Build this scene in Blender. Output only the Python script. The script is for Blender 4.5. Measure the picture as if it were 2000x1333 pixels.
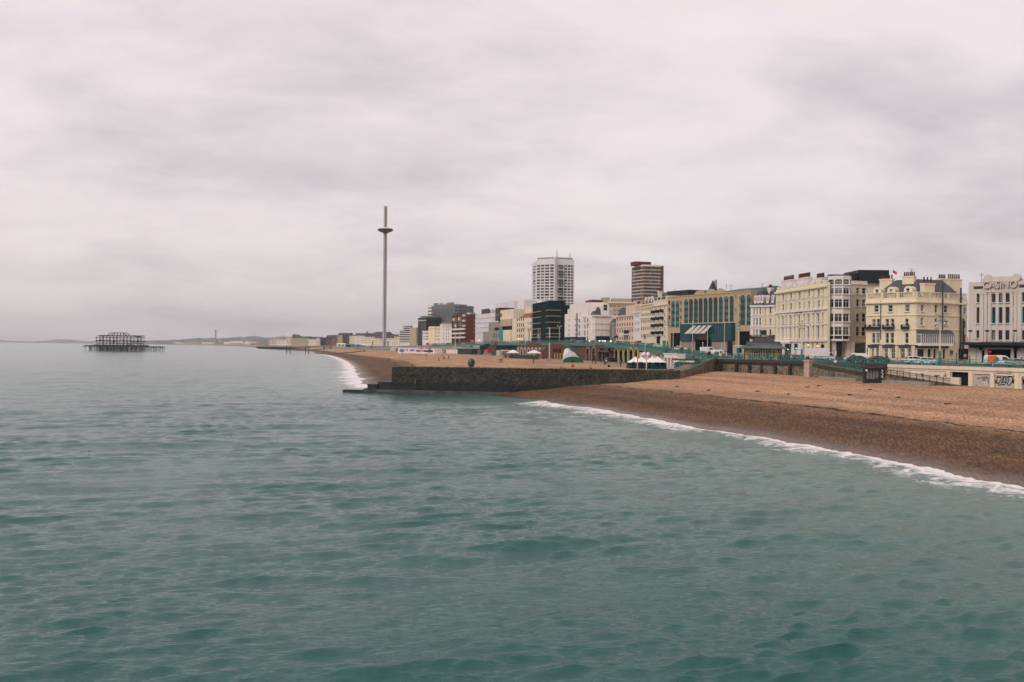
import bpy, math, random
import numpy as np
from mathutils import Vector, Matrix
from mathutils.bvhtree import BVHTree
random.seed(7); rng = np.random.default_rng(11)
SC = bpy.context.scene; COL = SC.collection
for o in list(bpy.data.objects): bpy.data.objects.remove(o)

# ------------------------------------------------------------------ camera
H = 11.0; FPX = 1944.4; PITCH = 10.5/FPX; ROLL = 0.0095
fw = Vector((0, math.cos(PITCH), math.sin(PITCH)))
u0 = Vector((0, -math.sin(PITCH), math.cos(PITCH))); r0 = Vector((1, 0, 0))
rt = r0*math.cos(ROLL)+u0*math.sin(ROLL); up = -r0*math.sin(ROLL)+u0*math.cos(ROLL)
cam = bpy.data.cameras.new('camera'); camo = bpy.data.objects.new('camera', cam); COL.objects.link(camo)
cam.lens = 35.0; cam.sensor_width = 36.0; cam.clip_start = 0.5; cam.clip_end = 90000
camo.matrix_world = Matrix(((rt.x, up.x, -fw.x, 0), (rt.y, up.y, -fw.y, 0), (rt.z, up.z, -fw.z, H), (0, 0, 0, 1)))
SC.camera = camo
SC.view_settings.view_transform = 'Standard'; SC.view_settings.look = 'None'
SC.view_settings.exposure = 0.0; SC.view_settings.gamma = 1.0

# ------------------------------------------------------------------ world: overcast sky
SUN_AZ = math.radians(228); SUN_EL = math.radians(38)      # azimuth from +Y towards +X
sun_dir = Vector((math.sin(SUN_AZ)*math.cos(SUN_EL), math.cos(SUN_AZ)*math.cos(SUN_EL), math.sin(SUN_EL)))
W = bpy.data.worlds.new('World'); SC.world = W; W.use_nodes = True
nt = W.node_tree; N = nt.nodes; L = nt.links; N.clear()
def nd(t, **k):
    n = N.new(t)
    for a, b in k.items(): setattr(n, a, b)
    return n
wo = nd('ShaderNodeOutputWorld'); bg = nd('ShaderNodeBackground'); bg.inputs[1].default_value = 0.107
sky = nd('ShaderNodeTexSky', sky_type='NISHITA'); sky.sun_disc = False; sky.sun_elevation = SUN_EL; sky.sun_rotation = SUN_AZ
sky.air_density = 1.0; sky.dust_density = 2.0
tc = nd('ShaderNodeTexCoord'); sx = nd('ShaderNodeSeparateXYZ'); L.new(tc.outputs['Generated'], sx.inputs[0])
def wm(op, a, b=None, clamp=False):
    n = nd('ShaderNodeMath', operation=op, use_clamp=clamp)
    for i, v in enumerate((a, b)):
        if v is None: continue
        if isinstance(v, (int, float)): n.inputs[i].default_value = v
        else: L.new(v, n.inputs[i])
    return n.outputs[0]
zz = wm('ADD', wm('MAXIMUM', sx.outputs[2], 0.0), 0.24)
cx = nd('ShaderNodeCombineXYZ'); L.new(wm('DIVIDE', sx.outputs[0], zz), cx.inputs[0]); L.new(wm('DIVIDE', sx.outputs[1], zz), cx.inputs[1])
def wnoise(scale, detail, rough, dist, sc, loc):
    m = nd('ShaderNodeMapping'); m.inputs['Scale'].default_value = sc; m.inputs['Location'].default_value = loc
    m.inputs['Rotation'].default_value = (0, 0, math.radians(-14))
    L.new(cx.outputs[0], m.inputs[0]); n = nd('ShaderNodeTexNoise'); L.new(m.outputs[0], n.inputs['Vector'])
    n.inputs['Scale'].default_value = scale; n.inputs['Detail'].default_value = detail
    n.inputs['Roughness'].default_value = rough; n.inputs['Distortion'].default_value = dist
    return n.outputs[0]
n1 = wnoise(0.75, 8, 0.56, 0.25, (1.0, 1.25, 1), (5.3, 1.9, 0)); n2 = wnoise(2.6, 8, 0.6, 0.3, (0.9, 1.15, 1), (7.7, 2.4, 0))
cl = wm('ADD', wm('MULTIPLY', n1, 0.6), wm('MULTIPLY', n2, 0.4))
rp = nd('ShaderNodeValToRGB'); L.new(cl, rp.inputs[0])
e = rp.color_ramp.elements; e[0].position = 0.34; e[0].color = (5.6, 5.05, 5.3, 1); e[1].position = 0.66; e[1].color = (9.4, 8.45, 8.55, 1)
k = rp.color_ramp.elements.new(0.46); k.color = (7.55, 6.75, 6.95, 1)
k = rp.color_ramp.elements.new(0.54); k.color = (8.7, 7.8, 7.95, 1)
# thin overcast lets some of the clear sky's own gradient through
mx = nd('ShaderNodeMix', data_type='RGBA'); mx.inputs[0].default_value = 0.93
L.new(sky.outputs[0], mx.inputs[6]); L.new(rp.outputs[0], mx.inputs[7])
L.new(mx.outputs[2], bg.inputs[0]); L.new(bg.outputs[0], wo.inputs[0])

sl = bpy.data.lights.new('sun', 'SUN'); so = bpy.data.objects.new('sun', sl); COL.objects.link(so)
sl.energy = 1.5; sl.angle = math.radians(25); sl.color = (1.0, 0.95, 0.88)
so.rotation_euler = (-sun_dir).to_track_quat('-Z', 'Y').to_euler(); so.location = (0, 0, 400)

# ------------------------------------------------------------------ projection helpers (pixels of the 2000x1333 photograph)
def ray(px, py): return fw+rt*((px-1000)/FPX)-up*((py-666.5)/FPX)
def Wp(px, py, d):
    r = ray(px, py); return Vector((0, 0, H))+r*(d/r.y)
def G(px, d, z):
    k = (px-1000)/FPX; h = z-H
    x = (k*(d*fw.y+h*fw.z)-d*rt.y-h*rt.z)/rt.x
    return Vector((x, d, z))
def Zp(px, py, d): return Wp(px, py, d).z

# ------------------------------------------------------------------ materials
MATS = {}
def mat(name, col, rough=0.7, var=0.12, scale=1.5, spec=0.3, metal=0.0, streak=0.0, objcol=False, bump=0.0, bscale=20.0, emit=0.0, rnd=0.0):
    if name in MATS: return MATS[name]
    m = bpy.data.materials.new(name); m.use_nodes = True; t = m.node_tree; n = t.nodes; l = t.links
    b = n['Principled BSDF']; b.inputs['Roughness'].default_value = rough; b.inputs['Metallic'].default_value = metal
    b.inputs['Specular IOR Level'].default_value = spec
    tc = n.new('ShaderNodeTexCoord')
    nz = n.new('ShaderNodeTexNoise'); nz.inputs['Scale'].default_value = scale; nz.inputs['Detail'].default_value = 5; nz.inputs['Roughness'].default_value = 0.6
    l.new(tc.outputs['Object'], nz.inputs['Vector'])
    fac = nz.outputs[0]
    if streak:
        mp = n.new('ShaderNodeMapping'); mp.inputs['Scale'].default_value = (1.6, 1.6, 0.12); l.new(tc.outputs['Object'], mp.inputs[0])
        n3 = n.new('ShaderNodeTexNoise'); n3.inputs['Scale'].default_value = 1.1; n3.inputs['Detail'].default_value = 6; n3.inputs['Roughness'].default_value = 0.65
        l.new(mp.outputs[0], n3.inputs['Vector'])
        mm = n.new('ShaderNodeMix'); mm.inputs[0].default_value = streak; l.new(fac, mm.inputs[2]); l.new(n3.outputs[0], mm.inputs[3]); fac = mm.outputs[0]
    mr = n.new('ShaderNodeMapRange'); mr.inputs[1].default_value = 0.3; mr.inputs[2].default_value = 0.7
    mr.inputs[3].default_value = 1-var; mr.inputs[4].default_value = 1+var*0.6; l.new(fac, mr.inputs[0])
    mul = n.new('ShaderNodeMix'); mul.data_type = 'RGBA'; mul.blend_type = 'MULTIPLY'; mul.inputs[0].default_value = 1
    if objcol:
        oi = n.new('ShaderNodeObjectInfo'); l.new(oi.outputs['Color'], mul.inputs[6])
    else: mul.inputs[6].default_value = (*col, 1)
    l.new(mr.outputs[0], mul.inputs[7]); src = mul.outputs[2]
    if rnd:
        oi = n.new('ShaderNodeObjectInfo'); rr = n.new('ShaderNodeMapRange'); rr.inputs[3].default_value = 1-rnd; rr.inputs[4].default_value = 1+rnd
        l.new(oi.outputs['Random'], rr.inputs[0]); m3 = n.new('ShaderNodeMix'); m3.data_type = 'RGBA'; m3.blend_type = 'MULTIPLY'; m3.inputs[0].default_value = 1
        l.new(src, m3.inputs[6]); l.new(rr.outputs[0], m3.inputs[7]); src = m3.outputs[2]
    l.new(src, b.inputs['Base Color'])
    if emit: l.new(src, b.inputs['Emission Color']); b.inputs['Emission Strength'].default_value = emit
    if bump:
        nb = n.new('ShaderNodeTexNoise'); nb.inputs['Scale'].default_value = bscale; nb.inputs['Detail'].default_value = 4; l.new(tc.outputs['Object'], nb.inputs['Vector'])
        bp = n.new('ShaderNodeBump'); bp.inputs['Distance'].default_value = bump; l.new(nb.outputs[0], bp.inputs['Height']); l.new(bp.outputs[0], b.inputs['Normal'])
    MATS[name] = m; return m

def glass_mat(name, dark, light, p):
    m = bpy.data.materials.new(name); m.use_nodes = True; n = m.node_tree.nodes; l = m.node_tree.links; b = n['Principled BSDF']
    b.inputs['Roughness'].default_value = 0.08; b.inputs['Specular IOR Level'].default_value = 0.35
    oi = n.new('ShaderNodeObjectInfo'); r = n.new('ShaderNodeValToRGB'); e = r.color_ramp.elements
    r.color_ramp.interpolation = 'LINEAR'
    e[0].color = (*dark, 1); e[0].position = p; e[1].position = min(1, p+0.3); e[1].color = (*light, 1)
    l.new(oi.outputs['Random'], r.inputs[0])
    tc = n.new('ShaderNodeTexCoord'); nz = n.new('ShaderNodeTexNoise'); nz.inputs['Scale'].default_value = 0.9; l.new(tc.outputs['Object'], nz.inputs['Vector'])
    mr = n.new('ShaderNodeMapRange'); mr.inputs[3].default_value = 0.5; mr.inputs[4].default_value = 1.5; l.new(nz.outputs[0], mr.inputs[0])
    mu = n.new('ShaderNodeMix'); mu.data_type = 'RGBA'; mu.blend_type = 'MULTIPLY'; mu.inputs[0].default_value = 1
    l.new(r.outputs[0], mu.inputs[6]); l.new(mr.outputs[0], mu.inputs[7]); l.new(mu.outputs[2], b.inputs['Base Color'])
    MATS[name] = m; return m

M = {}
M['glass'] = glass_mat('window_glass', (0.014, 0.021, 0.024), (0.20, 0.19, 0.165), 0.64)
M['teal_glass'] = glass_mat('teal_glass', (0.005, 0.052, 0.056), (0.03, 0.15, 0.14), 0.3)
M['teal_dark'] = mat('teal_dark_glass', (0.004, 0.035, 0.04), 0.12, 0.3, 0.6, 0.4)
M['cream'] = mat('cream_stucco', (0.76, 0.65, 0.46), 0.8, 0.16, 0.5, 0.2, streak=0.55)
M['cream2'] = mat('pale_cream_stucco', (0.72, 0.61, 0.47), 0.8, 0.18, 0.5, 0.2, streak=0.6)
M['yellowcream'] = mat('yellow_cream_stucco', (0.76, 0.66, 0.47), 0.8, 0.12, 0.5, 0.2, streak=0.5)
M['white'] = mat('white_stucco', (0.76, 0.68, 0.63), 0.75, 0.14, 0.5, 0.2, streak=0.6)
M['towerwhite'] = mat('white_tower_panels', (0.70, 0.665, 0.665), 0.7, 0.12, 0.2, 0.2, streak=0.5)
M['pink'] = mat('pinkish_stucco', (0.66, 0.50, 0.41), 0.8, 0.16, 0.5, 0.2, streak=0.6)
M['casino'] = mat('grey_pink_stucco', (0.60, 0.52, 0.46), 0.8, 0.14, 0.5, 0.2, streak=0.6)
M['beige'] = mat('beige_stone', (0.45, 0.335, 0.22), 0.8, 0.14, 0.8, 0.2, streak=0.4)
M['concrete'] = mat('weathered_concrete', (0.30, 0.26, 0.22), 0.85, 0.25, 0.5, 0.2, streak=0.6)
M['tan'] = mat('tan_render', (0.46, 0.37, 0.24), 0.85, 0.2, 0.5, 0.2, streak=0.6)
M['brick'] = mat('red_brown_brick', (0.12, 0.04, 0.03), 0.85, 0.3, 1.5, 0.2)
M['brick2'] = mat('grey_brown_brick', (0.17, 0.10, 0.075), 0.85, 0.3, 1.5, 0.2)
M['brickwall'] = mat('arch_red_brick', (0.14, 0.05, 0.035), 0.85, 0.35, 1.2, 0.2, streak=0.4)
M['slate'] = mat('grey_slate', (0.075, 0.07, 0.08), 0.7, 0.3, 2.0, 0.3, streak=0.3)
M['tile'] = mat('red_roof_tile', (0.25, 0.09, 0.05), 0.8, 0.25, 2.0, 0.2)
M['trim'] = mat('white_paint', (0.78, 0.72, 0.68), 0.5, 0.06, 2.0, 0.3)
M['darkframe'] = mat('dark_frame_paint', (0.03, 0.035, 0.04), 0.5, 0.1, 2.0, 0.3)
M['black'] = mat('black_cladding', (0.012, 0.017, 0.022), 0.45, 0.3, 0.6, 0.3)
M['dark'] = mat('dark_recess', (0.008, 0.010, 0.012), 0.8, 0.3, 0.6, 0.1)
M['shopblue'] = mat('dark_shop_fascia', (0.035, 0.05, 0.065), 0.5, 0.2, 1.0, 0.3)
M['pot'] = mat('clay_chimney_pot', (0.10, 0.03, 0.025), 0.8, 0.3, 3.0, 0.2, rnd=0.4)
M['turq'] = mat('turquoise_paint', (0.04, 0.20, 0.165), 0.5, 0.3, 1.5, 0.35)
M['dullturq'] = mat('dull_green_paint', (0.06, 0.165, 0.135), 0.6, 0.3, 1.5, 0.3)
M['steel'] = mat('brushed_steel', (0.42, 0.375, 0.375), 0.55, 0.12, 0.3, 0.4, metal=0.0)
M['iron'] = mat('rusted_iron', (0.012, 0.018, 0.022), 0.8, 0.5, 0.8, 0.2)
M['rust'] = mat('brown_rusted_column', (0.05, 0.022, 0.02), 0.8, 0.4, 0.8, 0.2)
M['copper'] = mat('green_copper', (0.10, 0.19, 0.15), 0.7, 0.2, 0.6, 0.3)
M['poleW'] = mat('pale_pole_paint', (0.62, 0.55, 0.45), 0.6, 0.1, 2.0, 0.3)
M['yellow'] = mat('mustard_yellow_paint', (0.43, 0.33, 0.11), 0.7, 0.15, 1.0, 0.25)
M['net'] = mat('green_debris_netting', (0.005, 0.023, 0.027), 0.9, 0.45, 0.25, 0.1, streak=0.3)
M['sheet'] = mat('white_plastic_sheeting', (0.66, 0.62, 0.62), 0.55, 0.22, 0.22, 0.3)
M['grey'] = mat('grey_cladding', (0.16, 0.17, 0.17), 0.7, 0.2, 0.4, 0.3)
M['navy'] = mat('navy_awning', (0.012, 0.025, 0.07), 0.8, 0.2, 1.0, 0.2)
M['canvas'] = mat('white_canvas', (0.80, 0.74, 0.72), 0.7, 0.06, 0.7, 0.2)
M['tentgreen'] = mat('dark_green_canvas', (0.006, 0.045, 0.045), 0.8, 0.3, 1.0, 0.2)
M['tarp'] = mat('green_tarpaulin', (0.008, 0.10, 0.05), 0.6, 0.3, 0.8, 0.3)
M['red'] = mat('red_paint', (0.55, 0.04, 0.03), 0.5, 0.15, 1.0, 0.3)
M['orange'] = mat('orange_paint', (0.75, 0.16, 0.03), 0.5, 0.1, 1.0, 0.3)
M['blue'] = mat('blue_paint', (0.02, 0.16, 0.38), 0.5, 0.25, 0.6, 0.3)
M['tealpaint'] = mat('teal_banner_cloth', (0.02, 0.26, 0.30), 0.6, 0.2, 0.4, 0.3)
M['wood'] = mat('weathered_timber', (0.055, 0.05, 0.045), 0.85, 0.3, 1.5, 0.2)
M['car'] = mat('car_paint', (1, 1, 1), 0.3, 0.04, 1.0, 0.5, objcol=True)
M['cloth'] = mat('cloth', (1, 1, 1), 0.9, 0.2, 3.0, 0.1, objcol=True)
M['skin'] = mat('skin', (0.45, 0.26, 0.18), 0.6, 0.08, 5.0, 0.3)
M['hair'] = mat('dark_hair', (0.03, 0.02, 0.015), 0.7, 0.2, 8.0, 0.3)
M['tyre'] = mat('tyre_rubber', (0.012, 0.012, 0.013), 0.8, 0.2, 3.0, 0.2)
M['carglass'] = mat('car_glass', (0.01, 0.014, 0.016), 0.08, 0.1, 1.0, 0.5)
M['lampon'] = mat('headlamp_glow', (1.0, 0.82, 0.6), 0.3, 0.0, 1.0, 0.3, emit=2.5)
M['warmlamp'] = mat('warm_lamp_glow', (1.0, 0.35, 0.10), 0.3, 0.0, 1.0, 0.3, emit=2.0)
M['redlamp'] = mat('red_signal_glow', (1.0, 0.05, 0.05), 0.3, 0.0, 1.0, 0.3, emit=4.0)
M['greenlamp'] = mat('green_signal_glow', (0.05, 1.0, 0.6), 0.3, 0.0, 1.0, 0.3, emit=3.0)
M['lampglass'] = mat('lamp_glass', (0.45, 0.42, 0.36), 0.3, 0.1, 2.0, 0.4)
M['asphalt'] = mat('asphalt', (0.06, 0.058, 0.06), 0.85, 0.25, 0.4, 0.2)
M['paving'] = mat('paving', (0.26, 0.22, 0.18), 0.85, 0.25, 0.5, 0.2)
M['greytop'] = mat('flat_roof_felt', (0.20, 0.18, 0.17), 0.9, 0.25, 0.3, 0.1)
M['verdigris'] = mat('verdigris_bronze', (0.03, 0.10, 0.08), 0.55, 0.4, 2.0, 0.4)
M['shutter'] = mat('pale_shutter', (0.50, 0.45, 0.40), 0.6, 0.15, 1.0, 0.3)
M['ink'] = mat('black_spray_paint', (0.012, 0.013, 0.02), 0.6, 0.1, 2.0, 0.2)
M['greenink'] = mat('green_spray_paint', (0.03, 0.10, 0.03), 0.6, 0.2, 2.0, 0.2)
M['pinkpaint'] = mat('pink_faded_paint', (0.46, 0.33, 0.29), 0.7, 0.2, 1.0, 0.2)
M['hedge'] = mat('dark_hedge_leaves', (0.022, 0.045, 0.022), 0.8, 0.5, 1.5, 0.2, rnd=0.2)
M['twig'] = mat('brown_twigs', (0.11, 0.075, 0.05), 0.9, 0.35, 0.8, 0.1)
M['hivis'] = mat('yellow_hi_vis', (0.6, 0.65, 0.05), 0.7, 0.1, 2.0, 0.2)

# ------------------------------------------------------------------ mesh builder
class MB:
    def __init__(s): s.v = []; s.f = []; s.m = []
    def add(s, vs, fs, m=0):
        b = len(s.v); s.v += [tuple(p) for p in vs]
        for f in fs: s.f.append(tuple(b+i for i in f)); s.m.append(m)
        return s
    def box(s, x0, y0, z0, x1, y1, z1, m=0):
        return s.add([(x0, y0, z0), (x1, y0, z0), (x1, y1, z0), (x0, y1, z0), (x0, y0, z1), (x1, y0, z1), (x1, y1, z1), (x0, y1, z1)],
                     [(0, 3, 2, 1), (4, 5, 6, 7), (0, 1, 5, 4), (1, 2, 6, 5), (2, 3, 7, 6), (3, 0, 4, 7)], m)
    def poly(s, pts, m=0): return s.add(pts, [tuple(range(len(pts)))], m)
    def prism(s, pts, y0, y1, m=0):           # XZ polygon extruded along Y
        n = len(pts); vs = [(p[0], y0, p[1]) for p in pts]+[(p[0], y1, p[1]) for p in pts]
        fs = [tuple(range(n)), tuple(range(2*n-1, n-1, -1))]+[(i, i+n, (i+1) % n+n, (i+1) % n) for i in range(n)]
        return s.add(vs, fs, m)
    def prismx(s, pts, x0, x1, m=0):          # YZ polygon extruded along X
        n = len(pts); vs = [(x0, p[0], p[1]) for p in pts]+[(x1, p[0], p[1]) for p in pts]
        fs = [tuple(range(n)), tuple(range(2*n-1, n-1, -1))]+[(i, i+n, (i+1) % n+n, (i+1) % n) for i in range(n)]
        return s.add(vs, fs, m)
    def prismz(s, pts, z0, z1, m=0):
        n = len(pts); vs = [(p[0], p[1], z0) for p in pts]+[(p[0], p[1], z1) for p in pts]
        fs = [tuple(range(n-1, -1, -1)), tuple(range(n, 2*n))]+[(i, (i+1) % n, (i+1) % n+n, i+n) for i in range(n)]
        return s.add(vs, fs, m)
    def cyl(s, p0, p1, ra, rb=None, n=8, m=0, cap=True):
        p0 = Vector(p0); p1 = Vector(p1); rb = ra if rb is None else rb
        d = (p1-p0).normalized(); a = d.orthogonal().normalized(); b = d.cross(a)
        vs = [p0+(a*math.cos(t)+b*math.sin(t))*ra for t in [2*math.pi*i/n for i in range(n)]]
        vs += [p1+(a*math.cos(t)+b*math.sin(t))*rb for t in [2*math.pi*i/n for i in range(n)]]
        fs = [(i, (i+1) % n, (i+1) % n+n, i+n) for i in range(n)]
        if cap: fs += [tuple(range(n-1, -1, -1)), tuple(range(n, 2*n))]
        return s.add(vs, fs, m)
    def bar(s, p0, p1, r, m=0): return s.cyl(p0, p1, r, r, 4, m)
    def lathe(s, prof, n=16, c=(0, 0, 0), m=0):
        vs = []; fs = []
        for r, z in prof:
            vs += [(c[0]+r*math.cos(2*math.pi*i/n), c[1]+r*math.sin(2*math.pi*i/n), c[2]+z) for i in range(n)]
        for k in range(len(prof)-1):
            fs += [(k*n+i, k*n+(i+1) % n, (k+1)*n+(i+1) % n, (k+1)*n+i) for i in range(n)]
        fs += [tuple(range(n-1, -1, -1)), tuple(range((len(prof)-1)*n, len(prof)*n))]
        return s.add(vs, fs, m)
    def ball(s, c, rx, ry, rz, n=10, k=6, m=0):
        vs = []; fs = []
        for j in range(1, k):
            t = math.pi*j/k
            vs += [(c[0]+rx*math.sin(t)*math.cos(2*math.pi*i/n), c[1]+ry*math.sin(t)*math.sin(2*math.pi*i/n), c[2]+rz*math.cos(t)) for i in range(n)]
        for j in range(k-2): fs += [(j*n+i, (j+1)*n+i, (j+1)*n+(i+1) % n, j*n+(i+1) % n) for i in range(n)]
        vs += [(c[0], c[1], c[2]+rz), (c[0], c[1], c[2]-rz)]; a = len(vs)-2
        fs += [(a, i, (i+1) % n) for i in range(n)]+[(a+1, (k-2)*n+(i+1) % n, (k-2)*n+i) for i in range(n)]
        return s.add(vs, fs, m)
    def mesh(s, name, mats, smooth=False):
        me = bpy.data.meshes.new(name); me.from_pydata(s.v, [], s.f); 
        for x in mats: me.materials.append(M[x] if isinstance(x, str) else x)
        if len(mats) > 1: me.polygons.foreach_set('material_index', s.m)
        if smooth: me.polygons.foreach_set('use_smooth', [True]*len(s.f))
        me.update(); return me
    def build(s, name, mats, parent=None, loc=None, rz=None, smooth=False, mtx=None):
        if isinstance(mats, str): mats = [mats]
        return link(name, s.mesh(name, mats, smooth), parent, loc, rz, mtx)
def link(name, me, parent=None, loc=None, rz=None, mtx=None):
    o = bpy.data.objects.new(name, me); COL.objects.link(o)
    if parent: o.parent = parent
    if mtx is not None: o.matrix_local = mtx
    if loc is not None: o.location = loc
    if rz is not None: o.rotation_euler = (0, 0, rz)
    return o
def tag(o, label, cat, group=None, kind=None):
    if label: o['label'] = label
    if cat: o['category'] = cat
    if group: o['group'] = group
    if kind: o['kind'] = kind
    return o
def thing(name, label, cat, loc=(0, 0, 0), rz=0, group=None):
    o = link(name, None, None, loc, rz); o.empty_display_size = 0.5
    return tag(o, label, cat, group)
def struct(name, mb, mats, smooth=False):
    o = mb.build(name, mats, smooth=smooth); o['kind'] = 'structure'; return o
KIDS = {}
def kids(o):
    return [c for c in bpy.data.objects if c.parent == o]
def copy_tree(o, loc, rz, label, color=None, scale=None):
    def rec(a, par):
        c = a.copy(); COL.objects.link(c); c.parent = par
        for ch in CH[a]: rec(ch, c)
        if color and c.data and c.data.materials and any(x == M['car'] for x in c.data.materials): c.color = color
        return c
    CH = {}
    def walk(a):
        CH[a] = [c for c in a.children]
        for c in CH[a]: walk(c)
    walk(o); r = rec(o, None); r.location = loc; r.rotation_euler = (0, 0, rz); r['label'] = label
    if scale: r.scale = scale
    return r
FONT = {}
def text_mb(txt, size, ext, name='lettering'):
    cu = bpy.data.curves.new('t', 'FONT'); cu.body = txt; cu.size = size; cu.extrude = ext; cu.align_x = 'CENTER'; cu.resolution_u = 3
    o = bpy.data.objects.new('t', cu); COL.objects.link(o); dg = bpy.context.evaluated_depsgraph_get(); dg.update()
    me = bpy.data.meshes.new_from_object(o.evaluated_get(dg)); bpy.data.objects.remove(o); me.name = name
    me.transform(Matrix.Rotation(math.pi/2, 4, 'X')); return me
# ------------------------------------------------------------------ terrain lines: shore S, sand back B, road edge R, facades F, levels
ST = [  # S, B, R, F, zB, zR
 ((75, -60), (125, 10), (125, 10), (150, 30), 5.2, 8.4),
 ((59, 34), (97, 88), (97, 88), (122, 110), 5.2, 8.4),
 ((42.0, 80.5), (77, 151), (77, 151), (104, 188), 5.3, 8.4),
 ((37.2, 101.5), (68, 180), (68, 180), (92, 228), 5.3, 8.4),
 ((29.2, 128), (61.5, 206), (61.5, 206), (80, 254), 5.4, 8.4),
 ((17.5, 168), (55, 224), (55, 224), (74, 281), 5.5, 8.5),
 ((4.5, 209), (48.5, 238), (48.5, 238), (69, 292), 5.6, 8.7),
 ((-20, 240), (42, 243), (46, 244), (66, 297), 5.7, 8.9),
 ((-39, 262), (36, 250), (43, 250), (64, 301), 5.8, 9.5),
 ((-41, 278), (32, 264), (40.5, 265), (58, 315), 5.9, 10.2),
 ((-50, 330), (20, 305), (38.5, 305), (50, 334), 6.0, 11.2),
 ((-60, 385), (12, 345), (32, 352), (43, 385), 6.0, 12.2),
 ((-70, 445), (5, 400), (23, 395), (30, 440), 6.0, 12.5),
 ((-81, 509), (0, 463), (11.5, 460), (12, 518), 6.0, 12.6),
 ((-105, 640), (-29, 572), (-14.7, 575), (-13, 605), 6.0, 12.4),
 ((-142, 822), (-85, 748), (-60, 740), (-58, 775), 6.0, 11.3),
 ((-204, 1102), (-155, 980), (-133, 960), (-130, 995), 6.0, 9.8),
 ((-357, 1738), (-300, 1560), (-275, 1510), (-268, 1550), 6.0, 9.0),
 ((-700, 2700), (-640, 2500), (-610, 2460), (-600, 2500), 5.0, 8.0),
 ((-1300, 5000), (-1250, 4900), (-1220, 4850), (-1200, 4900), 4.0, 7.0),
 ((-2600, 7600), (-2550, 7550), (-2500, 7500), (-2450, 7600), 3.0, 6.0),
 ((-9000, 16500), (-8950, 16500), (-8900, 16500), (-8800, 16600), 2.5, 5.0)]
def interp(a, b, t): return a+(b-a)*t
def resample(ST, n_each):
    out = []
    for i in range(len(ST)-1):
        n = n_each(i)
        for j in range(n):
            t = j/n; a, b = ST[i], ST[i+1]
            out.append(tuple(tuple(interp(a[k][q], b[k][q], t) for q in (0, 1)) for k in range(4))+(interp(a[4], b[4], t), interp(a[5], b[5], t)))
    out.append(ST[-1]); return out
def smoothS(R, it):
    S = np.array([r[0] for r in R]); 
    for _ in range(it): S[1:-1] = 0.25*S[:-2]+0.5*S[1:-1]+0.25*S[2:]
    return S
RS = resample(ST, lambda i: 26 if i < 11 else (18 if i < 17 else 8))
SS = smoothS(RS, 30)
# irregular water edge: cusps along the shore
def wob(i, s):
    return 0.9*math.sin(s*0.11+0.6)+0.7*math.sin(s*0.23+1.9)+0.45*math.sin(s*0.61)+0.3*math.sin(s*1.37+0.4)
acc = 0; SHORE = []
for i in range(len(RS)):
    if i: acc += math.hypot(*(SS[i]-SS[i-1]))
    B = Vector(RS[i][1]); S = Vector(SS[i]); d = (B-S); ln = d.length; d /= ln
    S = S+d*wob(i, acc)*min(1, 25/max(acc*0.02, 1)*0.4+0.5); SHORE.append((S.x, S.y))
# --- beach: pebble bank from below the water up to the walls
TS = [-0.55, -0.25, -0.1, -0.03, 0.0, 0.02, 0.045, 0.08, 0.12, 0.17, 0.22, 0.27, 0.31, 0.335, 0.35, 0.365, 0.39, 0.44, 0.5, 0.56, 0.62, 0.68, 0.74, 0.8, 0.86, 0.92, 0.97, 1.0, 1.03]
def prof(t, zB, s):
    if t < 0: return max(-4.0, t*9)
    z = zB*(1-(1-min(t, 1))**1.45)
    z += 0.16*math.exp(-((t-0.325)/0.022)**2)                       # storm berm at the weed line
    z += 0.10*math.sin(t*31+s*0.012)*min(1, t*6)*max(0, 1-t)*2*0.5
    return z
bv = []; acc = 0; battr = []
for i, r in enumerate(RS):
    S = Vector(SHORE[i]); B = Vector(r[1])
    if i: acc += (S-Vector(SHORE[i-1])).length
    for t in TS:
        tt = t+0.012*math.sin(acc*0.09)+0.008*math.sin(acc*0.31+1) if 0.2 < t < 0.5 else t
        p = S+(B-S)*tt
        z = prof(tt, r[4], acc)+0.06*math.sin(p.x*0.8+p.y*0.33)*(0.1 < t < 0.95)+0.05*math.sin(p.y*0.71-p.x*0.5)*(0.1 < t < 0.95)
        bv.append((p.x, p.y, z)); battr.append(tt)
nT = len(TS); bf = [(i*nT+j, i*nT+j+1, (i+1)*nT+j+1, (i+1)*nT+j) for i in range(len(RS)-1) for j in range(nT-1)]
bm = MB(); bm.v = bv; bm.f = bf; bm.m = [0]*len(bf)

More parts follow.
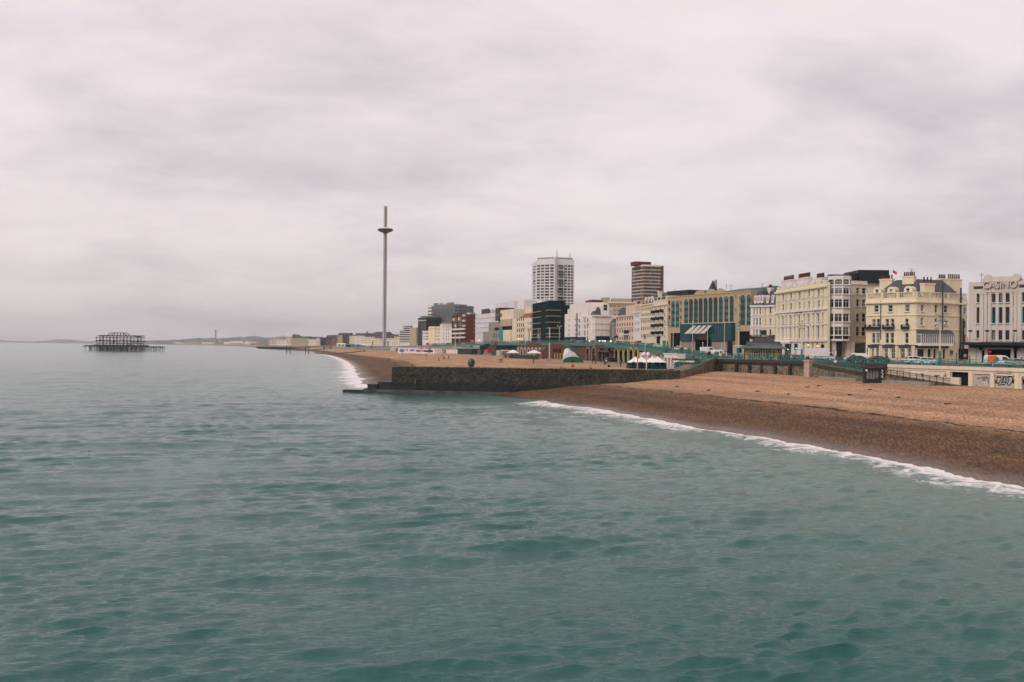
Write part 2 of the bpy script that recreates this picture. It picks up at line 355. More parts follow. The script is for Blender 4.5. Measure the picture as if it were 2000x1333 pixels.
def beach_mat():
    m = bpy.data.materials.new('shingle'); m.use_nodes = True; t = m.node_tree; n = t.nodes; l = t.links; b = n['Principled BSDF']
    def mt(op, a, c=None, cl=False):
        q = n.new('ShaderNodeMath'); q.operation = op; q.use_clamp = cl
        for i, v in enumerate((a, c)):
            if v is None: continue
            if isinstance(v, (int, float)): q.inputs[i].default_value = v
            else: l.new(v, q.inputs[i])
        return q.outputs[0]
    g = n.new('ShaderNodeNewGeometry'); at = n.new('ShaderNodeAttribute'); at.attribute_name = 'bank'
    def noise(sc, det, ro=0.6):
        q = n.new('ShaderNodeTexNoise'); q.inputs['Scale'].default_value = sc; q.inputs['Detail'].default_value = det; q.inputs['Roughness'].default_value = ro
        l.new(g.outputs['Position'], q.inputs['Vector']); return q.outputs[0]
    big = noise(0.06, 4); mid = noise(0.35, 5); fine = noise(4.0, 4, 0.75); fine2 = noise(1.3, 4, 0.7)
    tt = mt('ADD', at.outputs['Fac'], mt('MULTIPLY', mt('SUBTRACT', big, 0.5), 0.06))
    tt = mt('ADD', tt, mt('MULTIPLY', mt('SUBTRACT', mid, 0.5), 0.03))
    wet = n.new('ShaderNodeMapRange'); wet.interpolation_type = 'SMOOTHSTEP'; wet.inputs[1].default_value = 0.43; wet.inputs[2].default_value = 0.27; l.new(tt, wet.inputs[0])
    dry = n.new('ShaderNodeValToRGB'); e = dry.color_ramp.elements; e[0].position = 0.3; e[0].color = (0.17, 0.09, 0.043, 1); e[1].position = 0.66; e[1].color = (0.54, 0.31, 0.178, 1)
    mpg = n.new('ShaderNodeMapping'); mpg.vector_type = 'TEXTURE'; mpg.inputs['Scale'].default_value = (1.0, 7.0, 1.0); mpg.inputs['Rotation'].default_value = (0, 0, -0.32); l.new(g.outputs['Position'], mpg.inputs[0])
    gq = n.new('ShaderNodeTexNoise'); gq.inputs['Scale'].default_value = 4.2; gq.inputs['Detail'].default_value = 3; gq.inputs['Roughness'].default_value = 0.75; l.new(mpg.outputs[0], gq.inputs['Vector'])
    gc = mt('ADD', mt('MULTIPLY', mt('SUBTRACT', gq.outputs[0], 0.5), 2.2), 0.5)
    mixn = mt('ADD', mt('MULTIPLY', fine, 0.3), mt('ADD', mt('MULTIPLY', fine2, 0.12), mt('ADD', mt('MULTIPLY', mid, 0.16), mt('MULTIPLY', gc, 0.42))))
    l.new(mixn, dry.inputs[0])
    wr = n.new('ShaderNodeValToRGB'); e = wr.color_ramp.elements; e[0].position = 0.32; e[0].color = (0.022, 0.014, 0.008, 1); e[1].position = 0.68; e[1].color = (0.215, 0.11, 0.05, 1)
    k = e.new(0.5); k.color = (0.10, 0.05, 0.023, 1)
    l.new(mixn, wr.inputs[0])
    mx = n.new('ShaderNodeMix'); mx.data_type = 'RGBA'; l.new(wet.outputs[0], mx.inputs[0]); l.new(dry.outputs[0], mx.inputs[6]); l.new(wr.outputs[0], mx.inputs[7])
    # weed / drift line: thin broken dark band along the berm
    wl = mt('ABSOLUTE', mt('SUBTRACT', tt, 0.352)); wlm = n.new('ShaderNodeMapRange'); wlm.inputs[1].default_value = 0.012; wlm.inputs[2].default_value = 0.005; l.new(wl, wlm.inputs[0])
    br = n.new('ShaderNodeMapRange'); br.inputs[1].default_value = 0.38; br.inputs[2].default_value = 0.5; l.new(noise(0.5, 3), br.inputs[0])
    wf = mt('MULTIPLY', wlm.outputs[0], br.outputs[0], True)
    m2 = n.new('ShaderNodeMix'); m2.data_type = 'RGBA'; l.new(wf, m2.inputs[0]); l.new(mx.outputs[2], m2.inputs[6]); m2.inputs[7].default_value = (0.012, 0.010, 0.008, 1)
    # pale swept bands on the dry bank
    wv = n.new('ShaderNodeTexNoise'); wv.inputs['Scale'].default_value = 1.0; wv.inputs['Detail'].default_value = 4
    cv = n.new('ShaderNodeCombineXYZ'); l.new(mt('MULTIPLY', at.outputs['Fac'], 16), cv.inputs[0]); sp = n.new('ShaderNodeSeparateXYZ'); l.new(g.outputs['Position'], sp.inputs[0]); l.new(mt('MULTIPLY', sp.outputs[1], 0.02), cv.inputs[1])
    l.new(cv.outputs[0], wv.inputs['Vector'])
    bm_ = n.new('ShaderNodeMapRange'); bm_.inputs[1].default_value = 0.35; bm_.inputs[2].default_value = 0.65; bm_.inputs[3].default_value = 0.74; bm_.inputs[4].default_value = 1.18; l.new(wv.outputs[0], bm_.inputs[0])
    m3 = n.new('ShaderNodeMix'); m3.data_type = 'RGBA'; m3.blend_type = 'MULTIPLY'; m3.inputs[0].default_value = 1; l.new(m2.outputs[2], m3.inputs[6]); l.new(bm_.outputs[0], m3.inputs[7])
    l.new(m3.outputs[2], b.inputs['Base Color'])
    # glossy where the swash has just run back
    gl = n.new('ShaderNodeMapRange'); gl.inputs[1].default_value = 0.02; gl.inputs[2].default_value = 0.10; gl.inputs[3].default_value = 0.32; gl.inputs[4].default_value = 0.85; l.new(tt, gl.inputs[0])
    l.new(gl.outputs[0], b.inputs['Roughness']); b.inputs['Specular IOR Level'].default_value = 0.22
    bp = n.new('ShaderNodeBump'); bp.inputs['Distance'].default_value = 0.07; l.new(mixn, bp.inputs['Height']); l.new(bp.outputs[0], b.inputs['Normal'])
    return m
beach = struct('beach', bm, [beach_mat()], smooth=True)
a = beach.data.attributes.new('bank', 'FLOAT', 'POINT'); a.data.foreach_set('value', battr)

# --- strips: lower promenade, pavements, road, inland ground
def off(p, q, dist):
    p = Vector(p); q = Vector(q); return p+(q-p).normalized()*min(dist, (q-p).length*0.45)
def strip(name, fa, fb, matn, skip=0, last=None):
    mb = MB(); vs = []
    for r in RS[skip:last]:
        a, b = fa(r), fb(r); vs += [a, b]
    n = len(vs)//2; mb.add(vs, [(2*i, 2*i+1, 2*i+3, 2*i+2) for i in range(n-1)]); return struct(name, mb, [matn])
v3 = lambda p, z: (p[0], p[1], z)
iG = 6*26
strip('lower_promenade', lambda r: v3(r[1], r[4]-0.02), lambda r: v3(r[2], r[4]), 'paving', iG)
prom_edge = lambda r: off(r[2], r[3], 6.0)
mbp = MB()
def strip3(name, prof_, matn):
    mb = MB(); vs = []; k = None
    for r in RS:
        q = prof_(r); k = len(q); vs += q
    n = len(RS); mb.add(vs, [(i*k+j, i*k+j+1, (i+1)*k+j+1, (i+1)*k+j) for i in range(n-1) for j in range(k-1)]); return struct(name, mb, [matn])
strip3('seafront_pavement', lambda r: [v3(r[2], r[5]-0.5), v3(r[2], r[5]), v3(prom_edge(r), r[5]), v3(prom_edge(r), r[5]-0.3)], 'paving')
land_edge = lambda r: off(r[3], r[2], 4.0)
strip3('road', lambda r: [v3(prom_edge(r), r[5]-0.13), v3(land_edge(r), r[5]-0.13)], 'asphalt')
strip3('building_pavement', lambda r: [v3(land_edge(r), r[5]-0.3), v3(land_edge(r), r[5]), v3(r[3], r[5]), ], 'paving')
def inl(r, d): 
    v = (Vector(r[3])-Vector(r[2])).normalized(); n = Vector((0.93, 0.37)); return Vector(r[3])+n*d
strip3('ground', lambda r: [v3(r[3], r[5]), v3(inl(r, 60), r[5]+1), v3(inl(r, 400), r[5]+9), v3(inl(r, 2500), r[5]+12)], 'paving')
# centre line dashes
mb = MB()
for i in range(20, 330, 2):
    a_, b_ = RS[i], RS[i+1]
    pa = (Vector(prom_edge(a_))+Vector(land_edge(a_)))/2; pb = (Vector(prom_edge(b_))+Vector(land_edge(b_)))/2
    nrm = Vector((-(pb-pa).y, (pb-pa).x)).normalized()*0.08; za, zb = a_[5]-0.126, b_[5]-0.126
    mb.poly([v3(pa-nrm, za), v3(pa+nrm, za), v3(pb+nrm, zb), v3(pb-nrm, zb)])
struct('road_markings', mb, ['trim'])

# ------------------------------------------------------------------ sea
def shore_dist(P):
    Sx = np.array(SHORE); A = Sx[:-1]; Bv = Sx[1:]; best = np.full(len(P), 1e9); side = np.zeros(len(P))
    for i in range(0, len(A)):
        if i > 380 and i % 3: continue
        d = Bv[i]-A[i]; L2 = (d**2).sum()
        t = np.clip(((P-A[i])@d)/L2, 0, 1); q = P-(A[i]+t[:, None]*d); dd = np.hypot(q[:, 0], q[:, 1])
        w = dd < best; best[w] = dd[w]
        cr = d[0]*q[:, 1]-d[1]*q[:, 0]; side[w] = np.sign(cr[w])
    return best*np.where(side >= 0, 1, -1)   # shore runs away from the camera with the sea on its left
rad = [4.0]
while rad[-1] < 420: rad.append(rad[-1]*1.0029 if rad[-1] > 24 else rad[-1]*1.02)
while rad[-1] < 2200: rad.append(rad[-1]*1.011)
while rad[-1] < 60000: rad.append(rad[-1]*1.12)
rad = np.array(rad)
ang = np.concatenate([np.linspace(-180, -46, 14)[:-1], np.linspace(-46, -34, 50)[:-1], np.linspace(-34, 34, 1000), np.linspace(34, 46, 50)[1:], np.linspace(46, 180, 14)[1:]])
ang = np.radians(ang); RR, AA = np.meshgrid(rad, ang, indexing='ij')
X0 = (RR*np.sin(AA)).ravel(); Y0 = (RR*np.cos(AA)).ravel(); R1 = RR.ravel()
sd = np.full(len(X0), 100.0); mk = (R1 < 1900) & (np.abs(AA.ravel()) < math.radians(60)) & (X0 > -400); sd[mk] = shore_dist(np.stack([X0[mk], Y0[mk]], 1))
spacing = np.maximum(R1*0.0027, 0.05)
X = X0.copy(); Y = Y0.copy(); Z = np.zeros_like(X)
shoal = np.clip(np.abs(sd)/14, 0.25, 1)
gust = sum(np.sin(X0*rng.normal(0, .09)+Y0*rng.normal(0, .12)+rng.uniform(0, 6.28)) for _ in range(10))/10**.5
gust = np.clip(1+0.42*gust, 0.3, 1.9)
lam = np.concatenate([np.geomspace(0.36, 2.6, 60), np.geomspace(2.6, 9, 20), np.geomspace(12, 30, 6)])
for lm in lam:
    sp = 0.30 if lm < 1.0 else 0.27 if lm < 2.6 else (0.26 if lm < 10 else 0.18)
    th = rng.normal(0.32, sp); kx, ky = math.sin(th), -math.cos(th); kk = 2*math.pi/lm
    slope = 0.040 if lm < 1.0 else (0.036 if lm < 2.6 else (0.022 if lm < 10 else 0.016))
    amp = slope/kk*rng.uniform(0.6, 1.3); ph = rng.uniform(0, 6.28)
    # slow patchiness so that crests come in groups
    g = 1+0.7*np.sin((X0*rng.uniform(-1, 1)+Y0*rng.uniform(-1, 1))*kk*0.13+rng.uniform(0, 6.28))
    fade = np.clip((lm/spacing-2.2)/2.5, 0, 1)*shoal*g*(gust if lm < 2.6 else 1)*(1 if lm < 2.6 else np.clip(1.15-R1/300, .5, 1))
    arg = kk*(kx*X0+ky*Y0)+ph; c = np.cos(arg); s_ = np.sin(arg)
    Z += amp*fade*c; q = 0.75*amp*fade
    X -= q*kx*s_; Y -= q*ky*s_
Z += np.where((sd > 0) & (sd < 9), 0.22*np.exp(-((sd-2.5)/1.6)**2), 0)*np.clip(1.5-R1/900, 0, 1)  # low breaker at the edge
Z -= np.clip(-sd, 0, 3)*0.0
Z = np.where(sd < -1.0, Z*0.2-0.25, Z)
nr, na = RR.shape; idx = np.arange(nr*na).reshape(nr, na)
quads = np.stack([idx[:-1, :-1], idx[:-1, 1:], idx[1:, 1:], idx[1:, :-1]], -1).reshape(-1, 4)
keep = sd[quads].max(1) > -12; quads = quads[keep]
me = bpy.data.meshes.new('sea'); me.vertices.add(nr*na); me.vertices.foreach_set('co', np.stack([X, Y, Z], 1).astype(np.float32).ravel())
me.loops.add(len(quads)*4); me.loops.foreach_set('vertex_index', quads.ravel().astype(np.int32))
me.polygons.add(len(quads)); me.polygons.foreach_set('loop_start', np.arange(0, len(quads)*4, 4, dtype=np.int32)); me.polygons.foreach_set('use_smooth', np.ones(len(quads), dtype=bool))
me.update(calc_edges=True)
sdf = sd+np.where((Y0 > 196) & (Y0 < 252), np.clip((9-X0)*1.1, 0, 30)*(X0 > -37), 0)   # the groyne keeps the surf off its face
at = me.attributes.new('shore', 'FLOAT', 'POINT'); at.data.foreach_set('value', sdf.astype(np.float32))
far = np.clip((R1-60)/260, 0, 1); at = me.attributes.new('far', 'FLOAT', 'POINT'); at.data.foreach_set('value', far.astype(np.float32))
def sea_mat():
    m = bpy.data.materials.new('sea_water'); m.use_nodes = True; t = m.node_tree; n = t.nodes; l = t.links; b = n['Principled BSDF']
    def mt(op, a, c=None, cl=False):
        q = n.new('ShaderNodeMath'); q.operation = op; q.use_clamp = cl
        for i, v in enumerate((a, c)):
            if v is None: continue
            if isinstance(v, (int, float)): q.inputs[i].default_value = v
            else: l.new(v, q.inputs[i])
        return q.outputs[0]
    g = n.new('ShaderNodeNewGeometry')
    def noise(sc, det, ro=0.6, st=(1, 1, 1), rot=0.0, dist=0.0):
        mp = n.new('ShaderNodeMapping'); mp.inputs['Scale'].default_value = st; mp.inputs['Rotation'].default_value = (0, 0, rot); l.new(g.outputs['Position'], mp.inputs[0])
        q = n.new('ShaderNodeTexNoise'); q.inputs['Scale'].default_value = sc; q.inputs['Detail'].default_value = det; q.inputs['Roughness'].default_value = ro; q.inputs['Distortion'].default_value = dist
        l.new(mp.outputs[0], q.inputs['Vector']); return q.outputs[0]
    sh = n.new('ShaderNodeAttribute'); sh.attribute_name = 'shore'; fa = n.new('ShaderNodeAttribute'); fa.attribute_name = 'far'
    S = sh.outputs['Fac']; F = fa.outputs['Fac']
    # silty, paler water close to the beach
    sw = n.new('ShaderNodeMapRange'); sw.interpolation_type = 'SMOOTHSTEP'; sw.inputs[1].default_value = 60; sw.inputs[2].default_value = 2; l.new(mt('ADD', S, mt('MULTIPLY', noise(0.04, 3), 18)), sw.inputs[0])
    c1 = n.new('ShaderNodeMix'); c1.data_type = 'RGBA'; l.new(sw.outputs[0], c1.inputs[0]); c1.inputs[6].default_value = (0.008, 0.085, 0.070, 1); c1.inputs[7].default_value = (0.10, 0.17, 0.145, 1)
    # foam
    fn = noise(0.55, 7, 0.68, (1, 1, 1), 0.4, 1.2); fl = noise(0.05, 3)
    wid = n.new('ShaderNodeMapRange'); wid.inputs[1].default_value = 0.3; wid.inputs[2].default_value = 0.7; wid.inputs[3].default_value = 2.4; wid.inputs[4].default_value = 6.5; l.new(fl, wid.inputs[0])
    far_w = mt('ADD', 1.0, mt('MULTIPLY', F, 0.9))
    x = mt('DIVIDE', S, mt('MULTIPLY', wid.outputs[0], far_w))
    cov = n.new('ShaderNodeMapRange'); cov.inputs[1].default_value = 0.0; cov.inputs[2].default_value = 1.6; cov.inputs[3].default_value = 0.20; cov.inputs[4].default_value = 0.72; l.new(x, cov.inputs[0])
    fo = n.new('ShaderNodeMapRange'); fo.inputs[1].default_value = 0.0; fo.inputs[2].default_value = 0.2; l.new(mt('SUBTRACT', fn, cov.outputs[0]), fo.inputs[0])
    c2 = n.new('ShaderNodeMix'); c2.data_type = 'RGBA'; l.new(fo.outputs[0], c2.inputs[0]); l.new(c1.outputs[2], c2.inputs[6]); c2.inputs[7].default_value = (0.82, 0.76, 0.75, 1)
    l.new(c2.outputs[2], b.inputs['Base Color'])
    ro = n.new('ShaderNodeMix'); l.new(fo.outputs[0], ro.inputs[0]); ro.inputs[3].default_value = 0.9
    r2 = n.new('ShaderNodeMapRange'); r2.inputs[3].default_value = 0.05; r2.inputs[4].default_value = 0.12; l.new(F, r2.inputs[0]); l.new(r2.outputs[0], ro.inputs[2]); l.new(ro.outputs[0], b.inputs['Roughness'])
    b.inputs['IOR'].default_value = 1.33
    b1 = n.new('ShaderNodeBump'); b1.inputs['Distance'].default_value = 0.10; l.new(noise(3.2, 6, 0.68, (0.45, 1.4, 1), 0.3, 0.3), b1.inputs['Height'])
    b2 = n.new('ShaderNodeBump'); b2.inputs['Distance'].default_value = 0.17; l.new(noise(0.34, 5, 0.6, (0.55, 1.3, 1), 0.3), b2.inputs['Height']); l.new(F, b2.inputs['Strength']); l.new(b1.outputs[0], b2.inputs['Normal'])
    l.new(b2.outputs[0], b.inputs['Normal'])
    return m
me.materials.append(sea_mat()); sea = link('sea', me); sea['kind'] = 'structure'

# ------------------------------------------------------------------ far hills
def ridge(pts, d, depth, col):
    P = []; 
    for i in range(len(pts)-1):
        (x0, y0), (x1, y1) = pts[i], pts[i+1]; n = 14
        for j in range(n): P.append((interp(x0, x1, j/n), interp(y0, y1, (1-math.cos(math.pi*j/n))/2)))
    P.append(pts[-1]); vs = []; K = 7
    for i, (px, py) in enumerate(P):
        jit = 0.35*math.sin(i*1.7)+0.25*math.sin(i*0.61+1)
        top = Wp(px, py+jit*0.6, d); 
        for k in range(K):
            t = k/(K-1); dd = d-depth*(1-t)*0.5+depth*0.12*math.sin(i*0.4+k); z = max(0, top.z)*math.sin(t*math.pi/2)**0.8*(1+0.05*math.sin(i*0.9+k*2)*(t < 0.95))-1*(k == 0)
            q = G(px, dd, z); vs.append(tuple(q))
        q = G(px, d+depth, -2); vs.append(tuple(q))
    K += 1; n = len(P)
    return vs, [(i*K+j, (i+1)*K+j, (i+1)*K+j+1, i*K+j+1) for i in range(n-1) for j in range(K-1)]
M['hill'] = mat('downland', (0.085, 0.105, 0.125), 0.95, 0.35, 0.004, 0.05)
mb = MB()
mb.add(*ridge([(-160, 663), (-60, 664.5), (0, 666), (5, 664), (12, 666), (60, 667.5), (85, 666), (115, 663.2), (135, 664), (170, 666.5), (260, 668.5), (330, 668)], 15000, 2500, None))
mb.add(*ridge([(255, 667.5), (300, 665.5), (345, 664.2), (380, 661.2), (410, 660.8), (440, 660.6), (475, 658.4), (502, 657.4), (515, 659.5), (540, 660), (590, 658.8), (640, 660), (720, 663), (800, 665)], 9500, 2500, None))
struct('hills', mb, ['hill'], smooth=True)

# ground lookup for things set down on the beach, promenade and road
dg0 = bpy.context.evaluated_depsgraph_get()
def bvh(names):
    vs = []; fs = []
    for nme in names:
        o = bpy.data.objects[nme]; b0 = len(vs); vs += [v.co.copy() for v in o.data.vertices]; fs += [tuple(b0+i for i in p.vertices) for p in o.data.polygons]
    return BVHTree.FromPolygons(vs, fs)
GB = bvh(['beach', 'lower_promenade']); ROADB = bvh(['seafront_pavement', 'road', 'building_pavement', 'ground'])
def on_beach(px, py):
    h = GB.ray_cast(Vector((0, 0, H)), ray(px, py).normalized()); return h[0]
def zbeach(x, y):
    h = GB.ray_cast(Vector((x, y, 50)), Vector((0, 0, -1))); return h[0].z if h[0] else 6.0
def zroad(x, y):
    h = ROADB.ray_cast(Vector((x, y, 80)), Vector((0, 0, -1))); return h[0].z if h[0] else 8.4
def road_at(px, d):          # point of the upper road level at depth d seen in column px
    z = 10.0
    for _ in range(4):
        p = G(px, d, z); z = zroad(p.x, p.y)
    return G(px, d, z)
# ------------------------------------------------------------------ building kit
WCACHE = {}
def win_mesh(w, h, style):
    key = (round(w, 1), round(h, 1), style)
    if key in WCACHE: return WCACHE[key]
    w, h = max(key[0], 0.3), max(key[1], 0.3); f = 0.09 if style != 'thin' else 0.05; d0, d1 = 0.0, 0.07
    mb = MB(); gm = MB(); sm = MB()
    mb.box(-w/2, d0, 0, -w/2+f, d1, h); mb.box(w/2-f, d0, 0, w/2, d1, h)
    mb.box(-w/2+f, d0, 0, w/2-f, d1, f); mb.box(-w/2+f, d0, h-f, w/2-f, d1, h)
    if style in ('sash', 'dark', 'arch'): mb.box(-w/2+f, d0+.01, h*0.5-0.04, w/2-f, d1-.01, h*0.5+0.04)
    if style == 'pair': mb.box(-0.05, d0+.01, f, 0.05, d1-.01, h-f); mb.box(-w/2+f, d0+.012, h*0.68, w/2-f, d1-.012, h*0.68+0.06)
    if style == 'cross': mb.box(-0.04, d0+.01, f, 0.04, d1-.01, h-f); mb.box(-w/2+f, d0+.012, h*0.6, w/2-f, d1-.012, h*0.6+0.06)
    if style == 'bands':
        k = max(2, int(w/1.4))
        for i in range(1, k): mb.box(-w/2+w*i/k-.03, d0+.01, f, -w/2+w*i/k+.03, d1-.01, h-f)
    if style == 'arch':
        n = 8; mb.prism([(-w/2, h-w*0.32), (-w/2, h)]+[(-w/2+w*0.5*(1-math.cos(math.pi*0.5*i/n)), h-w*0.32+(w*0.32)*math.sin(math.pi*0.5*i/n)) for i in range(n, -1, -1)], d0-.004, d1-.02)
        mb.prism([(w/2, h), (w/2, h-w*0.32)]+[(w/2-w*0.5*(1-math.cos(math.pi*0.5*i/n)), h-w*0.32+(w*0.32)*math.sin(math.pi*0.5*i/n)) for i in range(0, n+1)], d0-.004, d1-.02)
    gm.box(-w/2+.02, d1-.035, .02, w/2-.02, d1-.005, h-.02)
    sm.box(-w/2-0.1, -0.32, -0.14, w/2+0.1, -0.02, -0.02)
    fm = {'dark': 'darkframe', 'tealw': 'darkframe'}.get(style, 'trim')
    r = (mb.mesh('window', [fm]), gm.mesh('pane', ['glass']), sm.mesh('sill', ['trim']))
    WCACHE[key] = r; return r
class Bld:
    def __init__(s, name, label, cat, p, group=None):
        s.root = thing(name, label, cat, p, 0, group); s.p = Vector(p); s.nw = 0; s.extra = None
    def part(s, mb, name, mats, smooth=False): return mb.build(name, mats, s.root, smooth=smooth)
FACES = []
class Face:
    """vertical wall from A (left) to B (right) as seen from the sea; local x along it, y inward, z up"""
    def __init__(s, b, A, B, z0, z1, wall, depth=0.0, reveal=0.2, roof='greytop'):
        s.b = b; s.A = Vector((A[0], A[1], z0)); s.B = Vector((B[0], B[1], z0)); d = s.B-s.A; s.W = d.length; s.ax = d/s.W
        s.ay = Vector((-s.ax.y, s.ax.x, 0)); s.H = z1-z0; s.z0 = z0; s.wallm = wall; s.depth = depth; s.rev = reveal; s.holes = []; s.roof = roof; FACES.append(s)
        s.M = Matrix(((s.ax.x, s.ay.x, 0, s.A.x-b.p.x), (s.ax.y, s.ay.y, 0, s.A.y-b.p.y), (0, 0, 1, z0-b.p.z), (0, 0, 0, 1)))
    def uv(s, px, py, y=0.0):
        r = ray(px, py); o = Vector((0, 0, H))-s.A-s.ay*y; n = s.ay; t = -(o.dot(n))/(r.dot(n)); q = o+r*t
        return q.dot(s.ax), q.z
    def u(s, px): return s.uv(px, 667)[0]
    def v(s, py, ref): return s.uv(ref, py)[1]
    def part(s, mb, name, mats, smooth=False, parent=None, dy=0.0):
        o = mb.build(name, mats, s.b.root, smooth=smooth); o.matrix_local = s.M @ Matrix.Translation((0, dy, 0)); return o
    def window(s, u0, u1, v0, v1, style='sash', hole=True, sub=True, dy=None, sill=True):
        u0 = max(u0, 0.06); u1 = min(u1, s.W-0.06)
        if u1-u0 < 0.2 or v1 > s.H-0.02: v1 = min(v1, s.H-0.05)
        if u1-u0 < 0.2 or v1-v0 < 0.3: return
        for a in s.holes:
            if u0 < a[1]+.02 and u1 > a[0]-.02 and v0 < a[3]+.02 and v1 > a[2]-.02 and hole: return
        if hole: s.holes.append((u0, u1, v0, v1))
        w, h = u1-u0, v1-v0; fm, gm, sm = win_mesh(w, h, style)
        d = (s.rev-0.05 if hole else -0.04) if dy is None else dy
        if s.b.nw >= 98:
            if s.b.extra is None: s.b.extra = []
            s.b.extra.append((s.M @ Matrix.Translation(((u0+u1)/2, d, v0)), fm, gm)); return
        s.b.nw += 1
        sc = Matrix.Diagonal((w/max(round(w, 1), .3)*1.0, 1, h/max(round(h, 1), .3), 1))
        o = link('window', fm, s.b.root, mtx=s.M @ Matrix.Translation(((u0+u1)/2, d, v0)) @ sc)
        if sub:
            link('pane', gm, o)
            if sill and style not in ('bands', 'thin'): link('sill', sm, o, mtx=Matrix.Translation((0, -s.rev+0.05 if hole else 0, 0)))
        else: link('pane', gm, o)
        return o
    def grid(s, cols, rows, ref, w=None, style='sash', sub=True, sill=True):
        for c in cols:
            if isinstance(c, tuple): u0, u1 = s.u(c[0]), s.u(c[1])
            else: q = s.u(c); u0, u1 = q-w/2, q+w/2
            for r in rows: s.window(u0, u1, s.v(r[1], ref), s.v(r[0], ref), style, sub=sub, sill=sill)
    def auto(s, nc, nr, w=1.1, h=1.7, v0=4.0, v1=None, u0=None, u1=None, style='sash', sub=False):
        v1 = s.H-1.0 if v1 is None else v1; u0 = 0.0 if u0 is None else u0; u1 = s.W if u1 is None else u1
        for i in range(nc):
            for j in range(nr):
                c = u0+(u1-u0)*(i+.5)/nc; b = v0+(v1-v0)*(j+.5)/nr-h/2
                s.window(c-w/2, c+w/2, b, b+h, style, sub=sub, sill=False)
    def band(s, v0, v1, proud=0.3, m='trim', name='cornice', u0=None, u1=None):
        mb = MB(); mb.box(-0.1 if u0 is None else u0, -proud, v0, (s.W+0.1) if u1 is None else u1, 0.03, v1); return s.part(mb, name, [m])
    def box(s, name, u0, u1, v0, v1, y0, y1, m): mb = MB(); mb.box(u0, y0, v0, u1, y1, v1); return s.part(mb, name, [m] if isinstance(m, str) else m)
    def finish(s, sides=True):
        xs = sorted({0.0, s.W} | {a for h in s.holes for a in h[:2]}); zs = sorted({0.0, s.H} | {a for h in s.holes for a in h[2:]})
        mb = MB()
        for i in range(len(xs)-1):
            if xs[i+1]-xs[i] < 1e-4: continue
            j0 = None
            for j in range(len(zs)):
                solid = False
                if j < len(zs)-1:
                    cx_, cz_ = (xs[i]+xs[i+1])/2, (zs[j]+zs[j+1])/2
                    solid = not any(h[0] < cx_ < h[1] and h[2] < cz_ < h[3] for h in s.holes)
                if solid and j0 is None: j0 = j
                if not solid and j0 is not None:
                    mb.poly([(xs[i], 0, zs[j0]), (xs[i+1], 0, zs[j0]), (xs[i+1], 0, zs[j]), (xs[i], 0, zs[j])]); j0 = None
        r = s.rev
        for a, b_, c, d in s.holes:
            mb.poly([(a, 0, c), (a, 0, d), (a, r, d), (a, r, c)]); mb.poly([(b_, 0, c), (b_, r, c), (b_, r, d), (b_, 0, d)])
            mb.poly([(a, 0, d), (b_, 0, d), (b_, r, d), (a, r, d)]); mb.poly([(a, 0, c), (a, r, c), (b_, r, c), (b_, 0, c)])
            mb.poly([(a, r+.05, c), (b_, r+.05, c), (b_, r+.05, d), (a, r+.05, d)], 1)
        if s.depth and sides:
            D = s.depth
            mb.poly([(0, 0, 0), (0, 0, s.H), (0, D, s.H), (0, D, 0)]); mb.poly([(s.W, 0, 0), (s.W, D, 0), (s.W, D, s.H), (s.W, 0, s.H)])
            mb.poly([(0, D, 0), (0, D, s.H), (s.W, D, s.H), (s.W, D, 0)])
            mb.poly([(0, 0.0, s.H), (s.W, 0.0, s.H), (s.W, D, s.H), (0, D, s.H)], 2)
        return s.part(mb, 'wall', [s.wallm, 'dark', s.roof])
def finish_extra(b):
    if not b.extra: return
    mb = MB(); 
    for mt_, fm, gm in b.extra:
        for me_, mi in ((fm, 0), (gm, 1)):
            k = len(mb.v); mb.v += [tuple(mt_ @ v.co) for v in me_.vertices]; mb.f += [tuple(k+i for i in p.vertices) for p in me_.polygons]; mb.m += [mi]*len(me_.polygons)
    o = mb.build('windows', ['trim', 'glass'], b.root); o['kind'] = 'stuff'
def chimney(face, u0, u1, v0, v1, y0, y1, npots, m='cream', potc='pot', poth=0.9):
    mb = MB(); mb.box(u0, y0, v0, u1, y1, v1-0.35); mb.box(u0-.12, y0-.12, v1-.35, u1+.12, y1+.12, v1)
    ch = face.part(mb, 'chimney', [m])
    for i in range(npots):
        c = u0+(u1-u0)*(i+.5)/npots; p = MB(); p.cyl((c, (y0+y1)/2, v1), (c, (y0+y1)/2, v1+poth), 0.2, 0.15, 7)
        o = p.build('chimney_pot', [potc], ch)
def dormer(face, u, v, w, h, y=0.5, m='cream', d=2.2, arch=True):
    mb = MB(); t = 0.18
    pts = [(-w/2, 0), (w/2, 0), (w/2, h*0.72)]+([(w/2*math.cos(a), h*0.72+h*0.28*math.sin(a)) for a in [math.pi*k/8 for k in range(1, 8)]] if arch else [(0, h)])+[(-w/2, h*0.72)]
    mb.prism([(p[0]+u, p[1]+v) for p in pts], y, y+d)
    o = face.part(mb, 'dormer', [m]); fm, gm, sm = win_mesh(w*0.48, h*0.5, 'sash')
    q = link('window', fm, o, mtx=Matrix.Translation((u, y-0.06, v+h*0.36))); link('pane', gm, q); return o
def mansard(face, u0, u1, v0, v1, y0, y1, inset=1.6, m='slate', name='roof'):
    mb = MB(); a = [(u0, y0, v0), (u1, y0, v0), (u1, y1, v0), (u0, y1, v0)]; b = [(u0+inset, y0+inset, v1), (u1-inset, y0+inset, v1), (u1-inset, y1-inset, v1), (u0+inset, y1-inset, v1)]
    mb.add(a+b, [(0, 1, 5, 4), (1, 2, 6, 5), (2, 3, 7, 6), (3, 0, 4, 7), (4, 5, 6, 7)]); return face.part(mb, name, [m])
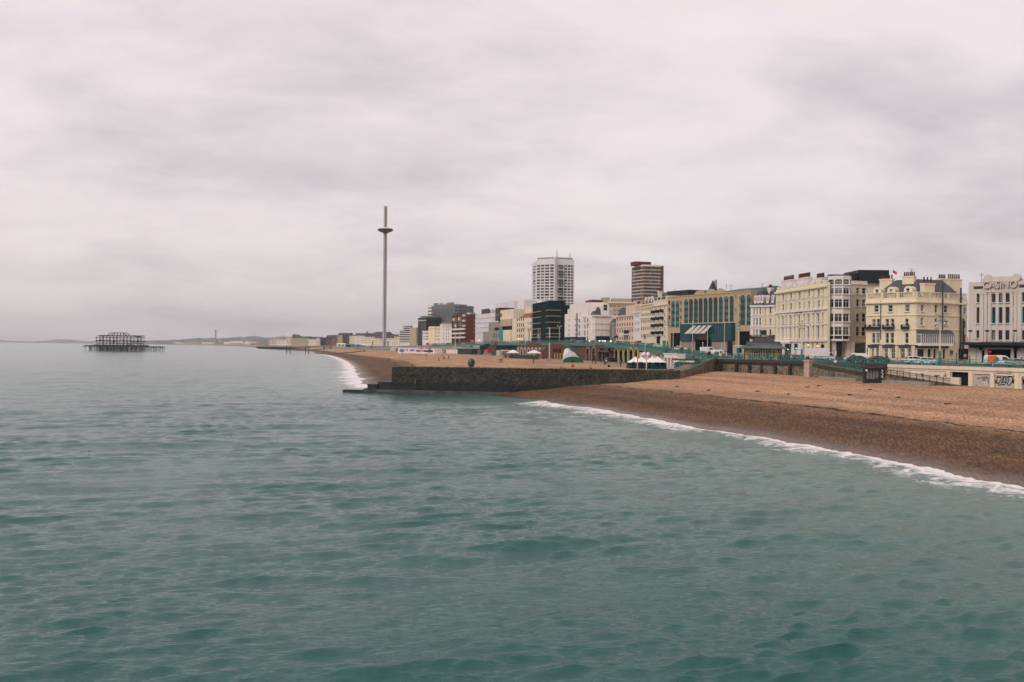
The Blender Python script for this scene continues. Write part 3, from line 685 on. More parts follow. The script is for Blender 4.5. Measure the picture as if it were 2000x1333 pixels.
def balustrade(face, v0, h, y=-0.05, m='cream', u0=0, u1=None, pitch=0.42):
    u1 = face.W if u1 is None else u1; mb = MB(); mb.box(u0, y, v0, u1, y+.3, v0+.18); mb.box(u0, y, v0+h-.16, u1, y+.3, v0+h)
    n = int((u1-u0)/pitch)
    for i in range(n):
        c = u0+(u1-u0)*(i+.5)/n
        if i % 9 == 0: mb.box(c-.25, y-.02, v0+.18, c+.25, y+.32, v0+h-.16)
        else: mb.cyl((c, y+.15, v0+.18), (c, y+.15, v0+h-.16), .09, .09, 5, cap=False)
    return face.part(mb, 'balustrade', [m])
def pilaster(face, u, w, v0, v1, proud=0.14, m='trim'):
    mb = MB(); mb.box(u-w/2, -proud, v0, u+w/2, 0.02, v1); mb.box(u-w/2-.08, -proud-.06, v1-.3, u+w/2+.08, 0.02, v1); return face.part(mb, 'pilaster', [m])
def hood(face, u, w, v, m='trim'):
    mb = MB(); mb.box(u-w/2-.2, -.3, v+.1, u+w/2+.2, .02, v+.32); return face.part(mb, 'window_hood', [m])
def lettering(face, txt, u, v, size, m, ext=0.06, y=-0.08, sx=1.0, parent=None):
    if ' ' in txt:
        ws = txt.split(); k = [len(w_)*.68*size*sx for w_ in ws]; c = u-(sum(k)+.45*size*sx*(len(ws)-1))/2
        for w_, q in zip(ws, k): lettering(face, w_, c+q/2, v, size, m, ext, y, sx); c += q+.45*size*sx
        return
    me_ = text_mb(txt, size, ext); me_.materials.append(M[m]); o = link('lettering', me_, face.b.root)
    o.matrix_local = face.M @ Matrix.Translation((u, y, v)) @ Matrix.Diagonal((sx, 1, 1, 1)); return o
def iron_balcony(face, u0, u1, v, h=1.0, out=0.8, m='darkframe'):
    mb = MB(); mb.box(u0, -out, v-.12, u1, 0.0, v); mb.box(u0, -out, v+h-.06, u1, -out+.06, v+h); mb.box(u0, -out, v, u0+.05, 0, v+h); mb.box(u1-.05, -out, v, u1, 0, v+h)
    n = max(3, int((u1-u0)/.18))
    for i in range(n): c = u0+(u1-u0)*i/(n-1); mb.box(c-.02, -out, v, c+.02, -out+.05, v+h)
    mb.box(u0+.1, -out+.08, v, u1-.1, -.1, v+h*.55)
    return face.part(mb, 'balcony', [m])

# ---- 1 casino
zc = 8.4
A = G(1891, 201, zc); Bc = G(2075, 190, zc)
b = Bld('casino', 'grey pink casino building with CASINO letters on a stepped parapet at the right edge', 'casino', A)
f = Face(b, A, Bc, zc, Zp(1892, 552, 201), 'casino', 22, 0.35)
ref = 1900
f.grid([(1907, 1912.6)], [(574, 591.6), (600.6, 631.5), (645.5, 660.5)], ref, style='dark')
for c in ((1936.5, 1944.5), (1950, 1958), (1963.6, 1971.8)): f.grid([c], [(573.5, 591), (600.3, 631.5), (645.3, 664.4)], ref+50, style='dark')
f.grid([(1996, 2003), (2030, 2036)], [(571, 590), (599.5, 631.5), (645.3, 664.4)], 1998, style='dark')
f.holes.append((f.u(1929), f.u(1975), 0.3, f.v(682, ref))); f.holes.append((f.u(1918), f.u(1924.5), 0.3, f.v(684, ref))); f.holes.append((f.u(1980), f.u(1989), 0.3, f.v(683, ref)))
f.finish(); V = lambda y, r=ref: f.v(y, r)
f.box('parapet', f.u(1919), f.u(1990), f.H-.02, V(545.5, 1919), -0.25, 3, 'casino'); f.box('parapet', f.u(1935), f.u(1981), V(545.5, 1919)-.01, V(541.5, 1935), -0.22, 2.9, 'casino')
for px in (1929, 1985): m_ = MB(); m_.cyl((f.u(px), -.3, V(544.5, 1919)), (f.u(px), .6, V(544.5, 1919)), .75, .75, 14); f.part(m_, 'scroll', ['casino'])
f.box('sign_panel', f.u(1923), f.u(1988), V(571, 1950), V(545.6, 1950), -.18, .01, 'casino')
for px in (1917, 1926, 1931.5, 1976, 1982, 1991): pilaster(f, f.u(px), .75, V(668), V(573), .22, 'casino')
for px in (1947.2, 1960.8): pilaster(f, f.u(px), .55, V(668), V(573), .12, 'casino')
f.box('vent_grille', f.u(1901), f.u(1919), V(565), V(560), -.04, .01, 'darkframe'); f.box('vent_grille', f.u(1990), f.u(2010), V(562, 1998), V(556, 1998), -.04, .01, 'darkframe')
me_ = lettering(f, 'CASINO', (f.u(1928)+f.u(1979))/2, V(563.5, 1950), 2.05, 'casino', 0.14, -0.5, 0.84)
o = lettering(f, 'CASINO', (f.u(1928)+f.u(1979))/2+.1, V(563.9, 1950), 2.05, 'concrete', 0.04, -0.25, 0.86); o.name = 'lettering_backing'
for px, m in ((1937, 'tealpaint'), (1950.5, 'tealpaint'), (1996.3, 'tealpaint')): f.box('neon_strip', f.u(px), f.u(px)+.12, V(631, 1950), V(601, 1950), .02, .1, m)
f.box('canopy', f.u(1884), f.W+.2, V(674.6), V(669), -2.6, .02, 'black'); f.box('canopy_soffit', f.u(1896), f.W, V(679), V(674.6), -.9, .02, 'black')
for px in (1893.5, 1926, 1979.5):
    m_ = MB(); u = f.u(px); m_.bar((u, -.05, V(669)), (u+.75, -2.2, V(649)), .05); m_.box(u+.5, -2.5, V(649), u+1.1, -2.0, V(645.5)); f.part(m_, 'floodlight', ['black'])
for px, w in ((1895.5, .5), (1903, 1.1), (1912, 1.0), (1926.7, .6), (1977.5, .6), (1992, 1.0), (2010, 1.2)): f.box('pier', f.u(px)-w/2, f.u(px)+w/2, 0.02, V(679), -.12, .02, 'casino')
for px in (1917.8, 1986.5): m_ = MB(); m_.ball((f.u(px), -.7, V(680.5)), .42, .42, .42); f.part(m_, 'globe_lamp', ['black'], True)

# ---- 2 cream corner building
A = G(1691, 240, zc); C1 = G(1789, 231, zc); C2 = G(1851, 234.5, zc); C3 = G(1888, 238, zc); ztop = Zp(1789, 582.5, 231)
b = Bld('corner_building', 'yellow cream corner building with balustrade, slate roof, dormers and glazed bay above shopfronts', 'building', A)
f = Face(b, A, C1, zc, ztop, 'cream', 20, 0.25, 'greytop'); g = Face(b, C1, C2, zc, ztop, 'cream', 0, .25); h = Face(b, C2, C3, zc, ztop, 'cream', 14, .25)
r = 1789; w = .95
for c in (1711, 1738.4, 1771.4): f.window(f.u(c)-.55, f.u(c)+.55, f.v(608.5, r), f.v(594.8, r))
for c in (1706.3, 1714.8, 1732.5, 1742.6, 1770.5): f.window(f.u(c)-.42, f.u(c)+.42, f.v(637.5, r), f.v(622.5, r), 'arch')
for c in (1706, 1714.6, 1732.5, 1742.4, 1770.8): f.window(f.u(c)-.42, f.u(c)+.42, f.v(671.3, r), f.v(650.5, r), 'arch' if c < 1720 else 'sash')
for c0, c1 in ((1692.5, 1697), (1702.5, 1708), (1712, 1719.2), (1727.6, 1735.5), (1741, 1749.5), (1759, 1767), (1773, 1781)): f.window(f.u(c0), f.u(c1), .5, f.v(682, r), 'cross')
for c, y0, y1, w in ((1801, 595, 608, .9), (1828, 594, 611, .9), (1847.4, 595, 609.5, 1.4)): g.window(g.u(c)-w/2, g.u(c)+w/2, g.v(y1, r), g.v(y0, r))
for c, y0, y1, w in ((1801, 620.5, 635.5, .9), (1828, 621, 638, .8), (1847, 625, 634, 1.4)): g.window(g.u(c)-w/2, g.u(c)+w/2, g.v(y1, r), g.v(y0, r))
for c0, c1 in ((1792, 1805), (1812, 1818), (1822, 1827.5), (1833, 1837), (1840.5, 1846)): g.window(g.u(c0), g.u(c1), .5, g.v(682, r), 'dark')
for c, y0, y1, w in ((1862, 653, 672, 1.3),): h.window(h.u(c)-w/2, h.u(c)+w/2, h.v(y1, r), h.v(y0, r), 'cross')
for c, y0, y1 in ((1884, 597, 611), (1884, 623, 639), (1884, 651, 669)): h.window(h.u(c)-.6, h.u(c)+.6, h.v(y1, r), h.v(y0, r))
h.window(h.u(1855), h.u(1862), 1.6, h.v(684, r), 'dark')
for q in (f, g, h):
    q.finish(); V = lambda y: q.v(y, r)
    q.band(V(591.5), V(588.5), .55, 'cream'); q.band(V(588.5)+.002, V(582.6), .12, 'cream', 'parapet'); q.band(V(616.5), V(614.8), .18, 'cream', 'string_course'); q.band(V(644.2), V(642.8), .18, 'cream', 'string_course')
balustrade(f, f.H+.002, 1.5); balustrade(g, g.H+.002, 1.5); balustrade(h, h.H+.002, 1.5)
f.band(f.v(680, r), f.v(674.2, r), .35, 'shopblue', 'fascia', f.u(1696), f.W); g.band(g.v(680, r), g.v(674.2, r), .35, 'shopblue', 'fascia', 0, g.W)
for px in (1721.5, 1753, 1785): f.box('shop_pilaster', f.u(px)-.4, f.u(px)+.4, .02, f.v(676, r), -.42, .02, 'pink')
for px in (1698, 1710, 1725, 1737, 1756.5, 1770): f.box('shop_pier', f.u(px)-.25, f.u(px)+.25, .02, f.v(680, r), -.2, .02, 'cream')
for px in (1808, 1820, 1830, 1838.5): g.box('shop_pier', g.u(px)-.3, g.u(px)+.3, .02, g.v(680, r), -.2, .02, 'cream')
for p0, p1 in ((1690.5, 1700), (1700.5, 1720), (1725.5, 1747), (1762, 1776)): iron_balcony(f, f.u(p0), f.u(p1), f.v(642.5, r), 1.0)
for px, w in ((1711, 1.9), (1738.4, 1.9), (1771.4, 1.9)): dormer(f, f.u(px), f.H-.0, 1.95, 2.9, .35)
# slate roof over the whole block
mb = MB(); q0 = f.M.inverted(); loc = lambda p: tuple((q0 @ (Vector((p[0], p[1], p[2]))-b.p)))
zr0 = ztop+.3; pts = [A+f.ay*.9+f.ax*.6, C1+(f.ay+g.ay)*.5, C2+g.ay*.8, C3+h.ay*.8]
bk = [C3+Vector((6, 20, 0)), A+Vector((10, 20, 0))]
base = [Vector((p.x, p.y, zr0-b.p.z+b.p.z)) for p in pts+bk]
zr = Zp(1770, 550, 246)
cen = Vector((0, 0, 0)); 
for p in base: cen += p/len(base)
top = []
for p in base: q_ = p+(cen-p)*.5; top.append(Vector((q_.x, q_.y, zr)))
n = len(base); mb.add([p-b.p for p in base+top], [(i, (i+1) % n, (i+1) % n+n, i+n) for i in range(n)]+[tuple(range(n, 2*n))]); b.part(mb, 'roof', ['slate'])
def stack(face, px0, px1, ytop, d, npots, y0, m='cream', yb=None, poth=1.0):
    u0, _ = face.uv(px0, 667, y0); u1, _ = face.uv(px1, 667, y0); v1 = face.uv((px0+px1)/2, ytop, y0)[1]; chimney(face, u0, u1, (face.H if yb is None else yb), v1, y0, y0+1.3, npots, m, 'pot', poth)
stack(f, 1761.5, 1784, 539.5, 0, 6, 5.5); stack(f, 1717, 1741, 545, 0, 5, 9); stack(g, 1804.5, 1825, 553.5, 0, 3, .3, poth=1.5); stack(g, 1836, 1850, 544, 0, 4, 6); stack(g, 1854, 1878, 545, 0, 6, 7.5, poth=1.2)
m_ = MB(); u, v = f.uv(1779.5, 539, 6); v2 = f.uv(1779.5, 526, 6)[1]; m_.bar((u, 6.2, v), (u, 6.2, v2), .06); m_.bar((u-.7, 6.2, v2+.1), (u+.6, 6.2, v2-.1), .05); m_.bar((u-.5, 6.2, v2-.5), (u+.5, 6.2, v2-.5), .04); f.part(m_, 'aerial', ['darkframe'])
# conservatory bay on the corner, first floor
mb = MB(); gl = MB(); rfm = MB(); vb, vm, vt = g.v(671.5, r), g.v(653, r), g.v(643.5, r); u0, u1 = .15, g.u(1853)
mb.box(u0, -1.5, vb-.5, u1, .02, vb+.15); mb.box(u0, -1.5, vm-.1, u1, .02, vm+.12)
n = 15
for i in range(n+1): c = u0+(u1-u0)*i/n; mb.box(c-.07, -1.5, vb+.15, c+.07, -1.4, vm-.1)
gl.box(u0+.05, -1.42, vb+.15, u1-.05, -.1, vm-.1); rfm.prismx([(-1.7, vm+.12), (.02, vm+.12), (.02, vt), (-.5, vt-.1)], u0-.1, u1+.1)
o = g.part(mb, 'bay_window', ['trim']); gl.build('pane', ['glass'], o); rfm.build('bay_roof', ['slate'], o)
for px, y0, y1 in ((1720, 587, 664),): m_ = MB(); m_.cyl((f.u(px), -.12, f.v(y1, r)), (f.u(px), -.12, f.v(y0, r)), .1); f.part(m_, 'drainpipe', ['darkframe'])
for px, y0, y1 in ((1836.5, 553, 643),): m_ = MB(); m_.cyl((g.u(px), -.65, g.v(y1, r)), (g.u(px), -.65, g.v(y0, r)), .16); g.part(m_, 'drainpipe', ['darkframe'])
for px, y0, y1 in ((1874, 558, 700), (1879.5, 620, 700)): m_ = MB(); m_.cyl((h.u(px), -.3, h.v(y1, r)), (h.u(px), -.3, h.v(y0, r)), .2); h.part(m_, 'drainpipe', ['darkframe'])
o = bpy.data.objects  # near-black box paints the shade of the passage between corner block and casino
m_ = MB(); u0 = h.u(1872.5); m_.box(u0, -.25, 0.02, h.W+2.5, .02, h.v(680.5, r)); h.part(m_, 'passage_shade', ['dark'])

# ---- 3 Queens hotel
A = G(1514.5, 281, 8.6); B1 = G(1615, 246, 8.6); zt = Zp(1615, 552, 246)
b = Bld('seafront_hotel', 'long yellow cream hotel with round white bow and black roof box, lettered QUEENS HOTEL', 'hotel', A)
f = Face(b, A, B1, 8.6, zt, 'yellowcream', 0.7, .25); r = 1598
V = lambda y: f.v(y, r)
wide = (1528.8, 1543.9, 1560.7, 1579, 1597.9); nar = (1520.8, 1535.3, 1551.9, 1570.2, 1588.4, 1606.5)
rows = ((565.7, 577), (586.5, 600.2), (613, 629), (637.5, 661))
for c in wide:
    for i, (y0, y1) in enumerate(rows): f.window(f.u(c)-.75, f.u(c)+.75, V(y1), V(y0))
for c in nar:
    for i, (y0, y1) in enumerate(rows): f.window(f.u(c)-.42, f.u(c)+.42, V(y1), V(y0))
for c in (1520.8, 1535.5, 1569.5, 1578, 1587, 1596, 1606): 
    if c > 1560: f.window(f.u(c)-.6, f.u(c)+.6, V(686), V(669.5), 'arch')
f.window(f.u(1525), f.u(1545), .1, V(671.5), 'dark')
f.finish(); 
f.band(V(606.2), V(603), .4, 'trim'); f.band(f.H-1.1, f.H-.6, .5, 'yellowcream'); f.band(V(667.5), V(664), .45, 'white'); f.band(V(581.8), V(580.6), .12, 'trim', 'string_course'); f.band(V(634.5), V(633.2), .2, 'white', 'string_course')
f.box('ground_storey_facing', 0, f.u(1522), 0, V(667.6), -.12, .02, 'white'); f.box('ground_storey_facing', f.u(1547), f.u(1566), 0, V(667.6), -.12, .02, 'white')
f.box('porch', f.u(1520), f.u(1547), V(671.5), V(668), -2.6, -.46, 'white')
for px in (1522, 1546): f.box('porch_column', f.u(px)-.25, f.u(px)+.25, .02, V(671.5)-.002, -2.5, -2.0, 'white')
for c in wide:
    hood(f, f.u(c), 1.7, V(612)); hood(f, f.u(c), 1.7, V(636.5)); pilaster(f, f.u(c)-1.05, .35, V(630), V(611.5), .16, 'white'); pilaster(f, f.u(c)+1.05, .35, V(630), V(611.5), .16, 'white')
    pilaster(f, f.u(c)-1.05, .35, V(662.5), V(636), .16, 'white'); pilaster(f, f.u(c)+1.05, .35, V(662.5), V(636), .16, 'white')
for c in nar: pilaster(f, f.u(c), 1.25, V(601.5), V(600.3), .2, 'white'); pilaster(f, f.u(c), 1.25, V(578.6), V(577.2), .2, 'white'); hood(f, f.u(c), .9, V(612.3)); hood(f, f.u(c), .9, V(637))
for i in range(9): c = f.W*(i+.5)/9; f.box('parapet_block', c-.9, c+.9, f.H-.02, f.H+(1.2 if i % 2 else .75), -.1, .5, 'white')
lettering(f, 'QUEENS', (f.u(1552)+f.u(1567))/2, V(610.6), 1.15, 'tan', .05, -.12, .98); lettering(f, 'HOTEL', (f.u(1590)+f.u(1602))/2, V(610.4), 1.15, 'tan', .05, -.12, .98)
for p0, p1, y, npt in ((1525.5, 1545.5, 547.5, 8), (1554.5, 1577, 543, 10), (1590, 1604, 543.5, 8)): stack(f, p0, p1, y, 0, npt, 2.5, 'white', poth=1.25)
# bow
Cc = G(1637.5, 248.2, 8.6); rb = 2.98; ztb = Zp(1637, 542.5, 246.5); zb = Zp(1637, 666.5, 246.5); mb = MB(); n = 4
angs = [math.radians(-172+164*i/n) for i in range(n+1)]; pts = [(Cc.x+rb*math.cos(a_), Cc.y+rb*math.sin(a_)) for a_ in angs]
VB = lambda y: Zp(1637, y, 246)-8.6
for i in range(n):
    q = Face(b, pts[i], pts[i+1], zb, ztb, 'white', 0, .15); dz = zb-8.6
    for y0, y1 in ((563, 574.8), (584.8, 601), (613, 629), (638.5, 655)): q.window(.16, q.W-.16, VB(y1)-dz, VB(y0)-dz, 'pair')
    q.window(.12, q.W-.12, VB(556)-dz, VB(545.8)-dz, 'arch'); q.window(.12, q.W-.12, VB(663)-dz, VB(656)-dz, 'thin'); q.finish()
b.part(MB().prismz([(p[0]-b.p.x, p[1]-b.p.y) for p in pts], zb-8.6-.0, zb-8.6+.02), 'bow_floor', ['white']); mb.prismz([(p[0]-b.p.x, p[1]-b.p.y) for p in pts], ztb-8.6-.02, ztb-8.6+.4); b.part(mb, 'bow_cap', ['white'])
A2 = G(1658.5, 250, 8.6); B2 = G(1693, 252, 8.6); g = Face(b, A2, B2, 8.6, Zp(1675, 548.5, 250), 'cream2', 18, .25); V2 = lambda y: g.v(y, 1675)
for c, w in ((1675, 1.0), (1687, 1.25)):
    for y0, y1 in ((562.5, 574), (585, 598.8), (612.5, 629), (638.5, 656.5)): g.window(g.u(c)-w/2, g.u(c)+w/2, V2(y1), V2(y0))
g.window(g.u(1669.5), g.u(1690.5), .2, V2(671), 'dark'); g.finish(); g.band(V2(556.5), V2(555), .25, 'cream2'); g.band(V2(577.8), V2(576.6), .15, 'cream2', 'string_course'); g.band(V2(668.2), V2(666), .3, 'cream2', 'string_course')
Ag = G(1614, 249.2, 8.6); Bg = G(1660, 250.2, 8.6); q = Face(b, Ag, Bg, 8.6, Zp(1637, 548, 249.6), 'cream2', 16, .3); q.window(q.u(1627.5), q.u(1645), .2, q.v(668.5, 1637), 'dark'); q.finish()
for px in (1621, 1649, 1657): q.box('entrance_pier', q.u(px)-.5, q.u(px)+.5, .02, q.v(668, 1637), -2.3, -1.4, 'white')
mb = MB(); p0 = G(1660, 268, 8.6); p1 = G(1741, 266, 8.6); z0_, z1_ = Zp(1700, 552, 266), Zp(1700, 526.5, 266)
mb.box(p0.x-b.p.x+2.2, p0.y-b.p.y, z0_-8.6, p1.x-b.p.x, p0.y-b.p.y+12, z1_-8.6); mb.box(p0.x-b.p.x, p0.y-b.p.y+.5, z0_-8.6, p0.x-b.p.x+2.2, p0.y-b.p.y+11, z1_-8.6-.9); b.part(mb, 'roof_plant_box', ['black'])
mb = MB(); mb.box(p0.x-b.p.x-4, p0.y-b.p.y+1, 12, p1.x-b.p.x, p0.y-b.p.y+13, z0_-8.6+.01); b.part(mb, 'rear_block', ['cream2'])
m_ = MB(); q_ = G(1742, 262, 8.6)-b.p; zf = Zp(1742, 531, 262)-8.6; m_.bar((q_.x, q_.y, z0_-8.6), (q_.x, q_.y, zf+.6), .06); o = b.part(m_, 'flagpole', ['trim'])
m_ = MB(); m_.add([(q_.x, q_.y, zf+.5), (q_.x+1.1, q_.y-.2, zf-.1), (q_.x+1, q_.y-.2, zf-.9), (q_.x, q_.y, zf-.2)], [(0, 1, 2, 3)]); m_.build('flag', ['red'], o)
m_ = MB(); p = G(1637, 250, 8.6)-b.p; z_ = Zp(1637, 543, 250)-8.6; m_.box(p.x-1.6, p.y+2, z_, p.x+1.9, p.y+4, z_+1.0); b.part(m_, 'roof_tank', ['darkframe'])

# ---- 4 two townhouses
for (pl, pr, dl, dr, nm, wm_, cols, rows, dorm, lab) in (
    (1465.5, 1488, 290, 286.5, 'townhouse', 'white', ((1472, .7), (1477.7, .9), (1484, .9)), ((601.8, 614.5), (621, 636.5), (643.5, 661), (667, 690)), (1474.7, 1481, 1487.6), 'narrow white townhouse with slate mansard and three dormers beside the teal glass hotel'),
    (1488.6, 1514.2, 286.4, 281.6, 'townhouse', 'cream2', ((1494.5, .6), (1504, 1.2), (1514, .6)), ((599, 613), (622.4, 633), (644, 663.8), (669, 690)), (1498.6, 1508.6), 'cream townhouse with two dormers, between white townhouse and long hotel')):
    A = G(pl, dl, 8.7); B = G(pr, dr, 8.7); b = Bld(nm, lab, 'house', A, 'townhouses between the hotels'); f = Face(b, A, B, 8.7, Zp(pl, 597, dl), wm_, 14, .22)
    for c, w in cols:
        for y0, y1 in rows: f.window(f.u(c)-w/2*.75, f.u(c)+w/2*.75, f.v(y1, pl), f.v(y0, pl))
    f.finish(); f.band(f.H-.5, f.H, .35, 'white'); f.band(f.v(617.5, pl), f.v(616, pl), .2, 'white', 'string_course'); f.band(f.v(640.5, pl), f.v(639, pl), .2, 'white', 'string_course')
    mansard(f, 0, f.W, f.H+.002, f.uv((pl+pr)/2, 569, 2)[1], .3, 10, 1.4); iron_balcony(f, .3, f.W-.3, f.v(661.5, pl), 1.0, .7)
    for px in dorm: dormer(f, f.uv(px, 600, .5)[0], f.H+.3, .95, 2.6, .5, 'white')
    chimney(f, f.W-1.6, f.W-.3, f.H+1, f.uv(pr, 563, 4)[1], 4, 5.2, 3, 'white')

# ---- 5 teal glass hotel
zt0 = 9.6; A = G(1303, 331, zt0); B = G(1466, 290.5, zt0); ztop = Zp(1420, 571, 301)
b = Bld('glass_fronted_hotel', 'beige stone hotel with tall teal glass bays, scalloped roofline and white entrance awnings', 'hotel', A)
f = Face(b, A, B, zt0, ztop, 'beige', 25, .35, 'greytop'); r = 1418; V = lambda y: f.v(y, r)
def tealbay(c, wpx, yt, yb, ref, nst, m0=0):
    u0, u1 = f.u(c-wpx/2), f.u(c+wpx/2); v0, v1 = f.v(yb, ref), f.v(yt, ref); w = u1-u0
    f.holes.append((u0, u1, v0, v1)); mb = MB(); k = 2*nst
    for i in range(k):
        a_, b_ = v0+(v1-v0)*i/k, v0+(v1-v0)*(i+1)/k; mb.box(u0, .05, a_, u1, .3, b_-.05, (i+m0) % 2)
        mb.box(u0, .0, b_-.06, u1, .1, b_, 1)
    mb.box((u0+u1)/2-.05, .01, v0, (u0+u1)/2+.05, .1, v1, 1)
    o = f.part(mb, 'window', ['teal_dark', 'teal_glass']); b.nw += 1
    hd = MB(); n = 8; pts = [(u0-.12, v1-w*.5), (u0-.12, v1+.5), (u1+.12, v1+.5), (u1+.12, v1-w*.5)]
    arc = [((u0+u1)/2+w/2*math.cos(math.pi*i/n), v1-w*.5+w*.45*math.sin(math.pi*i/n)) for i in range(n+1)]
    L_ = [(u1+.12, v1-w*.5)]+[a_ for a_ in arc[:n//2+1]]+[((u0+u1)/2, v1+.5), (u1+.12, v1+.5)]
    R_ = [(u0-.12, v1+.5), ((u0+u1)/2, v1+.5)]+arc[n//2:]+[(u0-.12, v1-w*.5)]
    hd.prism(L_, -.1, .1); hd.prism(R_, -.1, .1); hd.build('arch_head', ['beige'], o)
for c in (1339.7, 1349, 1358.6, 1367.8, 1377.5, 1387.3, 1397, 1407.3, 1418, 1428.5): tealbay(c, 7.8, 578.5, 629, 1418, 4)
for c in (1314, 1322.8): tealbay(c, 7.0, 587.5, 640, 1318, 4)
for c in (1450.3, 1462): tealbay(c, 9.0 if c < 1460 else 8, 575.5, 635.5, 1455, 4)
for px, ys, w, rf_ in ((1306.4, (592, 606, 621, 634), 1.2, 1306), (1329, (592, 606, 621, 634), .8, 1330), (1436.5, (580, 606), .5, 1436), (1444.4, (583, 599, 616, 630), .5, 1444)):
    for y in ys: f.window(f.u(px)-w/2, f.u(px)+w/2, f.v(y+4, rf_), f.v(y-4, rf_), 'tealw')
f.holes.append((f.u(1309.3), f.u(1328), .9, f.v(651, 1318))); f.holes.append((f.u(1443), f.u(1464), .4, f.v(647.5, 1455)))
f.finish()
u0, u1 = f.u(1335.5), f.u(1436); v1 = V(631.5)
mb = MB(); mb.box(u0, -1.4, 3.6, u1, .02, v1); o = f.part(mb, 'glazed_podium', ['teal_glass'])
n = 22; mb = MB()
for i in range(n+1): c = u0+(u1-u0)*i/n; mb.box(c-.05, -1.47, 3.6, c+.05, -1.39, v1)
for k in range(1, 4): z_ = 3.6+(v1-3.6)*k/4; mb.box(u0, -1.455, z_-.04, u1, -1.39, z_+.04)
mb.build('mullions', ['darkframe'], o)
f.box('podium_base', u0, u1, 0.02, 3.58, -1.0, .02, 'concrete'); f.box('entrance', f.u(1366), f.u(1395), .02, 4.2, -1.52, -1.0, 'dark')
f.box('entrance_sign', f.u(1374), f.u(1392), 4.0, 4.9, -2.4, -2.2, 'brick')
for i, px in enumerate((1360, 1370, 1380, 1390.5)):
    m_ = MB(); uu = f.u(px); vv = V(651); m_.add([(uu-1.3, -3.6, vv), (uu+1.1, -3.6, vv), (uu+1.9, -1.5, vv+2.4), (uu+.3, -1.5, vv+2.4), (uu-1.3, -3.6, vv-.12), (uu+1.1, -3.6, vv-.12), (uu+1.9, -1.5, vv+2.25), (uu+.3, -1.5, vv+2.25)], [(0, 1, 2, 3), (7, 6, 5, 4), (0, 4, 5, 1), (1, 5, 6, 2), (2, 6, 7, 3), (3, 7, 4, 0)]); f.part(m_, 'awning', ['shutter'])
for p0, p1, y in ((1356, 1375, 568), (1378, 1396, 565), (1397, 1413, 563.5)):
    uu0, uu1 = f.u(p0), f.u(p1); n = 14; hh = f.v(y, (p0+p1)/2)-f.H; pts = [(uu0, f.H-.02)]+[(uu0+(uu1-uu0)*i/n, f.H+hh*max(.25, math.sin(math.pi*i/n))**.5) for i in range(n+1)]+[(uu1, f.H-.02)]
    m_ = MB(); m_.prism(pts[::-1], -.05, .5); f.part(m_, 'roof_scallop', ['beige'])
f.band(f.H-.35, f.H, .2, 'beige')
m_ = MB(); u, v0_ = f.uv(1392, 567, 6); v1_ = f.uv(1392, 548, 6)[1]; m_.lathe([(1.5, f.H), (1.5, v0_), (.05, v1_)], 8, (u, 6, 0)); f.part(m_, 'turret', ['darkframe'])
m_ = MB()
for dx in (.8, 1.4, 2.0): m_.cyl((u+dx, 6, v0_-1), (u+dx, 6, v1_+.3*dx-.5), .13)
f.part(m_, 'antenna', ['darkframe'])
for p0, p1, yt, yb in ((1412, 1432, 566, 572), (1432, 1452, 563, 571), (1452, 1474, 561.5, 569), (1474, 1500, 559, 566)):
    a0, a1 = f.uv(p0, 667, 9)[0], f.uv(p1, 667, 9)[0]; b0 = f.H-1; t0 = f.uv((p0+p1)/2, yt, 9)[1]; m_ = MB(); m_.prismx([(7, b0), (17, b0), (17, t0-.8), (12, t0), (7, t0-.8)], a0, a1); f.part(m_, 'roof', ['copper'])
a0, a1 = f.uv(1302, 667, 5)[0], f.uv(1344, 667, 5)[0]; f.box('roof_plant_box', a0, a1, f.H-2, f.uv(1330, 567.5, 5)[1], 5, 14, 'black')
finish_extra(b)
# ------------------------------------------------------------------ further seafront buildings (towards the west)
def hb(name, label, cat, pl, dl, pr, dr, ytop, refpx, wall, depth=12, z0=None, roof='greytop', reveal=.2, group=None):
    z0 = road_at((pl+pr)/2, (dl+dr)/2).z-0.6 if z0 is None else z0
    A = G(pl, dl, z0); B = G(pr, dr, z0); b = Bld(name, label, cat, A, group); dref = dl+(dr-dl)*(refpx-pl)/(pr-pl)
    f = Face(b, A, B, z0, Zp(refpx, ytop, dref), wall, depth, reveal, roof); return b, f
def rowsv(f, ref, ys, cols, w, style='sash', sub=False):
    for c in cols:
        for y0, y1 in ys: f.window(f.u(c)-w/2, f.u(c)+w/2, f.v(y1, ref), f.v(y0, ref), style, sub=sub, sill=False)
def lin(a, b_, n): return [a+(b_-a)*(i+.5)/n for i in range(n)]
# 6 Old Ship
b, f = hb('hotel', 'slim cream hotel with OLD SHIP HOTEL letters and stacked dark bow balconies', 'hotel', 1275, 349, 1302.8, 331.5, 580, 1290, 'cream2', 16)
rowsv(f, 1290, [(600, 606), (613, 619.5), (626.5, 633), (640.5, 647), (655, 661)], (1280.5, 1289, 1297.5), 1.7, 'pair')
rowsv(f, 1290, [(587.5, 591.5)], (1279, 1284.5, 1290, 1295, 1300), 1.0)
f.finish(); lettering(f, 'OLD SHIP HOTEL', f.W/2, f.v(585.8, 1290), 1.25, 'darkframe', .05, -.1, 1.25); f.band(f.v(597.5, 1290), f.v(596.3, 1290), .4, 'cream2')
for c in (1277.5, 1285.5, 1294):
    for y in (608, 622, 635.5, 650): m_ = MB(); u = f.u(c); v = f.v(y+3, 1290); m_.lathe([(.9, 0), (1.15, .4), (1.15, 1.0)], 10, (u, -.2, v)); f.part(m_, 'balcony', ['black'])
f.box('entrance', f.u(1284), f.u(1289), .5, f.v(657, 1290), -.3, .05, 'dark')
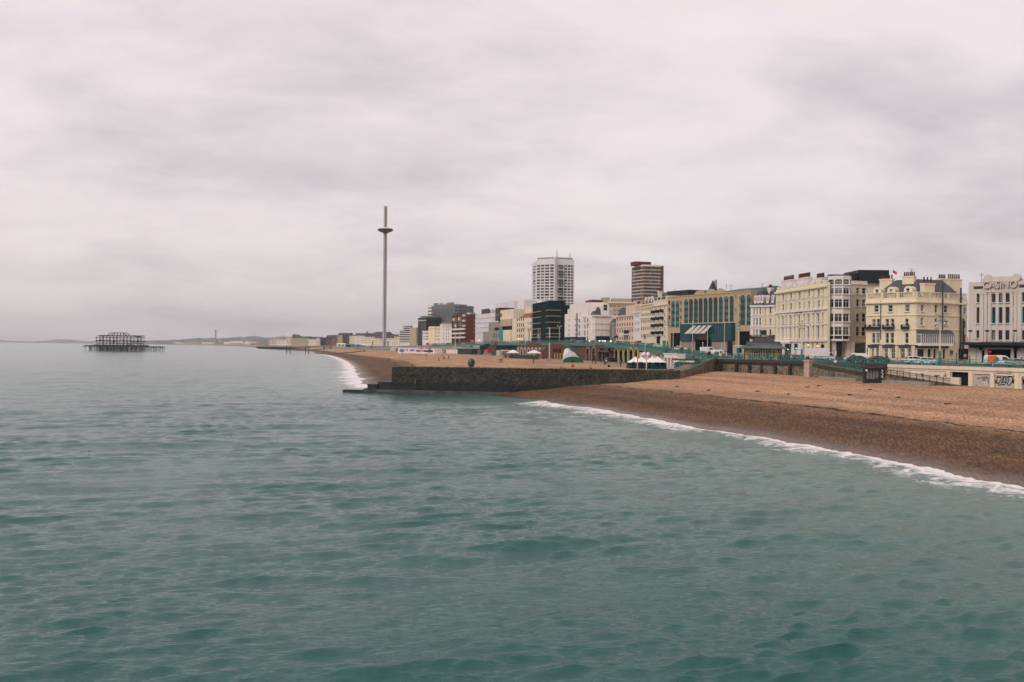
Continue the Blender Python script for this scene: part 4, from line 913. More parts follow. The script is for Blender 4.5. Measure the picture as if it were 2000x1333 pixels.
# 7 cream terrace blocks
b, f = hb('terraced_hotel', 'cream five storey block left of the OLD SHIP HOTEL with rows of narrow windows', 'hotel', 1250.5, 366, 1275, 349, 594, 1262, 'cream2', 14)
rowsv(f, 1262, [(601.5, 606.5), (612.5, 618), (625, 631), (638.5, 645), (653, 659)], lin(1251, 1275, 6), 1.5, 'dark'); f.finish(); f.band(f.v(622, 1262), f.v(621, 1262), .3, 'cream2'); f.band(f.H-.5, f.H, .4, 'cream2')
mansard(f, .4, f.W-.4, f.H+.002, f.H+3.0, .4, 9, 1.2); chimney(f, f.W-1.5, f.W-.1, f.H, f.H+4.2, 2, 3.2, 4, 'cream2')
for c in (1256, 1262, 1268): dormer(f, f.u(c), f.H+.3, 1.5, 2.2, .6, 'cream2')
b, f = hb('terraced_hotel', 'low cream front with grey windows between pinkish bow front and cream five storey block', 'hotel', 1237, 378, 1250.5, 366, 609, 1244, 'white', 14)
rowsv(f, 1244, [(615, 621), (629, 635), (641.5, 649)], (1240, 1243.5, 1247), 1.3, 'dark'); f.finish(); f.band(f.H-.5, f.H, .35, 'white')
b, f = hb('bow_fronted_hotel', 'pinkish cream bow fronted hotel with dark mansard end and tall cream stack', 'hotel', 1203, 402, 1237, 378, 616, 1220, 'pink', 14)
rowsv(f, 1220, [(621, 626), (631.5, 637.5), (643.5, 649.5), (658, 664)], lin(1203.5, 1237, 7), 1.6, 'dark'); f.finish(); f.band(f.H-.6, f.H, .4, 'pink'); f.band(f.v(640.5, 1220), f.v(639.5, 1220), .25, 'pink')
mansard(f, .3, f.W*.5, f.H+.002, f.v(601, 1212), .4, 9, 1.2); f.box('upper_storey', f.W*.5, f.W-.3, f.H-.02, f.v(597, 1228), .5, 6, 'pink'); chimney(f, f.W*.8, f.W*.95, f.H+3, f.v(594, 1232), 2, 3.5, 4, 'pink')
f.box('entrance_canopy', f.u(1219), f.u(1228), f.v(655, 1220), f.v(652.5, 1220), -2, .02, 'white'); f.box('dark_bay', f.u(1219), f.u(1228), f.v(652, 1220), f.v(646, 1220), -.25, .02, 'dark')
# 8 grey narrow house
b, f = hb('narrow_house', 'narrow lilac grey house with two window columns squeezed between big cream hotels', 'house', 1191, 411, 1203, 403, 630, 1197, 'grey', 10)
rowsv(f, 1197, [(643.5, 649), (652.5, 658)], (1194, 1199.5), 1.5, 'pair'); f.finish(); mansard(f, 0, f.W, f.H+.002, f.H+1.6, 0.1, 8, 1.0)
# 9 white corner hotel
z9 = 11.9; A = G(1131.5, 440, z9); C1 = G(1162, 413, z9); C2 = G(1190.5, 414, z9); zt = Zp(1165, 615.5, 413)
b = Bld('corner_hotel', 'white stucco corner hotel with navy shop awnings, dormered roof and rounded bays', 'hotel', A); f = Face(b, A, C1, z9, zt, 'white', 16, .25); g = Face(b, C1, C2, z9, zt, 'cream2', 12, .25)
ys = [(622.5, 629.3), (634.2, 641.2), (645.8, 655.4)]
rowsv(f, 1160, ys, (1135.5, 1142, 1147, 1153, 1158.5), 1.9, 'dark', True); rowsv(g, 1175, ys, (1169.5,), 1.5, 'sash', True); rowsv(g, 1175, ys, (1179.4, 1184.2), 1.4, 'sash', True)
for q in (f, g): q.finish(); q.band(q.H-.6, q.H, .6, 'white'); q.band(q.v(632.5, 1163), q.v(631.8, 1163), .25, 'white', 'string_course'); q.band(q.v(644.2, 1163), q.v(643.5, 1163), .25, 'white', 'string_course')
for p0, p1 in ((1133, 1141), (1149, 1158)): # canted bays
    m_ = MB(); u0, u1 = f.u(p0), f.u(p1); m_.prismz([(u0, 0), (u0+.8, -1.3), (u1-.8, -1.3), (u1, 0)], .5, f.H-.65); o = f.part(m_, 'bay', ['white'])
    for y0, y1 in ys: fm, gm, sm = win_mesh(1.9, f.v(y0, 1150)-f.v(y1, 1150), 'dark'); link('window', fm, o, mtx=Matrix.Translation(((u0+u1)/2, -1.36, f.v(y1, 1150)))); link('pane', gm, o, mtx=Matrix.Translation(((u0+u1)/2, -1.36, f.v(y1, 1150))))
f.box('awning', f.u(1133), f.u(1150), 1.6, f.v(658.5, 1145), -1.6, .02, 'navy'); g.box('awning', .3, g.W-.3, 1.6, g.v(657, 1175), -1.6, .02, 'navy'); 
f.box('upper_storey', f.u(1132), f.u(1147), f.H-.02, f.v(592, 1140), .3, 8, 'white'); f.box('upper_storey', f.u(1148), f.u(1160), f.H-.02, f.v(602, 1154), .6, 8, 'white')
f.box('plant_room', f.u(1134), f.u(1146), f.v(592, 1140)-.01, f.v(587, 1140), 2, 7, 'brick')
rowsv(f, 1145, [(600, 606)], (1135.5, 1142), 1.3)
mansard(g, -.2, g.W*.55, g.H+.002, g.v(600, 1170), .3, 8, 1.4); mansard(g, g.W*.5, g.W, g.H+.002, g.v(606, 1182), .4, 8, 1.6); dormer(g, g.u(1182), g.H+.1, 3.6, 5.0, .2, 'white', 3)
chimney(g, g.W-1.7, g.W-.1, g.H, g.v(596, 1186), 2, 3.4, 4, 'white')
# 10 white buildings right of the netted block
b, f = hb('terrace_house', 'plain white end terrace beside the green netted block, its flank wall bare', 'house', 1102.5, 462, 1131.5, 441, 613, 1118, 'white', 12)
rowsv(f, 1118, [(623, 627), (634, 638.5), (643, 648), (651, 656)], (1111, 1123, 1128), 1.3, 'dark'); f.finish(); f.box('upper_storey', f.u(1108), f.u(1131), f.H-.02, f.v(594, 1118), 1.0, 8, 'white'); f.box('chimney', f.u(1104), f.u(1107), f.H-.02, f.v(604, 1105), 1, 3, 'white')
f.box('rain_channel', f.u(1125.5), f.u(1127.5), 1, f.H, -.1, .02, 'slate'); f.box('shop_awning', f.u(1108), f.W, .8, 3.6, -1.6, .02, 'tentgreen')
# 11 netted scaffold
z11 = 12.2; A = G(1039.5, 520, z11); C1 = G(1072, 480, z11); C2 = G(1102.5, 482, z11); zt = Zp(1072, 595.5, 480)
b = Bld('scaffolded_building', 'building wrapped in dark green netting on scaffold decks below the white tower', 'building', A)
for q in (Face(b, A, C1, z11, zt, 'net', 14, .1), Face(b, C1, C2, z11, zt, 'net', 14, .1)):
    q.finish()
    for y in (606, 617.5, 629.5, 641, 652, 658.5): v = q.v(y, 1072); q.box('scaffold_deck', -.2, q.W+.2, v-.14, v+.14, -.45, .02, 'tan')
    q.box('net_top', -.1, q.W+.1, q.H-.02, q.H+2.0, -.05, .2, 'net')
    m_ = MB(); n = int(q.W/3)
    for i in range(n+1): m_.cyl((q.W*i/n, -.4, 0), (q.W*i/n, -.4, q.H+1.6), .09, n=5)
    q.part(m_, 'scaffold_poles', ['net'])
    q.box('hoarding', .2, q.W-.2, .3, q.v(660.5, 1072), -.6, .02, 'dark')
# 12 white houses with red brown roof
b, f = hb('seafront_house', 'white building with red brown tiled roof and tall window bay left of green netting', 'house', 1000, 556, 1039, 521, 622, 1020, 'cream2', 14)
for y0, y1 in ((620.5, 627), (632, 638.5), (642, 649), (653.5, 660)): rowsv(f, 1015, [(y0, y1)], (1010, 1014, 1018, 1022), 2.2, 'dark')
rowsv(f, 1033, [(629, 635), (640, 647)], (1031, 1036), 1.4, 'dark'); f.finish()
f.box('upper_storey', f.u(1012), f.u(1038), f.H-.02, f.v(598, 1025), 4, 14, 'cream2'); m_ = MB(); m_.prismx([(.1, f.H), (4.02, f.H), (4.02, f.v(611.5, 1024))], f.u(1012), f.u(1033)); f.part(m_, 'roof', ['tile'])
m_ = MB(); m_.box(f.u(1012), 6, f.H, f.u(1016), 9, f.v(600, 1014)); f.part(m_, 'chimney', ['brick']); dormer(f, f.u(1030), f.v(602, 1028), 3.5, 4, 5, 'white'); f.box('pipe', f.u(1033), f.u(1034), 1, f.H-6, -.15, .02, 'darkframe')
# 13 concrete conference centre
b, f = hb('conference_centre', 'grey concrete conference centre of stepped blocks with teal banner hanging from its front', 'building', 943, 614, 1000, 556, 648, 960, 'concrete', 20)
rowsv(f, 960, [(652.5, 660)], (962.5, 966, 970, 973.5, 977), 2.1, 'dark'); f.finish(sides=True)
f.box('upper_block', f.u(951), f.u(979), f.H-.02, f.v(630.5, 965), 1, 16, 'concrete'); f.box('dark_window_band', f.u(963), f.u(979), f.v(645, 970), f.v(640, 970), .8, 2, 'dark'); f.box('upper_block', f.u(967), f.u(979), f.v(630.5, 965)-.02, f.v(625, 972), 2, 15, 'concrete')
f.box('tan_block', f.u(978.5), f.W, f.v(637.5, 990), f.v(624, 990), -.6, 12, 'tan'); f.box('dark_window_band', f.u(980), f.W-.1, f.v(645, 990), f.v(637.5, 990), -.2, 12, 'dark'); f.box('cream_block', f.u(986), f.W+.3, .2, f.v(645, 992), -1.2, 12, 'cream2')
f.box('cream_block', f.u(970), f.W+1, f.v(624, 990)-.01, f.v(605, 990), .5, 14, 'cream2'); f.box('plant_room', f.u(967), f.u(975), f.v(627, 970), f.v(602, 970), .0, 9, 'black'); f.box('brick_panel', f.u(970), f.u(978), f.v(618, 974), f.v(612.8, 974), -.2, .3+.1, 'tile')
f.box('banner', f.u(979.5), f.u(986), f.v(663, 983), f.v(639, 983), -1.6, -1.3, 'tealpaint')
# 14 wrapped white building
b, f = hb('sheeted_building', 'building wrapped in white plastic sheeting, its white upper tier rising behind the concrete centre', 'building', 928, 650, 973, 600, 613, 950, 'sheet', 20)
f.finish(); f.box('upper_tier', f.u(949), f.u(1003), f.H-.02, f.v(590, 970), 6, 26, 'sheet'); f.box('roof_frame', f.u(934), f.u(948), f.H, f.v(604, 940), 2, 2.4, 'darkframe'); f.box('roof_housing', f.u(936), f.u(948), f.H, f.v(606, 940), 3, 10, 'sheet')
for y in (622, 631, 640, 650): f.box('sheet_seam', .1, f.W-.1, f.v(y, 950)-.1, f.v(y, 950)+.1, -.12, .02, 'grey')
# 15 red brick block
z15 = 11.4; A = G(882, 712, z15); C1 = G(909, 676, z15); C2 = G(930, 678, z15); zt = Zp(909, 614, 676)
b = Bld('brick_block', 'red brown brick block with cream balcony bands, beside the white sheeted building', 'building', A); f = Face(b, A, C1, z15, zt, 'brick', 14, .3); g = Face(b, C1, C2, z15, zt, 'brick', 14, .2)
for y in (625, 634, 643.5, 651.5, 659.5): f.window(.8, f.W-.8, f.v(y+3.4, 890), f.v(y-2.4, 890), 'bands', sub=True)
rowsv(g, 925, [(624, 627), (632, 635), (640, 643), (648, 651)], (926.5,), 1.2); f.finish(); g.finish()
for y, m in ((644, 'white'), (652, 'white'), (660, 'white')): v = f.v(y, 890); f.box('balcony', .3, f.W-.2, v-.45, v+.55, -1.2, .02, m)
for c, y in ((887.5, 624), (898, 623.5), (892, 637)): f.box('balcony', f.u(c)-1.3, f.u(c)+1.3, f.v(y+3, 890), f.v(y-2.5, 890), -1.1, .02, 'cream2')
for y in (617, 627, 637): f.box('balcony', f.u(904.5), f.u(909), f.v(y+2, 905), f.v(y-2, 905), -.8, .02, 'shutter')
for c in (884, 893, 903): pilaster(f, f.u(c), .7, 1, f.H, .5, 'brick')
# 16 grey tower with coloured banner
b, f = hb('grey_tower', 'grey tower block in scaffolding with colourful banner along its roof and rounded white balconies', 'tower block', 842, 870, 889, 845, 598, 865, 'grey', 20, 9)
f.auto(12, 8, 1.3, 1.2, 26, f.H-2, style='dark'); f.finish(); V = lambda y: f.v(y, 865)
for i, (m, p0, p1) in enumerate((('tealpaint', 847, 851), ('grey', 851, 855), ('sheet', 855, 858), ('yellow', 858, 864.5), ('sheet', 864.5, 872), ('orange', 872, 877), ('tealpaint', 877, 886))): f.box('roof_banner', f.u(p0), f.u(p1)-.02, V(595.3), V(591.8), -.3, .1, m)
f.box('attic_storey', f.u(847), f.u(886), f.H-.02, V(595.3)-.01, 0.0, 14, 'grey')
for i, y in enumerate((597, 603, 609.5, 616, 622)): 
    m_ = MB(); u = f.u(838); m_.prismz([(u-2.2, 8), (u-2.0, 1), (u-.4, -1.2), (f.u(844.5), -1.4), (f.u(844.5), 8)], V(y+3.2), V(y-.4)); f.part(m_, 'balcony', ['white'])
    m_ = MB(); u = f.u(893); m_.prismz([(f.u(887), -1.3), (u-.5, -1.0), (u+1.2, 1), (u+1.2, 8), (f.u(887), 8)], V(y+3.6), V(y)); f.part(m_, 'balcony', ['grey'])
f.box('rear_wing', f.u(834), f.u(842.2), 0.02, V(598), .6, 16, 'grey'); f.box('rear_wing', f.u(888.8), f.u(893.5), 0.02, V(600), .6, 16, 'grey')
m_ = MB(); rr = random.Random(3)
for i in range(700):
    t = rr.random(); u = f.u(855)+rr.gauss(0, 1)*f.W*.16; v = V(641)+(V(620)-V(641))*rr.random()**1.2; p = Vector((u, -2.5-rr.random()*3, v)); q_ = p+Vector((rr.uniform(-1, 1), rr.uniform(-.5, .5), rr.uniform(.3, 1.6))); m_.bar(p, q_, .13)
o = f.part(m_, 'scaffold_timbers', ['twig']); o['kind'] = 'stuff'
# 17 dark slim tower
b, f = hb('slim_tower', 'slim blue black tower with white vertical window strip left of grey tower', 'tower block', 816, 845, 832, 828, 621, 824, 'black', 14, 9)
for y in [626+4.6*i for i in range(9)]: f.window(f.u(821.8), f.u(824), f.v(y+2.2, 824), f.v(y-1.6, 824), 'thin'); f.window(f.u(827), f.u(830.5), f.v(y+2, 824), f.v(y-.8, 824), 'thin')
f.finish(); f.box('roof_frame', .4, f.W-.4, f.H-.02, f.v(617.5, 824), 2, 9, 'grey'); f.box('pale_band', 0, f.W, f.v(627, 824), f.v(626, 824), -.2, .02, 'trim')
# 18 stepped white flats
b, f = hb('stepped_flats', 'stepped white modernist flats with striped balconies left of slim dark tower', 'flats', 781, 900, 816, 862, 652, 800, 'white', 18, 9)
V = lambda y: f.v(y, 798); f.finish()
stp = [(781, 812, 645.5, 652.02), (784, 815, 640, 645.52), (787, 815.6, 634.5, 640.02)]
for p0, p1, yt, yb in stp: f.box('setback_storey', f.u(p0), f.u(p1), V(yb), V(yt), 1.0, 16, 'white')
for y in (637, 641, 646, 649.5, 653, 656.5, 660, 663.5): f.box('balcony_band', f.u(788 if y < 645 else 781.5), f.u(803), V(y+1.7), V(y), -.5, .98 if y < 652 else .02, 'dark'); f.box('balcony_parapet', f.u(788 if y < 645 else 781.5), f.u(803), V(y+3.2), V(y+1.7)-.01, -1.4, -.2, 'white')
f.box('blank_end_block', f.u(803), f.W+.2, 0.02, V(640.5), -1.6, 5, 'tan')
# 21 cream and white houses in front of the towers
spec = [(825, 836, 646.5, 780, 772, 'white', (651, 657, 662), (828, 832, 835), 'low white house with small dark windows beside slim dark tower', None),
        (836.3, 859, 640.5, 772, 745, 'cream', (644.5, 650, 656.5, 663), (850, 853.5, 857), 'yellow cream house with stepped parapet in front of the grey tower', 'p'),
        (859.3, 868, 633, 742, 732, 'white', (634, 639, 644, 650, 656, 661), (865.5,), 'tall thin white house with one column of dark openings', None),
        (868.3, 882, 641, 731, 716, 'white', (645, 651, 657, 663), (871.5, 876), 'white house with paired bays next to the red brick block', None)]
for pl, pr, yt, dl, dr, wm_, ys, cols, lab, ex in spec:
    b, f = hb('seafront_house', lab, 'house', pl, dl, pr, dr, yt, (pl+pr)/2, wm_, 14)
    rowsv(f, (pl+pr)/2, [(y-.9, y+2.2) for y in ys], cols, 1.7, 'dark'); f.finish(); f.band(f.H-.5, f.H, .4, wm_)
    if ex: f.box('parapet_step', 0, f.u(847), f.H-.02, f.v(638, 842), .2, 6, wm_); f.box('parapet_step', f.u(854), f.W, f.H-.02, f.v(638.5, 856), .2, 6, wm_)
b, f = hb('rear_block', 'flat tan block seen above the white houses, left of the red brick block', 'building', 862, 800, 883, 792, 630.5, 870, 'tan', 12, 9); f.auto(4, 4, 1.6, 1.4, 20, f.H-1.5, style='dark'); f.finish()

# 22 Sussex-style white tower
zT = 14; A = G(1037.5, 985, zT); C1 = G(1046.5, 962, zT); C2 = G(1082, 952, zT); C2b = G(1084, 956, zT); C3 = G(1120, 962, zT); zt = Zp(1080, 506, 955)
b = Bld('white_tower', 'tall white residential tower with dark window bands and roof mast', 'tower block', A)
fl = 23; f1 = Face(b, A, C1, zT, zt-2, 'towerwhite', 14, .4); f2 = Face(b, C1, C2, zT, zt, 'towerwhite', 16, .4); f3 = Face(b, C2b, C3, zT, zt, 'towerwhite', 16, .4)
for k in range(fl):
    v = 12+(zt-zT-17)*(k+.5)/fl
    for q, segs in ((f1, ((.25, .8),)), (f2, ((.02, .2), (.24, .42), (.46, .7), (.75, .95))), (f3, ((.02, .13), (.15, .42), (.47, .62), (.66, .8), (.83, .97)))):
        for s0, s1 in segs:
            q.holes.append((q.W*s0, q.W*s1, v-.95, v+.95))
wide_m = {}
for q in (f1, f2, f3):
    hs = list(q.holes)
    for a0, a1, c0, c1 in hs:
        if random.random() < .9:
            q.holes.remove((a0, a1, c0, c1)); q.window(a0, a1, c0, c1, 'bands', sub=True, sill=False)
    q.finish()
for k in range(fl):
    v = 12+(zt-zT-17)*(k+.5)/fl; m_ = MB(); m_.box(f3.W*.14, -1.6, v-1.5, f3.W*.46, .02, v-.85); m_.box(f3.W*.14, -1.6, v-.85, f3.W*.15, .02, v+.9); f3.part(m_, 'balcony', ['grey' if k % 3 else 'towerwhite'])
f2.box('crown', 0, f2.W, f2.H-.02, f2.v(502.5, 1064), 1, 14, 'towerwhite'); f3.box('crown', 0, f3.W-1, f3.H-.02, f3.v(502.8, 1100), 1, 14, 'towerwhite')
for q in (f2, f3):
    for i in range(6): q.box('roof_opening', q.W*(i+.3)/6.5, q.W*(i+.75)/6.5, q.H+.2, q.H+1.4, .85, 1.2, 'dark')
m_ = MB(); m_.cyl((f2.W-1, 6, f2.H), (f2.W-1, 6, f2.uv(1079.5, 488.5, 6)[1]), .3, .1, 6); m_.cyl((f2.W-.2, 6, f2.H), (f2.W-.2, 6, f2.H+8), .15, .1, 5); f2.part(m_, 'mast', ['darkframe'])
for dx in (.82, .9): m_ = MB(); m_.cyl((f3.W*dx, 5, f3.H), (f3.W*dx, 5, f3.H+6.5), .2, .1, 5); f3.part(m_, 'aerial', ['darkframe'])
finish_extra(b)
# 23 brick and white slab tower
zT = 16; A = G(1232.8, 720, zT); C1 = G(1257, 704, zT); C2 = G(1288.5, 708, zT); zt = Zp(1257, 518, 704)
b = Bld('brick_tower', 'brown brick tower with white floor bands and dark rooftop box', 'tower block', A); f1 = Face(b, A, C1, zT, zt, 'brick2', 16, .3); f2 = Face(b, C1, C2, zT, zt, 'brick2', 16, .3)
fl = 20
for k in range(fl):
    v = 4+(zt-zT-5)*(k+.5)/fl
    for q, segs in ((f1, ((.05, .3), (.38, .62), (.7, .95))), (f2, ((.05, .2), (.28, .48), (.56, .72), (.8, .95)))):
        for s0, s1 in segs:
            if k > 6: q.window(q.W*s0, q.W*s1, v-.6, v+.9, 'bands', sub=False, sill=False)
        q.box('floor_band', -.1, q.W+.1, v-1.5, v-.85, -.5, .02, 'shutter')
    
for q in (f1, f2): q.finish(); q.band(q.H-.9, q.H+.3, .5, 'white')
f2.box('plant_room', -5, f2.W*.58, f2.H+.02, f2.v(511, 1268), 4, 12, 'brick'); finish_extra(b)
# block of flats behind
b, f = hb('flat_block', 'drab beige slab block with flat roof behind the seafront hotels, below the brick tower', 'flats', 1186, 560, 1249, 560, 591, 1215, 'tan', 16, 13)
rowsv(f, 1215, [(597, 600), (606, 609), (614, 617)], lin(1190, 1248, 14), 1.8, 'sash'); f.finish(); f.band(f.H-.6, f.H+.3, .6, 'cream2'); f.box('roof_housing', f.u(1176), f.u(1191), f.H-8, f.v(581, 1183), 2, 9, 'tan'); f.box('roof_housing', f.u(1196), f.u(1234), f.H+.3, f.v(583, 1215), 3, 10, 'tan')
b, f = hb('roof_terrace_block', 'brown flat roofed block between brick tower and OLD SHIP HOTEL, dark plant on top', 'building', 1246, 470, 1302, 440, 580, 1270, 'tan', 16, 13); f.auto(9, 5, 1.4, 1.6, 8, f.H-1); f.finish(); f.box('roof_plant', f.u(1262), f.u(1300), f.H-.02, f.v(572, 1280), 3, 12, 'grey'); f.band(f.H-.7, f.H, .5, 'brick2')

# roof clutter: aerials, vents, small housings
rr = random.Random(31)
for f in FACES:
    if f.depth < 10 or f.W < 6 or f.H < 8: continue
    for k in range(1+int(f.W/9)):
        u = rr.uniform(.1, .9)*f.W; y = rr.uniform(1, f.depth*.5); hh = rr.uniform(1.2, 3.2); m_ = MB(); m_.bar((u, y, f.H), (u, y, f.H+hh), .05)
        for j in range(3): m_.bar((u-.5, y, f.H+hh-.15-.22*j), (u+.5, y, f.H+hh-.15-.22*j), .025)
        f.part(m_, 'aerial', ['darkframe'])
    if rr.random() < .6: u = rr.uniform(.15, .7)*f.W; y = rr.uniform(3, f.depth*.6); f.box('roof_housing', u, u+rr.uniform(1.5, 3), f.H-.01, f.H+rr.uniform(.8, 1.8), y, y+2.5, rr.choice(['grey', 'concrete', 'white', 'slate']))
# ------------------------------------------------------------------ distant town, from the tower westwards
far = [ # pl pr ytop d wall cols rows roof label
 (526, 539, 662.5, 2560, 'pink', 3, 3, 'flat', 'pink and terracotta block at the far left end of the town'),
 (539, 551, 658, 2480, 'tan', 3, 5, 'flat', 'square tan block standing above a long white terrace in the distance'),
 (539.5, 560, 664, 2380, 'white', 9, 4, 'flat', 'long low white terrace in front of the square tan block'),
 (560, 568, 657.8, 2300, 'pink', 2, 6, 'flat', 'slender pinkish tower at the right end of long white terrace'),
 (568.5, 601.5, 661, 2200, 'tan', 12, 4, 'arch', 'brown grey sports hall with dark swooping roof'),
 (602, 617.5, 663, 2100, 'cream', 6, 4, 'gable', 'small cream gabled house right of swooping roof hall'),
 (618, 625, 660.5, 2000, 'pink', 3, 6, 'flat', 'pale pink upright block between cream gabled house and dark green block'),
 (625.3, 636, 660, 1930, 'net', 4, 5, 'flat', 'dark green block with flat roof in the distant row'),
 (636.3, 647, 658.5, 1850, 'brick', 4, 5, 'mansard', 'dark red brick house with mansard in distant row'),
 (647.3, 658.5, 659.5, 1780, 'brick2', 4, 5, 'gable', 'light brown brick house left of brown gabled tower'),
 (659, 668, 655.5, 1700, 'tan', 3, 7, 'gable', 'brown tower house with pointed gable left of the black block'),
 (669, 682, 654, 1620, 'black', 5, 7, 'flat', 'blue black flats with faint pale window rows'),
 (682.3, 691, 656, 1560, 'cream2', 3, 6, 'flat', 'plain cream block right of blue black flats'),
 (691.3, 711.5, 656.5, 1480, 'white', 8, 5, 'mansard', 'broad white hotel with green grey mansard left of observation tower'),
 (712, 731, 658.5, 1400, 'cream', 7, 4, 'gable', 'yellow cream terrace with gable, next to broad white hotel'),
 (731.3, 742, 661, 1330, 'cream', 4, 4, 'gable', 'small cream gabled terrace just left of observation tower'),
 (742.3, 756, 662, 1290, 'cream2', 5, 4, 'gable', 'cream terrace directly behind the observation tower base'),
 (756.3, 770, 661, 1240, 'cream', 5, 4, 'gable', 'cream gabled terrace just right of observation tower'),
 (770.3, 781.5, 658, 1180, 'cream2', 4, 5, 'flat', 'cream terrace end block touching the stepped white flats'),
 (694, 716, 651, 1620, 'grey', 7, 3, 'flat', 'grey flat roofed block showing above the broad white hotel'),
 (716, 726, 653, 1650, 'brick2', 4, 3, 'flat', 'brownish block on the skyline right of grey flat roofed block'),
 (731, 748, 652.5, 1700, 'brick', 6, 3, 'mansard', 'dark brick block on the skyline left of observation tower'),
]
for pl, pr, yt, d, wm_, nc, nr, rf_, lab in far:
    z0 = 7.0; b, f = hb('distant_building', lab, 'building', pl, d+12, pr, d-12, yt, (pl+pr)/2, wm_, 22, z0, reveal=.3)
    w = f.W/nc*.42; h = min((f.H-4)/nr*.55, 2.6)
    f.auto(nc, nr, w, h, 3.5, f.H-.6, style='dark' if wm_ != 'black' else 'thin'); f.finish(); f.band(f.H-.6, f.H, .4, wm_)
    if rf_ == 'gable':
        k = max(1, int(f.W/11))
        for i in range(k): m_ = MB(); a0, a1 = f.W*i/k, f.W*(i+1)/k; m_.prism([(a1, f.H-.01), ((a0+a1)/2, f.H+f.W/k*.32), (a0, f.H-.01)], .05, 20); f.part(m_, 'roof', ['slate'])
    if rf_ == 'mansard': mansard(f, .2, f.W-.2, f.H+.002, f.H+3.5, .3, 18, 2, 'slate')
    if rf_ == 'arch':
        n = 10; pts = [(0, f.H)]+[(f.W*(.02+.5*i/n), f.H+9-7*(i/n)**1.3) for i in range(n+1)]+[(f.W*.52, f.H), (f.W*.3, f.H-.0)]
        m_ = MB(); m_.prism([(f.W*.02, f.H-.01), (f.W*.02, f.H+6), (f.W*.08, f.H+8.5), (f.W*.2, f.H+7.5), (f.W*.42, f.H+3), (f.W*.45, f.H-.01)][::-1], 2, 16); f.part(m_, 'roof', ['slate']); mansard(f, f.W*.45, f.W, f.H+.002, f.H+4, .3, 18, 2, 'slate')
    chimney(f, f.W*.7, f.W*.7+2, f.H-.5, f.H+3.0, 6, 8, 0, wm_)
# low arcaded pavilion by the tower foot
b, f = hb('arcade_pavilion', 'low white pavilion with three dark arched openings right of observation tower', 'pavilion', 754, 1140, 779, 1100, 666.5, 766, 'white', 14, 8)
rowsv(f, 766, [(669.5, 674.8)], (759, 766, 770.5, 775), 2.2, 'arch'); f.finish(); f.band(f.H-.8, f.H, .6, 'white')
# trees on the skyline
def tree(name, label, x, y, z, h, w, seed, group='bare skyline trees'):
    rr = random.Random(seed); t = thing(name, label, 'tree', (x, y, z), 0, group); m_ = MB(); m_.cyl((0, 0, 0), (0, 0, h*.5), w*.05, w*.03, 6)
    for i in range(5): a_ = rr.uniform(0, 6.28); m_.cyl((0, 0, h*.35), (w*.3*math.cos(a_), w*.3*math.sin(a_), h*.75), w*.025, w*.01, 5)
    m_.build('trunk', ['wood'], t); c = MB()
    lob = [(rr.uniform(-.3, .3)*w, rr.uniform(-.3, .3)*w, rr.uniform(.5, .85)*h, rr.uniform(.16, .28)*w) for _ in range(9)]
    for i in range(420):
        l_ = rr.choice(lob); v = Vector((rr.gauss(0, 1), rr.gauss(0, 1), rr.gauss(0, .8))).normalized()*l_[3]*rr.uniform(.5, 1.1); p = Vector(l_[:3])+v; s_ = w*.05*rr.uniform(.6, 1.4); a_ = Vector((rr.uniform(-1, 1), rr.uniform(-1, 1), rr.uniform(-1, 1))).normalized(); q_ = a_.orthogonal().normalized()*s_; r_ = a_.cross(q_)
        c.add([p-q_, p+r_, p+q_, p-r_*.8], [(0, 1, 2, 3)])
    c.build('crown', ['hedge'], t)
for i, (px, yt, d, w, lab) in enumerate(((758, 653.5, 1400, 13, 'dark tree on the skyline just right of observation tower'), (766, 655, 1390, 14, 'low spreading dark tree between terrace gables right of the tower'), (775, 653.5, 1380, 15, 'dark round tree beside the stepped white flats'), (724, 655.5, 1520, 14, 'dark skyline tree above the yellow cream terrace'), (742, 656, 1500, 12, 'small dark tree tucked left of observation tower'))):
    p = G(px, d, 8); tree('skyline_tree', lab, p.x, p.y, 8, Zp(px, yt, d)-8, w, i)
# industrial shoreline
for i, (pl, pr, yt, d, m, lab) in enumerate(((338, 352, 669, 8200, 'white', 'small white shed on the far shore right of the pier ruin'), (366, 384, 669.5, 7600, 'tan', 'low tan warehouse on the far shore'), (394, 414, 669.3, 7000, 'white', 'low white warehouse left of the power station chimney'), (424, 436, 667.3, 6500, 'copper', 'green grey factory shed right of the power station chimney'), (437, 449, 668.5, 6300, 'white', 'white stepped factory shed in the far harbour'), (449, 474, 667, 6200, 'white', 'largest long white factory hall in the far harbour'), (479, 486, 667.5, 6000, 'white', 'small bright white cube building at the harbour end'), (490, 520, 671.5, 5400, 'brick2', 'low red brown sheds along the harbour beach'))):
    b, f = hb('harbour_shed', lab, 'warehouse', pl, d, pr, d-40, yt, (pl+pr)/2, m, 50, 3.5); f.auto(max(3, int((pr-pl)/3)), 1, f.W/12, f.H*.3, 2, f.H*.7, style='dark'); f.finish()
    m_ = MB(); m_.prismx([(0, f.H-.02), (50, f.H-.02), (25, f.H+f.H*.25)], 0, f.W); f.part(m_, 'roof', ['greytop'])
p = G(421, 6600, 4); t = thing('power_station_chimney', 'tall thin power station chimney rising above the far harbour sheds', 'chimney', p); zt = Zp(421, 645, 6600)-4
m_ = MB(); m_.cyl((0, 0, 0), (0, 0, zt*.92), 6.5, 4.6, 12); m_.build('shaft', ['concrete'], t); m_ = MB(); m_.cyl((0, 0, zt*.92), (0, 0, zt), 5.2, 5.2, 12); m_.build('cap', ['darkframe'], t)
